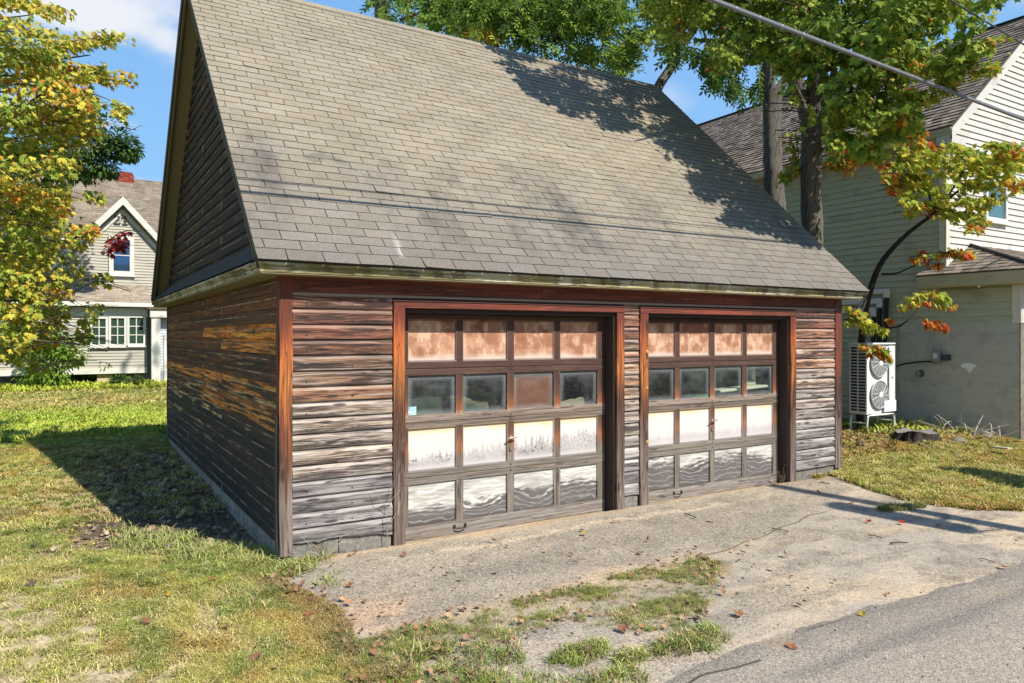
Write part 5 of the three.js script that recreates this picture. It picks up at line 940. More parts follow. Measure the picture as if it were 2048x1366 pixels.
const roofHit = (p) => { // where the shadow of p falls on the front slope of the garage roof, or null
  const f = (q) => q.y - (YE + SL * (ZE - q.z)); const dn = SUN, k = f(p) / (dn.y - SL * -dn.z * -1 * -1); // solved below
  const den = dn.y + SL * dn.z, tt = (p.y - YE - SL * (ZE - p.z)) / den; if (tt < 0) return null; const q = p.clone().addScaledVector(dn, -tt); return q.x > XL && q.x < XR && q.z < ZE && q.z > ZR ? q : null;
};
const SHADE_A = [[960, 85], [1010, 90], [1130, 115], [1310, 160], [1400, 260], [1300, 262], [1210, 262], [1150, 240], [1060, 195], [1010, 150]], SHADE_B = [[1260, 245], [1310, 175], [1420, 265], [1640, 485], [1635, 498], [1560, 480], [1470, 452], [1400, 440], [1350, 395], [1385, 372], [1300, 290]];
const shadeOk = (q) => { const [u, v] = project(q); return inPoly(u, v, SHADE_A) || inPoly(u, v, SHADE_B) || v < 60; };

{ // ---- two-stemmed maple behind the right end of the garage
  const base = at(1622, 672, 13).setY(0), t = thing('maple_tree', 'tall green maple with dark trunk and orange tips rising behind the right roof edge', 'tree', [base.x, 0, base.z]), rr = rng(202), loc = (p) => p.clone().sub(base);
  const P13 = (u, v, d = 13) => loc(at(u, v, d));
  part('trunk', limb([V(0.02, -0.1, 0), P13(1628, 700), P13(1625, 480), P13(1622, 330), P13(1632, 180), P13(1645, 60), P13(1640, -80), P13(1650, -260)], [0.27, 0.22, 0.19, 0.175, 0.17, 0.13, 0.1, 0.05], 14, 0.1, 5), barkMat, t);
  part('limb', limb([P13(1622, 300), P13(1604, 200), P13(1590, 120), P13(1600, 40), P13(1580, -60)], [0.12, 0.1, 0.09, 0.07, 0.04], 10, 0.08, 6), barkMat, t);
  const leaves = [], twigs = [], mixG = hueMix([DEEP, GREEN, GREEN, LIME, LIME]), mixL = hueMix([GREEN, LIME, LIME, YELLOW]), mixO = hueMix([ORANGE, ORANGE, GOLD, RED]);
  const reg = [[1285, -30], [2000, -30], [2012, 20], [1990, 45], [2018, 105], [1945, 125], [1890, 185], [1850, 215], [1835, 262], [1790, 300], [1760, 322], [1700, 328], [1648, 338], [1640, 290], [1610, 270], [1612, 200], [1560, 190], [1540, 110], [1500, 130], [1440, 160], [1400, 90], [1340, 130], [1300, 60]];
  const tips = [[1975, 95], [1940, 110], [1890, 160], [1850, 200], [1800, 250], [1790, 290], [1700, 315], [1660, 330], [1740, 300], [1600, 95], [1530, 160], [1410, 140], [1370, 60], [1660, 245], [1820, 195], [1840, 130], [1780, 120], [1440, 60], [1850, 40]];
  const test = (p) => { const w = p.clone().add(base), h = roofHit(w); if (h && !shadeOk(h)) return false; const [u, v, d] = project(w); return !(d < 12.9 && v > 150 && v < 490 && (Math.abs(u - 1622) < 30 || Math.abs(u - 1552) < 26) && vn(u * 0.11, v * 0.05) < 0.72); };
  const colAt = (p, r) => { const [u, v] = project(p.clone().add(base)); let o = 0; for (const [a, b] of tips) o = Math.max(o, 1 - Math.hypot(u - a, v - b) / 30); const e = -dPoly(u, v, reg); return r() < o * 0.35 ? mixO(p, r) : r() < (e < 45 ? 0.75 : 0.52) + (u > 1750 ? 0.2 : 0) ? mixL(p, r) : mixG(p, r); };
  let n = 0;
  for (let i = 0; i < 3000 && n < 400; i++) {
    const u = 1285 + rr() * 740, v = -30 + rr() * 370; if (!inPoly(u, v, reg)) continue;
    const hole = fbm(u * 0.012, v * 0.016 + 3, 3); if (hole < (u < 1560 ? 0.5 : 0.47) && rr() < 0.95) continue;
    const D = (u > 1620 ? 9.4 : 10.2) + rr() * 3.4, b = P13(u, v, D), dir = V((u - 1560) / 420 + (rr() - 0.5) * 0.6, -0.22 - rr() * 0.2, 0.45 + (rr() - 0.5) * 0.8).normalize(), L = 0.35 + rr() * 0.5, a = b.clone().addScaledVector(dir, -L);
    if (!test(b)) continue; n++;
    spray(leaves, rr() < 0.7 ? twigs : null, a, b, 0.28, 46, 0.069, colAt, rr, { test: (p) => { const [pu, pv] = project(p.clone().add(base)); return test(p) && (inPoly(pu, pv, reg) || dPoly(pu, pv, reg) < 14); } });
  }
  // orange sprays low on the right, and the tuft behind the left stem
  for (const [u0, v0, u1, v1, k, D] of [[1640, 330, 1740, 305, 1, 12.2], [1650, 300, 1770, 320, 1, 11.5], [1700, 290, 1840, 262, 1, 11.2], [1640, 270, 1800, 280, 0, 11.8], [1660, 320, 1700, 330, 1, 12], [1600, 330, 1560, 360, 0, 13.2], [1590, 260, 1600, 340, 0, 13.6], [1830, 200, 1900, 170, 0, 10], [1880, 120, 2015, 80, 0, 9.6], [1900, 150, 1990, 130, 0, 9.8], [1780, 230, 1840, 250, 0, 10.4]])
    for (let q = 0; q < 2; q++) spray(leaves, twigs, P13(u0, v0 + q * 8, D), P13(u1, v1 + q * 10, D - 0.4), 0.26, 60, 0.088, k ? (p, r) => (r() < 0.55 ? mixO(p, r) : mixL(p, r)) : (p, r) => (r() < 0.15 ? mixO(p, r) : mixL(p, r)), rr, { test });
  // boughs over the roof that throw the dappled shade
  const inner = [], edge = (u, v) => { const y = 172 + (u - 1310) * 0.951; return Math.abs(v - y) * 0.72; };
  for (const poly of [SHADE_A, SHADE_B]) for (let i = 0, k = 0; i < 20000 && k < (poly === SHADE_A ? 420 : 520); i++) {
    const us = poly.map((q) => q[0]), vs = poly.map((q) => q[1]), u = mix(Math.min(...us), Math.max(...us), rr()), v = mix(Math.min(...vs), Math.max(...vs), rr());
    if (!inPoly(u, v, poly) || fbm(u * 0.04 + 4, v * 0.06, 3) < 0.51 - 0.15 * ss(-60, -10, -edge(u, v))) continue;
    const d = at(u, v, 1).sub(CAM), tt = (YE + SL * (ZE - CAM.z) - CAM.y) / (d.y + SL * d.z), q = CAM.clone().addScaledVector(d, tt), hgt = 0.9 + rr() * 1.9 + (poly === SHADE_A ? 0.5 : 0), w = q.clone().addScaledVector(SUN, hgt / SUN.y), [pu, pv] = project(w);
    if (!(pv < -12 || inPoly(pu, pv, reg) || (pv < 110 && pu > 960 && pu < 1290 && pv < 20 + (pu - 960) * 0.28))) continue; k++;
    const b = loc(w), dir = V(-0.8, -0.15, 0.5 * (rr() - 0.3)).normalize(), a = b.clone().addScaledVector(dir, -0.6); inner.push(b);
    spray(leaves, rr() < 0.4 ? twigs : null, a, b, 0.17, 18, 0.1, mixG, rr, { test: (p) => { const [x, y] = project(p.clone().add(base)); return test(p) && (y < -4 || inPoly(x, y, reg) || (x > 940 && x < 1300 && y < 30 + (x - 960) * 0.3)); } });
  }
  for (const [y0, e] of [[6.2, V(-4.2, 7.4, 0.6)], [6.8, V(-3.2, 7.6, 2.2)], [5.6, V(-1.6, 6.6, 2.4)], [7.2, V(-5.2, 8.0, -0.6)]]) part('limb', limb([V(0.05, y0 - 0.6, 0.02), V(e.x * 0.45, y0 + (e.y - y0) * 0.7 + 0.2, e.z * 0.45), e], [0.07, 0.045, 0.015], 8, 0.06, y0), barkMat, t);
  for (const [u0, v0, u1, v1, d] of [[1630, 230, 1820, 180, 11], [1632, 150, 1900, 60, 10.6], [1625, 312, 1690, 300, 12.4], [1640, 90, 1480, 40, 11.6], [1630, 200, 1740, 120, 11]]) part('limb', limb([P13(u0, v0), P13((u0 + u1) / 2, (v0 + v1) / 2 - 12, (13 + d) / 2), P13(u1, v1, d)], [0.05, 0.03, 0.012], 7, 0.06, u1), barkMat, t);
  part('twigs', merge(twigs), twigMat, t); growLeaves(t, leaves, [MAPLE, MAPLE2], 0);
}
{ // ---- slimmer tree beside it with a forked top
  const base = at(1545, 672, 15).setY(0), t = thing('locust_tree', 'slender forked tree with feathery leaves between the maple and the roof ridge', 'tree', [base.x, 0, base.z]), rr = rng(303), loc = (p) => p.clone().sub(base), P = (u, v, d = 15) => loc(at(u, v, d));
  part('trunk', limb([V(0, -0.1, 0), P(1553, 500), P(1549, 380), P(1544, 280), P(1544, 182)], [0.25, 0.21, 0.2, 0.185, 0.18], 14, 0.14, 8), barkMat, t);
  part('limb', limb([P(1544, 200), P(1535, 150), P(1537, 90), P(1525, 0), P(1520, -120)], [0.13, 0.12, 0.11, 0.08, 0.04], 10, 0.08, 9), barkMat, t);
  part('limb', limb([P(1546, 195), P(1565, 168), P(1592, 130), P(1640, 60), P(1680, -40)], [0.12, 0.1, 0.08, 0.06, 0.03], 10, 0.08, 10), barkMat, t);
  const fr = [], twigs = [], mx = hueMix([DEEP, DEEP, GREEN]);
  const reg = [[1300, -20], [1560, -20], [1560, 120], [1530, 190], [1480, 195], [1430, 160], [1400, 120], [1330, 110]];
  for (let i = 0; i < 1300; i++) { const u = 1290 + rr() * 280, v = -30 + rr() * 235; if (!inPoly(u, v, reg) || fbm(u * 0.02, v * 0.02, 3) < 0.42) continue; const p = P(u, v, 14.5 + rr() * 3); fr.push({ p, m: leafMatrix(p, V((rr() - 0.5) * 1.4, -0.8 - rr() * 0.5, (rr() - 0.5) * 1.4), V(rr() - 0.5, 0.4, 0.8), 0.24 + 0.12 * rr(), rr), c: mx(p, rr), v: 0 }); }
  for (let i = 0; i < 130; i++) { const p = V((rr() - 0.5) * 4, 8.3 + rr() * 3.5, (rr() - 0.5) * 4); if (project(p.clone().add(base))[1] > -10) continue; fr.push({ p, m: leafMatrix(p, V(rr() - 0.5, -0.8, rr() - 0.5), V(0, 0.6, 0.8), 0.4, rr), c: mx(p, rr), v: 0 }); }
  growLeaves(t, fr, [FROND], 0);
}
{ // ---- walnut behind the ridge: drooping feathered fronds
  const base = V(6.4, 0, -13.5), t = thing('walnut_tree', 'big dark green walnut tree with feathery leaves rising behind the garage ridge', 'tree', [base.x, 0, base.z]), rr = rng(404), loc = (p) => p.clone().sub(base), P = (u, v, d = 17) => loc(at(u, v, d));
  const [bu] = project(V(6.4, 6, -13.5));
  part('trunk', limb([V(0, -0.1, 0), V(0, 3, 0), V(-0.1, 6.5, 0.1), V(-0.3, 9.5, 0.2), V(-0.2, 14, 0)], [0.42, 0.36, 0.32, 0.25, 0.08], 14, 0.08, 11), barkMat, t);
  for (const [pts, r] of [[[[1310, 190], [1322, 165], [1345, 130], [1362, 95], [1400, 40], [1440, -40]], 0.11], [[[1118, 80], [1105, 45], [1090, 10], [1080, -60]], 0.13], [[[1150, 70], [1118, 60], [1110, 30]], 0.1], [[[960, 45], [930, 20], [900, -20]], 0.04], [[[800, 40], [850, 20], [900, -10]], 0.035]]) part('limb', limb(pts.map(([u, v], i) => P(u, v, 16 + i * 0.1)), [r, r * 0.9, r * 0.75], 9, 0.08, r * 99), barkMat, t);
  const fr = [], mx = hueMix([DEEP, DEEP, GREEN, GREEN, LIME]), my = hueMix([LIME, YELLOW, GOLD]);
  const reg = [[715, -40], [1320, -40], [1330, 20], [1285, 60], [1262, 130], [1235, 150], [1190, 150], [1080, 110], [960, 70], [850, 48], [800, 45], [770, 30], [740, 32]];
  for (let i = 0, k = 0; i < 9000 && k < 2700; i++) {
    const u = 700 + rr() * 640, v = -40 + rr() * 200; if (!inPoly(u, v, reg)) continue; const h = fbm(u * 0.011, v * 0.016 + 8, 3); if (h < 0.45 && rr() < 0.85) continue; if (u < 900 && rr() < 0.35) continue;
    k++; const p = P(u, v, 14.5 + rr() * 5); fr.push({ p, m: leafMatrix(p, V((rr() - 0.5) * 2, -0.1 - rr() * 0.7, (rr() - 0.5) * 2), V((rr() - 0.5) * 1.6, 0.9, (rr() - 0.3) * 1.2), 0.24 + 0.14 * rr(), rr), c: Math.hypot(u - 975, v - 62) < 22 ? my(p, rr) : mx(p, rr), v: 0 });
  }
  for (let i = 0; i < 900; i++) { const th = rr() * 6.28, y = 7 + rr() * 7, r = Math.sqrt(rr()) * (4.8 - Math.abs(y - 9.5) * 0.5), p = V(Math.cos(th) * r, y, Math.sin(th) * r), [pu, pv] = project(p.clone().add(base)); if (pv > -30 && !inPoly(pu, pv, reg)) continue; fr.push({ p, m: leafMatrix(p, V(rr() - 0.5, -0.7, rr() - 0.5), V(rr() - 0.5, 0.8, 0.4), 0.4, rr), c: mx(p, rr), v: 0 }); }
  growLeaves(t, fr, [FROND], 0);
}
{ // ---- young maple leaning out from beside the heat pump
  const base = at(1722, 850, 13.75).setY(0.05), t = thing('young_maple_tree', 'young maple with slim leaning trunk and yellow orange leaves in front of the olive wall', 'tree', [base.x, 0.05, base.z]), rr = rng(505), loc = (p) => p.clone().sub(base), P = (u, v, d = 12.7) => loc(at(u, v, d));
  part('trunk', limb([V(0, -0.1, 0), P(1718, 760, 13.7), P(1728, 640, 13.5), P(1741, 580, 13.2), P(1764, 524, 13), P(1810, 472, 12.8), P(1866, 428, 12.6), P(1930, 372, 12.4), P(2040, 318, 12.2)], [0.07, 0.065, 0.06, 0.054, 0.048, 0.036, 0.028, 0.018, 0.008], 10, 0.1, 12), std('#28221f', 0.9), t);
  for (const pts of [[[1764, 548], [1795, 546], [1832, 530], [1900, 508]], [[1775, 655], [1800, 652], [1828, 628], [1850, 600]], [[1735, 590], [1722, 640], [1735, 680]], [[1745, 570], [1710, 625], [1692, 640]], [[1866, 428], [1850, 370], [1800, 330]], [[1885, 410], [1930, 330], [1900, 295]], [[1740, 640], [1760, 660], [1775, 655]]]) part('branch', limb(pts.map(([u, v], i) => P(u, v, i ? 12.5 : 12.9)), [0.022, 0.014, 0.007], 7, 0.06, pts[0][0]), std('#2b2522', 0.9), t);
  const leaves = [], twigs = [], mixL = hueMix([GREEN, LIME, LIME, YELLOW, YELLOW]), mixO = hueMix([GOLD, ORANGE, RED]);
  const crown = [[1768, 345], [1810, 300], [1850, 285], [1940, 282], [1950, 300], [2000, 282], [2075, 290], [2075, 390], [2000, 405], [1985, 440], [1970, 470], [1935, 462], [1930, 440], [1880, 430], [1820, 435], [1815, 400], [1785, 385]];
  const tips = [[1780, 350], [1860, 283], [1780, 385], [1855, 425], [2030, 378], [2020, 300], [1960, 460]];
  const cl = (p, r) => { const [u, v] = project(p.clone().add(base)); let o = 0; for (const [a, b] of tips) o = Math.max(o, 1 - Math.hypot(u - a, v - b) / 30); return r() < o * 0.8 ? mixO(p, r) : mixL(p, r); };
  for (let i = 0, k = 0; i < 2000 && k < 150; i++) { const u = 1765 + rr() * 310, v = 280 + rr() * 190; if (!inPoly(u, v, crown)) continue; k++; const b = P(u, v, 12 + rr() * 0.9), a = b.clone().add(V(-0.25 - rr() * 0.2, 0.02, -0.2)); spray(leaves, k % 3 ? null : twigs, a, b, 0.2, 15, 0.105, cl, rr, { test: (p) => dPoly(...project(p.clone().add(base)).slice(0, 2), crown) < 8 }); }
  for (const [u0, v0, u1, v1, w, n, o, D] of [[1820, 515, 1940, 510, 0.2, 42, 0.45, 12.3], [1850, 525, 1890, 535, 0.12, 10, 0.7, 12.3], [1880, 505, 1945, 515, 0.12, 14, 0.9, 12.2], [1790, 610, 1900, 605, 0.26, 50, 0.18, 12.1], [1820, 585, 1890, 595, 0.16, 22, 0.1, 12.1], [1845, 645, 1895, 655, 0.16, 30, 1, 12.1], [1685, 640, 1735, 640, 0.2, 28, 0.05, 12.4], [1690, 615, 1725, 630, 0.12, 12, 0.05, 12.4], [1720, 650, 1770, 665, 0.18, 26, 0.1, 12.3], [1715, 690, 1775, 705, 0.17, 30, 0.35, 12.2], [1735, 710, 1780, 715, 0.12, 14, 0.85, 12.2], [1765, 640, 1785, 642, 0.05, 6, 1, 12.4]])
    spray(leaves, twigs, P(u0, v0, D + 0.1), P(u1, v1, D), w, Math.round(n * 1.5), 0.108, (p, r) => (r() < o ? mixO(p, r) : mixL(p, r)), rr, { droop: 0.5, flat: 0.8 });
  part('twigs', merge(twigs), twigMat, t); growLeaves(t, leaves, [MAPLE, MAPLE2], 300);
}
function bushyTree(name, label, cat, base, clusters, mixc, geo, size, seed, stem, n = 260, group) {
  const t = thing(name, label, cat, [base.x, base.y, base.z], 0, group), rr = rng(seed), leaves = [];
  for (const pts of stem) part(cat === 'tree' ? (pts.main ? 'trunk' : 'limb') : 'stem', limb(pts.p.map((q) => q.clone().sub(base)), pts.r, 7, 0.06, seed), barkMat, t);
  for (const [c, r] of clusters) for (let i = 0; i < n; i++) { const d = V(rr() - 0.5, rr() - 0.5, rr() - 0.5).normalize().multiplyScalar(Math.pow(rr(), 0.45)), p = c.clone().sub(base).add(V(d.x * r.x, d.y * r.y, d.z * r.z)); if (p.y + base.y < 0.03) continue; leaves.push({ p, m: leafMatrix(p, d.clone().add(V(0, -0.4, 0)), d.clone().add(V(rr() - 0.5, 0.8, rr() - 0.5)), size * (0.7 + 0.6 * rr()), rr), c: mixc(p, rr), v: 0 }); }
  growLeaves(t, leaves, [geo], 0); return t;
}
{ // dark oak behind the maple, reaching over the far roof
  const D = 25, A = (u, v, d = D) => at(u, v, d), e = (a, b, c) => V(a, b, c), mx = hueMix([DEEP, DEEP, [0.07, 0.13, 0.05], GREEN]);
  const cs = [[205, 265, 1.0, 0.6], [235, 290, 0.7, 0.5], [180, 300, 0.9, 0.6], [150, 340, 0.9, 0.5], [205, 335, 0.6, 0.35], [120, 320, 1.0, 0.8], [90, 270, 1.1, 0.9], [160, 240, 0.8, 0.5], [255, 300, 0.5, 0.4], [60, 330, 1.2, 0.8], [40, 420, 1.2, 0.9], [10, 300, 1.2, 1], [70, 400, 0.9, 0.6], [20, 500, 1, 0.9]].map(([u, v, a, b]) => [A(u, v), e(a, b, a)]);
  const b = A(-60, 672, D).setY(0);
  bushyTree('oak_tree', 'dark green oak tree reaching over the far brown roof behind the maple', 'tree', b, cs, mx, OVAL, 0.15, 606, [{ main: 1, p: [b, A(-50, 500), A(-20, 380), A(20, 300)], r: [0.35, 0.28, 0.2, 0.1] }, { p: [A(-30, 400), A(80, 330), A(180, 310), A(250, 285)], r: [0.14, 0.1, 0.06, 0.02] }, { p: [A(100, 330), A(170, 345), A(215, 330)], r: [0.07, 0.05, 0.02] }, { p: [A(180, 310), A(230, 275), A(285, 250)], r: [0.035, 0.02, 0.008] }], 650);
}
{ // shrubs by the far house
  const mk = (u, v, w, h, label, mx, seed, geo = OVAL) => { const b = onG(u, v, 0), s = project(b)[2] / F, cs = []; const r = rng(seed); for (let i = 0; i < 9; i++) cs.push([b.clone().add(RGT.clone().multiplyScalar((r() - 0.5) * w * s * 0.7)).add(V(0, (0.2 + 0.6 * r()) * h * s, (r() - 0.5) * 0.6)), V(w * s * 0.26, h * s * 0.24, w * s * 0.26)]); bushyTree('shrub', label, 'shrub', b, cs, mx, geo, 0.13, seed, [{ p: [b, b.clone().add(V(0.05, h * s * 0.4, 0)), b.clone().add(V(-0.05, h * s * 0.8, 0.1))], r: [0.05, 0.03, 0.01] }], 420); };
  mk(110, 782, 130, 135, 'bright green bushy shrub at the corner of the pale house', hueMix([GREEN, [0.14, 0.3, 0.03], LIME]), 701);
  mk(30, 765, 110, 130, 'dark leafy shrub in front of the beige outbuilding', hueMix([DEEP, [0.05, 0.07, 0.03], GREEN]), 702);
  mk(180, 772, 90, 70, 'low leafy shrub under the sunroom windows', hueMix([DEEP, GREEN, GREEN, LIME]), 703);
  mk(5, 772, 50, 70, 'small shrub with reddish leaves at the left edge', hueMix([RED, ORANGE, GREEN, GREEN]), 704, MAPLE);
  mk(255, 778, 60, 26, 'low weedy plant by the open crawl space', hueMix([DEEP, GREEN, [0.2, 0.2, 0.1]]), 705);
}
{ // woods beyond, seen between leaves; and trees across the lane behind the camera, seen in the window panes
  const far = (name, label, cx, cz, n, hgt, seed, spread, mx) => { const rr = rng(seed), im = new THREE.InstancedMesh(OVAL, leafMat, n); im.name = numbered(name); im.castShadow = true; for (let i = 0; i < n; i++) { const p = V(cx + (rr() - 0.5) * spread, 0, cz + (rr() - 0.5) * 10), lump = 0.55 + 0.45 * fbm(p.x * 0.16 + seed, 3, 3) * 1.6; p.y = Math.pow(rr(), 0.8) * hgt * lump; im.setMatrixAt(i, leafMatrix(p, V(rr() - 0.5, -0.5, rr() - 0.5), V(rr() - 0.5, 0.7, rr()), 0.75, rr)); im.setColorAt(i, new THREE.Color().setRGB(...mx(p, rr))); } scene.add(im); tag(im, label, 'woods', null, 'stuff'); };
  far('woods', 'mixed green woods far beyond the lawn', -14, -62, 9000, 9, 801, 70, hueMix([DEEP, GREEN, GREEN, LIME]));
  far('woods', 'dark leafy wood across the lane', 8, 40, 9000, 9, 802, 80, hueMix([DEEP, DEEP, GREEN, LIME]));
}
{ // small evergreen just outside the right edge that shades the grass
  const b = V(9.75, -0.12, 2.75), cs = []; const r = rng(9); for (let i = 0; i < 12; i++) { const y = 0.3 + 1.9 * (i / 12); cs.push([V(b.x + (r() - 0.5) * 0.5, y, b.z + (r() - 0.5) * 0.5), V(0.62 * (1.15 - y / 2.6), 0.3, 0.62 * (1.15 - y / 2.6))]); }
  bushyTree('shrub', 'dense evergreen shrub beside the right edge of the grass', 'shrub', b, cs, hueMix([DEEP, DEEP, GREEN]), OVAL, 0.1, 909, [{ p: [b, V(b.x, 1, b.z), V(b.x, 2, b.z)], r: [0.06, 0.04, 0.01] }], 260);
}
// ---------------------------------------------------------------- cables and pole
{
  const steel = std('#8f9296', 0.45, { metalness: 0.5 }), dark = std('#3a3c40', 0.5);
  const c = thing('overhead_cable', 'thick grey bundled cable crossing the sky above the right end of the roof', 'cable');
  const f = (x) => V(x, 5.169 - 0.0118 * (x - 3.76) + 0.0004 * (x - 8) * (x - 8), 1.247 - 0.0268 * (x - 3.76)), pts = []; for (let x = -30; x <= 46; x += 4) pts.push(f(x));
  part('cable', limb(pts, [0.0205, 0.0205], 10), new THREE.MeshStandardMaterial({ color: '#66686b', roughness: 0.55 }), c);
  part('support_wire', limb(pts.map((p) => p.clone().add(V(0, 0.025, 0.004))), [0.006, 0.006], 6), steel, c);
  const ties = []; for (let x = -2; x < 14; x += 0.36) { const p = f(x), g = new THREE.TorusGeometry(0.0235, 0.003, 5, 14); g.rotateY(Math.PI / 2 + 0.9); g.translate(p.x, p.y + 0.003, p.z); ties.push(g); } part('lashing', merge(ties), std('#d6d8da', 0.4, { metalness: 0.4 }), c);
  const c2 = thing('overhead_cable', 'thin dark wire crossing the top right corner above the house roof', 'cable'), q = []; for (let x = -30; x <= 46; x += 4) q.push(V(x, 5.944 - 0.035 * (x - 7.48) + 0.0004 * (x - 7.48) ** 2, 1.559 - 0.049 * (x - 7.48)));
  part('wire', limb(q, [0.011, 0.011], 8), dark, c2);
  const pole = thing('utility_pole', 'brown wooden utility pole across the lane with a transformer', 'utility pole', [8.63, -0.4, 7.19]);
  part('shaft', limb([V(0, -0.2, 0), V(0, 4.5, 0), V(0, 8.9, 0)], [0.15, 0.13, 0.105], 12, 0.03, 2), std('#5f4c3b', 0.95), pole);
  part('transformer', new THREE.CylinderGeometry(0.2, 0.2, 1.35, 18).translate(-0.4, 7.0, 0.12), std('#8a8f92', 0.5, { metalness: 0.4 }), pole);
  part('bracket', merge([box(-0.35, 0.02, 7.3, 7.36, 0.08, 0.14), box(-0.35, 0.02, 6.6, 6.66, 0.08, 0.14)]), std('#6d7073', 0.6), pole);
}
// ---------------------------------------------------------------- grass
const grassMat = new THREE.MeshStandardMaterial({ color: '#ffffff', roughness: 0.9, side: THREE.DoubleSide });
function tuft(n, spread, hgt, wid, lean, seed) {
  const rr = rng(seed), pos = [];
  for (let i = 0; i < n; i++) {
    const a = rr() * 6.283, r = spread * Math.sqrt(rr()), x = Math.cos(a) * r, z = Math.sin(a) * r, h = hgt * (0.5 + 0.8 * rr()), d = rr() * 6.283, l = lean * (0.3 + rr()), dx = Math.cos(d), dz = Math.sin(d), w = wid * (0.7 + 0.6 * rr());
    const b0 = [x - dz * w, 0, z + dx * w], b1 = [x + dz * w, 0, z - dx * w], mx = x + dx * l * h * 0.45, mz = z + dz * l * h * 0.45, m0 = [mx - dz * w * 0.8, h * 0.6, mz + dx * w * 0.8], m1 = [mx + dz * w * 0.8, h * 0.6, mz - dx * w * 0.8], tp = [x + dx * l * h * 1.15, h * (1 - 0.28 * l), z + dz * l * h * 1.15];
    pos.push(...b0, ...b1, ...m1, ...b0, ...m1, ...m0, ...m0, ...m1, ...tp);
  }
  const g = new THREE.BufferGeometry(); g.setAttribute('position', new THREE.Float32BufferAttribute(pos, 3)); g.computeVertexNormals(); return g;
}
function lawnMass(name, label, cat, geo, count, place, seed) {
  const rr = rng(seed), ms = [], cs = [];
  for (let i = 0, k = 0; k < count && i < count * 12; i++) { const q = place(rr); if (!q) continue; k++; const [x, z, s, c] = q; ms.push(new THREE.Matrix4().compose(V(x, gy(x, z) + (q[4] ?? 0.0), z), new THREE.Quaternion().setFromEuler(new THREE.Euler((rr() - 0.5) * 0.35, rr() * 6.28, (rr() - 0.5) * 0.35)), V(s, s * (0.75 + 0.5 * rr()), s))); cs.push(c); }
  const im = new THREE.InstancedMesh(geo, grassMat, ms.length); im.name = numbered(name); im.castShadow = im.receiveShadow = true; ms.forEach((m, i) => { im.setMatrixAt(i, m); im.setColorAt(i, new THREE.Color().setRGB(...cs[i])); }); scene.add(im); tag(im, label, cat, null, 'stuff'); return im;
}
const STRAW = [0.56, 0.45, 0.2], DRY = [0.44, 0.37, 0.09], GRN = [0.23, 0.28, 0.035], LUSH = [0.36, 0.47, 0.035], BROWN = [0.22, 0.14, 0.07], GREYG = [0.3, 0.31, 0.11];
function grassColor(x, z, rr) {
  const t = lawnTone(x, z), m = fbm(x * 1.7 + 8, z * 1.7, 3), q = fbm(x * 3.6 + 30, z * 3.6, 3), r = rr();
  let c = mix3(DRY, GRN, clamp(t.green * 0.7 + (r - 0.5) * 0.7)); c = mix3(c, [0.36, 0.23, 0.05], ss(0.54, 0.64, m) * 0.75); c = mix3(c, [0.13, 0.2, 0.03], ss(0.56, 0.66, q) * 0.7);
  if (rr() < 0.16 + (1 - t.thick) * 0.4) c = mix3(c, STRAW, 0.8);
  const e = dPoly(x, z, SLAB); if (e < 0.3 && z > 0.3) c = mix3(c, BROWN, (1 - ss(0.05, 0.3, e)) * (rr() < 0.6 ? 0.8 : 0.1));
  if (z < -8) c = mix3(c, LUSH, 0.65 * ss(-8, -10, z) * ss(-17, -13, z)); const k = 0.65 + 0.7 * rr(); return [c[0] * k, c[1] * k, c[2] * k];
}
const view = (x, z, m = 60) => { const [u, v, d] = project(V(x, 0, z)); return d > 0.5 && u > -m && u < 2048 + m && v < 1366 + 90; };
const solid = (x, z) => (x > 0 && x < 7.6 && z < 0.0 && z > -7.95) || z > roadEdge(x) + 0.02 && x > 1.1;
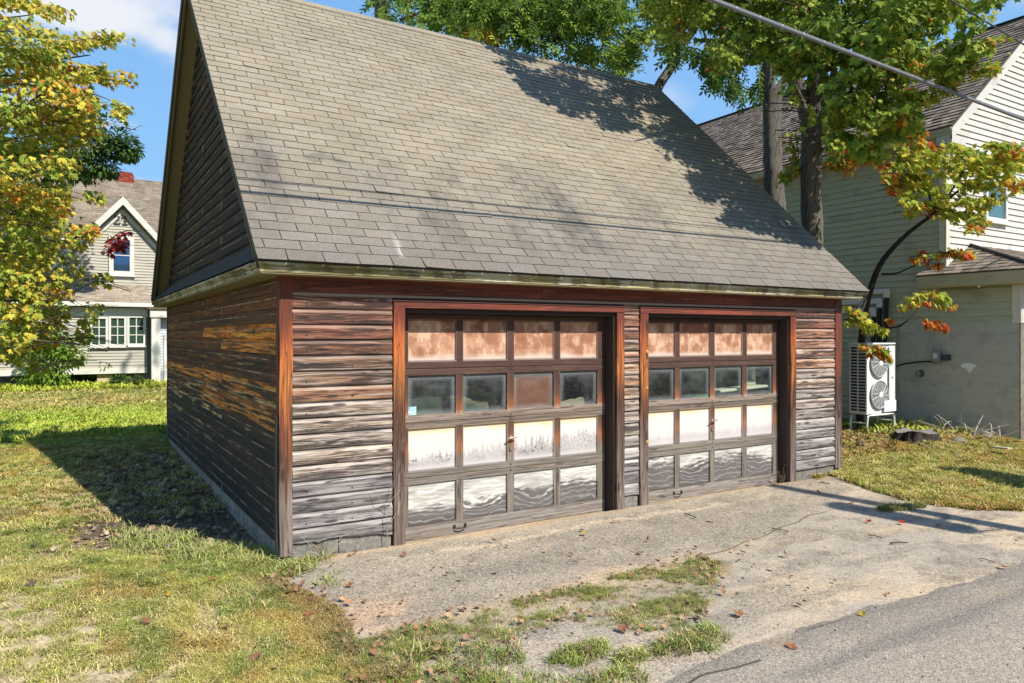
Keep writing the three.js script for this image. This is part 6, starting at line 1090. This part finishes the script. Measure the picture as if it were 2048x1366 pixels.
{
  const t1 = tuft(15, 0.04, 0.03, 0.0019, 1.35, 1), t2 = tuft(14, 0.06, 0.05, 0.004, 1.1, 2), t3 = tuft(16, 0.12, 0.1, 0.009, 0.8, 3), t4 = tuft(11, 0.05, 0.085, 0.0045, 1.15, 4), t5 = tuft(18, 0.3, 0.16, 0.02, 0.7, 5);
  const off = (x, z) => solid(x, z) || dPoly(x, z, SLAB) < -0.02;
  lawnMass('lawn_grass', 'short dry yellow-green lawn grass in the left foreground', 'grass', t1, 32000, (rr) => { const x = -3.0 + rr() * 3.5, z = -2.4 + rr() * 4.6; if (off(x, z) || !view(x, z)) return null; const t = lawnTone(x, z); if (rr() > 0.03 + 0.97 * t.thick || rr() < t.soil * 1.3) return null; return [x, z, 0.6 + 0.7 * rr() + 0.5 * ss(0.62, 0.75, fbm(x * 5, z * 5, 2)), grassColor(x, z, rr)]; }, 11);
  lawnMass('lawn_grass', 'mown lawn grass along the shaded left side of the garage', 'grass', t2, 26000, (rr) => { const x = -6 + rr() * 6, z = -2.2 - rr() * 8; if (off(x, z) || !view(x, z)) return null; const t = lawnTone(x, z); if (rr() > 0.06 + 0.94 * Math.max(t.thick, t.soil * 0.3) || rr() < t.soil * 0.9) return null; return [x, z, 0.7 + 0.6 * rr(), grassColor(x, z, rr)]; }, 12);
  lawnMass('lawn_grass', 'sunny green lawn reaching back to the pale house', 'grass', t3, 30000, (rr) => { const z = -9.5 - rr() * 17, x = -16 + rr() * 22; if (off(x, z) || !view(x, z)) return null; return [x, z, 0.8 + 0.6 * rr(), grassColor(x, z, rr)]; }, 13);
  lawnMass('coarse_grass', 'pale coarse grass blades at the front left corner of the garage', 'grass', t4, 230, (rr) => { const a = rr(), x = mix(-1.1, 0.25, a) + (rr() - 0.5) * 0.3, z = mix(-1.7, 0.35, a) + (rr() - 0.5) * 0.9 + 0.15; if (x > -0.1 && z < 0.0) return null; const c = mix3(GREYG, GRN, rr() * 0.6), k = 0.8 + 0.5 * rr(); return [x, z, 0.7 + 0.5 * rr(), [c[0] * k, c[1] * k, c[2] * k]]; }, 14);
  const weedCol = (rr) => { const r = rr(), c = r < 0.2 ? STRAW : r < 0.4 ? BROWN : mix3([0.13, 0.2, 0.03], GRN, rr()), k = 0.7 + 0.6 * rr(); return [c[0] * k, c[1] * k, c[2] * k]; };
  lawnMass('driveway_grass', 'strip of rough grass growing across the front of the driveway', 'grass', t4, 3000, (rr) => { const x = -0.1 + rr() * 3.6, z = 1.4 + rr() * 1.5, d = dPoly(x, z, GSTRIP); if (d > 0.04 || rr() > 0.08 + 0.92 * ss(0.38, 0.56, fbm(x * 3.6, z * 4.5, 3))) return null; return [x, z, 0.16 + 0.3 * rr() * rr() + 0.05, weedCol(rr), 0.012]; }, 15);
  lawnMass('driveway_weeds', 'scattered weed tufts in the driveway cracks and gravel', 'weeds', t4, 620, (rr) => { const [cx, cz, r] = TUFTS[Math.floor(rr() * TUFTS.length)], a = rr() * 6.28, q = Math.sqrt(rr()) * r, x = cx + Math.cos(a) * q * 1.4, z = cz + Math.sin(a) * q * 0.7; return [x, z, 0.4 + 0.5 * rr(), weedCol(rr), 0.014]; }, 16);
  lawnMass('yard_grass', 'dry golden grass in the yard right of the garage', 'grass', t2, 14000, (rr) => { const x = 7.0 + rr() * 7, z = -3.2 + rr() * 5.6; if (solid(x, z) || dPoly(x, z, SLAB) < -0.03 || x > 12.9 && z < 0 || !view(x, z)) return null; const m = fbm(x * 1.2, z * 1.6 + 4, 3); if (z < -0.45 + (m - 0.5) * 1.2 && rr() > 0.1 + 0.5 * ss(0.5, 0.65, m)) return null; const r = rr(); let c = mix3(mix3(DRY, [0.42, 0.24, 0.05], ss(0.5, 0.62, m)), GRN, r < 0.45 ? 0.7 : 0); c = r > 0.8 ? STRAW : c; const k = 0.75 + 0.5 * rr(); return [x, z, 0.8 + 0.6 * rr(), [c[0] * k, c[1] * k, c[2] * k], 0.02 + (x > 8.4 && z < 0.2 ? 0.09 * ss(8.4, 11, x) * ss(0.2, -0.6, z) : 0)]; }, 17);
  lawnMass('wall_weeds', 'tall weeds growing along the foot of the block wall', 'weeds', t5, 230, (rr) => { const a = rr(), x = 11.2 + rr() * 1.7 - a * 0.2, z = -2.6 + a * 1.9; return [x, z, 0.35 + 1.5 * rr() * rr() * (1 - a * 0.4), mix3(GRN, mix3(DRY, rr() < 0.4 ? STRAW : LUSH, rr()), rr()), 0.08]; }, 18);
  lawnMass('house_weeds', 'rank bright grass along the foot of the pale house', 'weeds', t5, 900, (rr) => { const x = -5 + rr() * 6.5, z = -25.4 + rr() * 3.2; return [x, z, 0.8 + 0.9 * rr(), mix3(LUSH, [0.4, 0.36, 0.05], rr()), 0]; }, 19);
}
// ---------------------------------------------------------------- fallen leaves, sticks, stump, stones
{
  const rr = rng(31), g0 = leafGeo([[0, 0], [0.26, 0.02], [0.5, 0.12], [0.36, 0.3], [0.56, 0.62], [0.24, 0.56], [0, 1.0]], 0.35, -0.25);
  const cols = [[0.42, 0.09, 0.04], [0.36, 0.15, 0.06], [0.3, 0.14, 0.08], [0.5, 0.36, 0.06]];
  const put = (u, v, c, s, label, group) => { const p = onG(u, v), o = solo('fallen_leaf', g0, tintMat(cols[c]), label, 'leaf', group); o.position.set(p.x, p.y + 0.03, p.z); o.rotation.set(-Math.PI / 2 + (rr() - 0.5) * 0.7, (rr() - 0.5) * 0.7, rr() * 6.28); o.scale.setScalar(s); };
  [[1640, 990, 0, 'small red leaf on the driveway nearest the right garage door'], [1740, 1050, 0, 'leftmost of three fallen leaves along the dark shadow bands on the driveway'], [1800, 1052, 0, 'middle of three fallen leaves along the dark shadow bands on the driveway'], [1880, 1058, 1, 'rightmost of three fallen leaves along the dark shadow bands on the driveway'],
    [2008, 1140, 0, 'curled red leaf at the edge of the asphalt near the right of the picture'], [1580, 1306, 1, 'red-brown leaf lying out on the asphalt lane'], [1484, 1240, 1, 'red-brown leaf on bare sandy slab right of the grass strip'], [1285, 1112, 2, 'dark brown leaf on the slab just behind the grass strip'], [1170, 1075, 3, 'yellow leaf on the grey apron in front of the left garage door'], [1425, 1045, 3, 'yellow leaf on the driveway between the two garage doors'], [1725, 1240, 3, 'yellow leaf lying just on the edge of the asphalt'], [2035, 1082, 3, 'yellow leaf on the slab at the right edge of the picture'], [1240, 1270, 2, 'brown leaf caught in the middle of the grass strip'], [700, 1180, 1, 'red-brown leaf at the left tip of the grey apron'],
  ].forEach(([u, v, c, l]) => put(u, v, c, 0.05 + 0.03 * rr(), l));
  [[300, 1252, 2, 'brown leaf in the dry lawn nearest the left of the picture'], [418, 1168, 1, 'pale red leaf in the lawn before the front left garage corner'], [505, 1330, 2, 'brown leaf in the lawn at the bottom of the picture'], [612, 1240, 1, 'red-brown leaf in the lawn beside the left end of the driveway'], [335, 1200, 3, 'yellow leaf in the middle of the dry lawn'], [1700, 1008, 1, 'brown leaf where the right yard grass meets the driveway']].forEach(([u, v, c, l]) => put(u, v, c, 0.05 + 0.03 * rr(), l));
  // sticks on the driveway
  const stick = (u0, v0, u1, v1, r, l, i) => { const a = onG(u0, v0), b = onG(u1, v1); a.y += 0.02 + r; b.y += 0.022 + r; const m = a.clone().lerp(b, 0.5).add(V((rr() - 0.5) * 0.06, 0.008, (rr() - 0.5) * 0.06)), k = m.clone().add(V((rr() - 0.5) * 0.12, 0.012, (rr() - 0.5) * 0.12)); solo('stick', merge([limb([a, m, b], [r, r * 0.8], 6, 0.2, i), limb([m, k], [r * 0.6, r * 0.3], 5)]), twigMat, l, 'stick'); };
  [[1735, 1075, 1765, 1082, 0.006, 'bent dark stick left of the straight stick below the shadow bands'], [1780, 1092, 1815, 1091, 0.007, 'straight dark stick on the slab below the shadow bands'], [1545, 1062, 1578, 1068, 0.005, 'thin stick on the slab in front of the right garage door'], [1960, 1068, 2010, 1062, 0.005, 'thin stick on the slab near the right edge of the picture'], [1370, 1032, 1392, 1040, 0.006, 'short stick on the apron below the left end of the right door'], [1640, 968, 1660, 972, 0.007, 'short thick stick beside the right corner footing of the garage'], [1990, 1130, 1960, 1122, 0.004, 'thin stick beside the curled red leaf at the asphalt edge']].forEach((s, i) => stick(...s, i));
  // grit: dark bits on the slab
  const bits = [], bg = new THREE.TetrahedronGeometry(1); const n = 1500, im = new THREE.InstancedMesh(bg, std('#ffffff', 0.95), n); im.name = 'gravel'; im.castShadow = true;
  for (let i = 0; i < n; i++) { let x, z; do { x = 0.2 + rr() * 8; z = 0.15 + Math.pow(rr(), 0.8) * 4; } while (dPoly(x, z, SLAB) > -0.02); const s = 0.003 + 0.009 * Math.pow(rr(), 3); im.setMatrixAt(i, new THREE.Matrix4().compose(V(x, gy(x, z) + 0.013 + (z > roadEdge(x) ? 0.012 : 0), z), new THREE.Quaternion().setFromEuler(new THREE.Euler(rr() * 6, rr() * 6, rr() * 6)), V(s, s * 0.6, s))); const k = rr() < 0.6 ? 0.05 + 0.08 * rr() : 0.3 + 0.3 * rr(); im.setColorAt(i, new THREE.Color().setRGB(k, k * 0.93, k * 0.84)); }
  scene.add(im); tag(im, 'loose grit and small stones scattered over the driveway', 'gravel', null, 'stuff');
  // dry stalks at the foot of the left siding
  const st = thing('dry_weed', 'bare dry weed stalks beside the left door post', 'weed', [0.93, 0.0, 0.06]);
  part('stem', merge([limb([V(0, 0, 0), V(-0.02, 0.3, 0.01), V(0.05, 0.62, 0.02)], [0.004, 0.002], 5), limb([V(-0.01, 0.2, 0), V(0.1, 0.38, 0.03), V(0.14, 0.55, 0.02)], [0.003, 0.0015], 5), limb([V(0, 0.36, 0.01), V(-0.1, 0.46, 0.02), V(-0.14, 0.58, 0.02)], [0.003, 0.0015], 5), limb([V(0.0, 0.42, 0.01), V(0.1, 0.52, 0.03)], [0.0025, 0.0015], 5)]), std('#a89a84', 0.9), st);
  const st2 = thing('dry_weed', 'bare dry weed sprays at the front left footing', 'weed', [0.32, 0.0, 0.1]); { const a = []; for (let i = 0; i < 11; i++) { const th = -0.6 + i * 0.35, l = 0.16 + 0.2 * rr(); a.push(limb([V(0, 0, 0), V(Math.cos(th) * l * 0.5, l * 0.55, 0.05), V(Math.cos(th) * l, l * (0.5 + 0.5 * rr()), 0.08)], [0.003, 0.0012], 4)); } part('stem', merge(a), std('#b7a98f', 0.9), st2); }
  const dw = thing('dead_weed', 'tangle of dead weeds in the corner of the right door', 'weed', [6.46, -0.01, -0.06]); { const a = []; for (let i = 0; i < 16; i++) { const th = rr() * 3.4, l = 0.1 + 0.2 * rr(); a.push(limb([V((rr() - 0.5) * 0.14, 0, 0.02), V(Math.cos(th) * l * 0.5, l * 0.8, 0.03), V(Math.cos(th) * l, l * (0.4 + 0.6 * rr()), 0.06 * rr())], [0.0035, 0.0015], 4)); } part('stem', merge(a), std('#6b5a48', 0.9), dw); }
  // stump
  const s0 = onG(1832, 888, 0.06), sg = thing('tree_stump', 'low grey cut tree stump in the grass by the heat pump', 'tree stump', [s0.x, 0.1, s0.z]);
  const body = gridGeo(40, 6, (u, v) => { const a = u * 6.2832, fl = 1 + 0.55 * Math.pow(1 - v, 2), r = (0.27 + 0.035 * Math.sin(a * 5 + 1) + 0.03 * Math.sin(a * 11)) * fl * (1 + 0.07 * (vn(a * 6, v * 3) - 0.5)); return [Math.cos(a) * r * 1.25, -0.06 + v * (0.25 + 0.03 * Math.sin(a * 3)), Math.sin(a) * r]; }, (u, v) => [u * 3, v * 0.25]);
  part('bark', body, new THREE.MeshStandardMaterial({ map: barkTex, color: '#8a8078', roughness: 1, bumpMap: barkTex, bumpScale: 0.03 }), sg);
  part('cut_face', gridGeo(40, 4, (u, v) => { const a = u * 6.2832, r = (0.268 + 0.035 * Math.sin(a * 5 + 1) + 0.03 * Math.sin(a * 11)) * v; return [Math.cos(a) * r * 1.25, 0.188 + 0.03 * v * Math.sin(a * 3) + 0.012 * (vn(r * 30, a * 3) - 0.5), -Math.sin(a) * -r]; }, (u, v) => [u, v]), new THREE.MeshStandardMaterial({ map: tex(128, 128, (u, v) => { const k = 0.42 + 0.1 * Math.sin(v * 60 + fbm(u * 6, v * 4, 2) * 4) + 0.12 * fbm(u * 20, v * 20, 2); return [k, k * 0.95, k * 0.88]; }), roughness: 1, side: THREE.DoubleSide }), sg);
  const rock = (u, v, r, label, col, seed) => { const p = onG(u, v, 0.08), g = new THREE.IcosahedronGeometry(r, 2); jitter(g, r * 0.35, seed); g.scale(1.2, 0.75, 1); solo('stone', g, new THREE.MeshStandardMaterial({ map: blockTex, color: col, roughness: 0.95 }), label, 'stone', null, [p.x, 0.08 + r * 0.35, p.z]); };
  rock(1914, 887, 0.11, 'pale rounded stone in the grass right of the stump', '#efe6d8', 3);
  const plank = (u0, v0, u1, v1, w, label, i) => { const D0 = Math.min(13.2, project(onG(u0, v0, 0.1))[2]), a = at(u0, HY, D0).setY(0.1), b = at(u1, HY, D0 - 0.25).setY(0.1), d = b.clone().sub(a), L = d.length(), g = jitter(box(-L / 2, L / 2, -0.014, 0.014, -w / 2, w / 2, 0.004), 0.006, i); const o = solo('broken_board', g, std('#b9ab97', 0.95), label, 'board', null, [(a.x + b.x) / 2, 0.13, (a.z + b.z) / 2]); o.rotation.y = -Math.atan2(d.z, d.x); o.rotation.z = 0.05 * (i % 2 ? 1 : -1); };
  plank(1918, 856, 1985, 868, 0.1, 'grey weathered board lying at the foot of the block wall', 1); plank(1935, 866, 1975, 872, 0.07, 'short grey board lying just in front of the longer board', 2); plank(1990, 897, 2020, 897, 0.1, 'small pale board end in the grass at the right', 3);
  const onD = (u, D, y) => at(u, HY, D).setY(y), br = onD(1935, 13.3, 0.1), bp = thing('dead_branches', 'pile of bare dead branches against the foot of the block wall', 'branches', [br.x, 0.08, br.z]), bl = []; for (let i = 0; i < 40; i++) { const th = rr() * 6.28, l = 0.25 + 0.55 * rr(), o = V((rr() - 0.5) * 0.3, 0, (rr() - 0.5) * 1.1), e = o.clone().add(V(Math.cos(th) * l * 0.5, l * (0.15 + 0.65 * rr()), Math.sin(th) * l)); bl.push(limb([o, o.clone().lerp(e, 0.5).add(V(0.05 * rr(), 0.1 * rr(), 0)), e], [0.012, 0.006], 5)); } part('branch', merge(bl), std('#c4bbae', 0.95), bp);
  // litter of chips and dead leaves over the bare yard
  const ch = new THREE.InstancedMesh(g0, new THREE.MeshStandardMaterial({ color: '#ffffff', roughness: 0.95, side: THREE.DoubleSide }), 1500); ch.name = 'leaf_litter'; ch.castShadow = true; for (let i = 0; i < 1500; i++) { const x = 7.8 + rr() * 4.9, z = -2.4 + rr() * 2.3 + (rr() < 0.2 ? 0.5 : 0), s = 0.03 + 0.05 * rr(), k = 0.6 + 0.8 * rr(), c = [[0.24, 0.14, 0.07], [0.34, 0.26, 0.17], [0.16, 0.1, 0.06], [0.36, 0.17, 0.05]][Math.floor(rr() * 4)]; ch.setMatrixAt(i, new THREE.Matrix4().compose(V(x, 0.03 + (x > 8.4 && z < 0.2 ? 0.1 * ss(8.4, 11, x) * ss(0.2, -0.6, z) : 0) + 0.02 * rr(), z), new THREE.Quaternion().setFromEuler(new THREE.Euler(-1.57 + (rr() - 0.5) * 1.2, (rr() - 0.5) * 1.2, rr() * 6.28)), V(s, s, s))); ch.setColorAt(i, new THREE.Color().setRGB(c[0] * k, c[1] * k, c[2] * k)); } scene.add(ch); tag(ch, 'brown leaf litter and wood chips over the bare yard by the heat pump', 'leaf litter', null, 'stuff');
  const l3 = new THREE.InstancedMesh(g0, ch.material, 900); l3.name = 'leaf_litter_002'; l3.castShadow = true; for (let i = 0; i < 900; i++) { let x, z; do { x = -1.9 + rr() * 1.85; z = -8 + rr() * 7.9; } while (rr() > 0.15 + lawnTone(x, z).soil); const s = 0.025 + 0.05 * rr(), k = 0.6 + 0.8 * rr(), c = [[0.26, 0.17, 0.1], [0.34, 0.27, 0.18], [0.14, 0.1, 0.07]][Math.floor(rr() * 3)]; l3.setMatrixAt(i, new THREE.Matrix4().compose(V(x, 0.012 + 0.02 * rr(), z), new THREE.Quaternion().setFromEuler(new THREE.Euler(-1.57 + (rr() - 0.5) * 1.2, (rr() - 0.5) * 1.2, rr() * 6.28)), V(s, s, s))); l3.setColorAt(i, new THREE.Color().setRGB(c[0] * k, c[1] * k, c[2] * k)); } scene.add(l3); tag(l3, 'dry leaf litter on the bare soil along the shaded left wall of the garage', 'leaf litter', null, 'stuff');
  const l2 = new THREE.InstancedMesh(g0, ch.material, 420); l2.name = 'leaf_litter_001'; l2.castShadow = true; for (let i = 0; i < 420; i++) { let x, z; do { x = -1.2 + rr() * 5.2; z = 0.1 + rr() * 2.8; } while (!(Math.abs(dPoly(x, z, SLAB)) < 0.12 || Math.abs(dPoly(x, z, GSTRIP)) < 0.1 || (rr() < 0.06)) || (x > 0.9 && z < 0.3)); const s = 0.02 + 0.035 * rr(), k = 0.6 + 0.8 * rr(), c = [[0.26, 0.13, 0.06], [0.36, 0.22, 0.12], [0.2, 0.1, 0.06]][Math.floor(rr() * 3)]; l2.setMatrixAt(i, new THREE.Matrix4().compose(V(x, gy(x, z) + 0.025 + 0.02 * rr(), z), new THREE.Quaternion().setFromEuler(new THREE.Euler(-1.57 + (rr() - 0.5) * 1.4, (rr() - 0.5) * 1.4, rr() * 6.28)), V(s, s, s))); l2.setColorAt(i, new THREE.Color().setRGB(c[0] * k, c[1] * k, c[2] * k)); } scene.add(l2); tag(l2, 'small crumbled brown leaves along the edges of the driveway and grass strip', 'leaf litter', null, 'stuff');
}
// ---------------------------------------------------------------- what stands inside the garage behind the panes
{
  const drape = (name, label, cat, x0, x1, z, top, col, crest, band, seed) => { // a stiff tarpaulin hung over a heap: uneven top edge, sandy crest
    const o = thing(name, label, cat), g = gridGeo(60, 24, (u, v) => { const x = mix(x0, x1, u), ty = top(x) + 0.05 * (fbm(x * 9 + seed, 3, 4) - 0.5) + 0.035 * (1 - 2 * Math.abs(vn(x * 5 + seed, 8) - 0.5)); const y = ty * (1 - Math.pow(1 - v, 1.6)); return [x, y, z - 0.12 * v + 0.03 * (fbm(x * 4 + seed, y * 5, 3) - 0.5)]; });
    const p = g.attributes.position, c3 = new Float32Array(p.count * 3); for (let i = 0; i < p.count; i++) { const x = p.getX(i), y = p.getY(i), ty = top(x), c = mix3(col, crest, ss(band + 0.03, band * 0.4, ty - y + (fbm(x * 8, y * 12 + seed, 3) - 0.5) * 0.06)); c3.set(c, i * 3); }
    g.setAttribute('color', new THREE.BufferAttribute(c3, 3)); part('tarpaulin', g, new THREE.MeshStandardMaterial({ vertexColors: true, roughness: 0.7, side: THREE.DoubleSide }), o); return o; };
  drape('covered_heap', 'sandy topped olive heap just behind the left panes of the left door', 'heap', 1.16, 2.36, -0.3, (x) => 1.43 - 0.02 * Math.sin(x * 4) - 0.12 * ss(1.9, 2.35, x), [0.08, 0.09, 0.05], [0.26, 0.21, 0.11], 0.05, 3);
  drape('covered_heap', 'lower dark green heap in front of the sandy one in the left door', 'heap', 1.16, 2.2, -0.24, (x) => 1.34 - 0.05 * Math.sin(x * 3.1 + 1) - 0.1 * ss(1.8, 2.2, x), [0.035, 0.055, 0.03], [0.16, 0.13, 0.07], 0.02, 6);
  drape('covered_heap', 'low sandy heap behind the rightmost pane of the left door', 'heap', 2.96, 3.56, -0.2, (x) => 1.27 + 0.06 * Math.exp(-(((x - 2.62) / 0.1) ** 2)) - 0.07 * ss(2.8, 3.1, x), [0.06, 0.06, 0.055], [0.3, 0.22, 0.11], 0.07, 9);
  const c = thing('cardboard_sheet', 'brown sheet standing behind the third pane of the left door', 'sheet', [2.64, 0, -0.192]);
  part('sheet', jitter(box(-0.27, 0.28, 0, 1.66, -0.004, 0.004), 0.004, 4), std('#8a4c2c', 0.85), c);
  const m = thing('mower', 'green and cream garden mower behind the right panes of the right door', 'mower', [5.85, 0, -0.52]);
  const gm = std('#1f7a3c', 0.4), cm = std('#d8d2b4', 0.5), km = std('#1c1d1e', 0.8);
  part('hood', new RoundedBoxGeometry(0.62, 0.34, 0.5, 3, 0.07).translate(-0.25, 1.0, 0), gm, m); part('seat_base', new RoundedBoxGeometry(0.5, 0.25, 0.5, 3, 0.05).translate(0.36, 0.98, 0), gm, m);
  part('deck', new RoundedBoxGeometry(0.95, 0.04, 0.56, 2, 0.018).rotateZ(0.04).translate(0.12, 1.235, 0.03), cm, m); part('seat', merge([new RoundedBoxGeometry(0.26, 0.08, 0.34, 3, 0.035).translate(0.36, 1.3, 0), new RoundedBoxGeometry(0.08, 0.26, 0.32, 3, 0.035).translate(0.46, 1.4, 0)]), cm, m);
  part('back_panel', new RoundedBoxGeometry(0.95, 0.5, 0.05, 2, 0.02).translate(0.1, 1.4, -0.2), gm, m);
  part('chassis', new RoundedBoxGeometry(1.0, 0.6, 0.45, 2, 0.04).translate(0, 0.6, 0), km, m); for (const x of [-0.38, 0.4]) for (const z of [-0.22, 0.22]) part('wheel', new THREE.TorusGeometry(0.22, 0.1, 10, 24).translate(x, 0.32, z), km, m);
}

renderer.render(scene, camera);
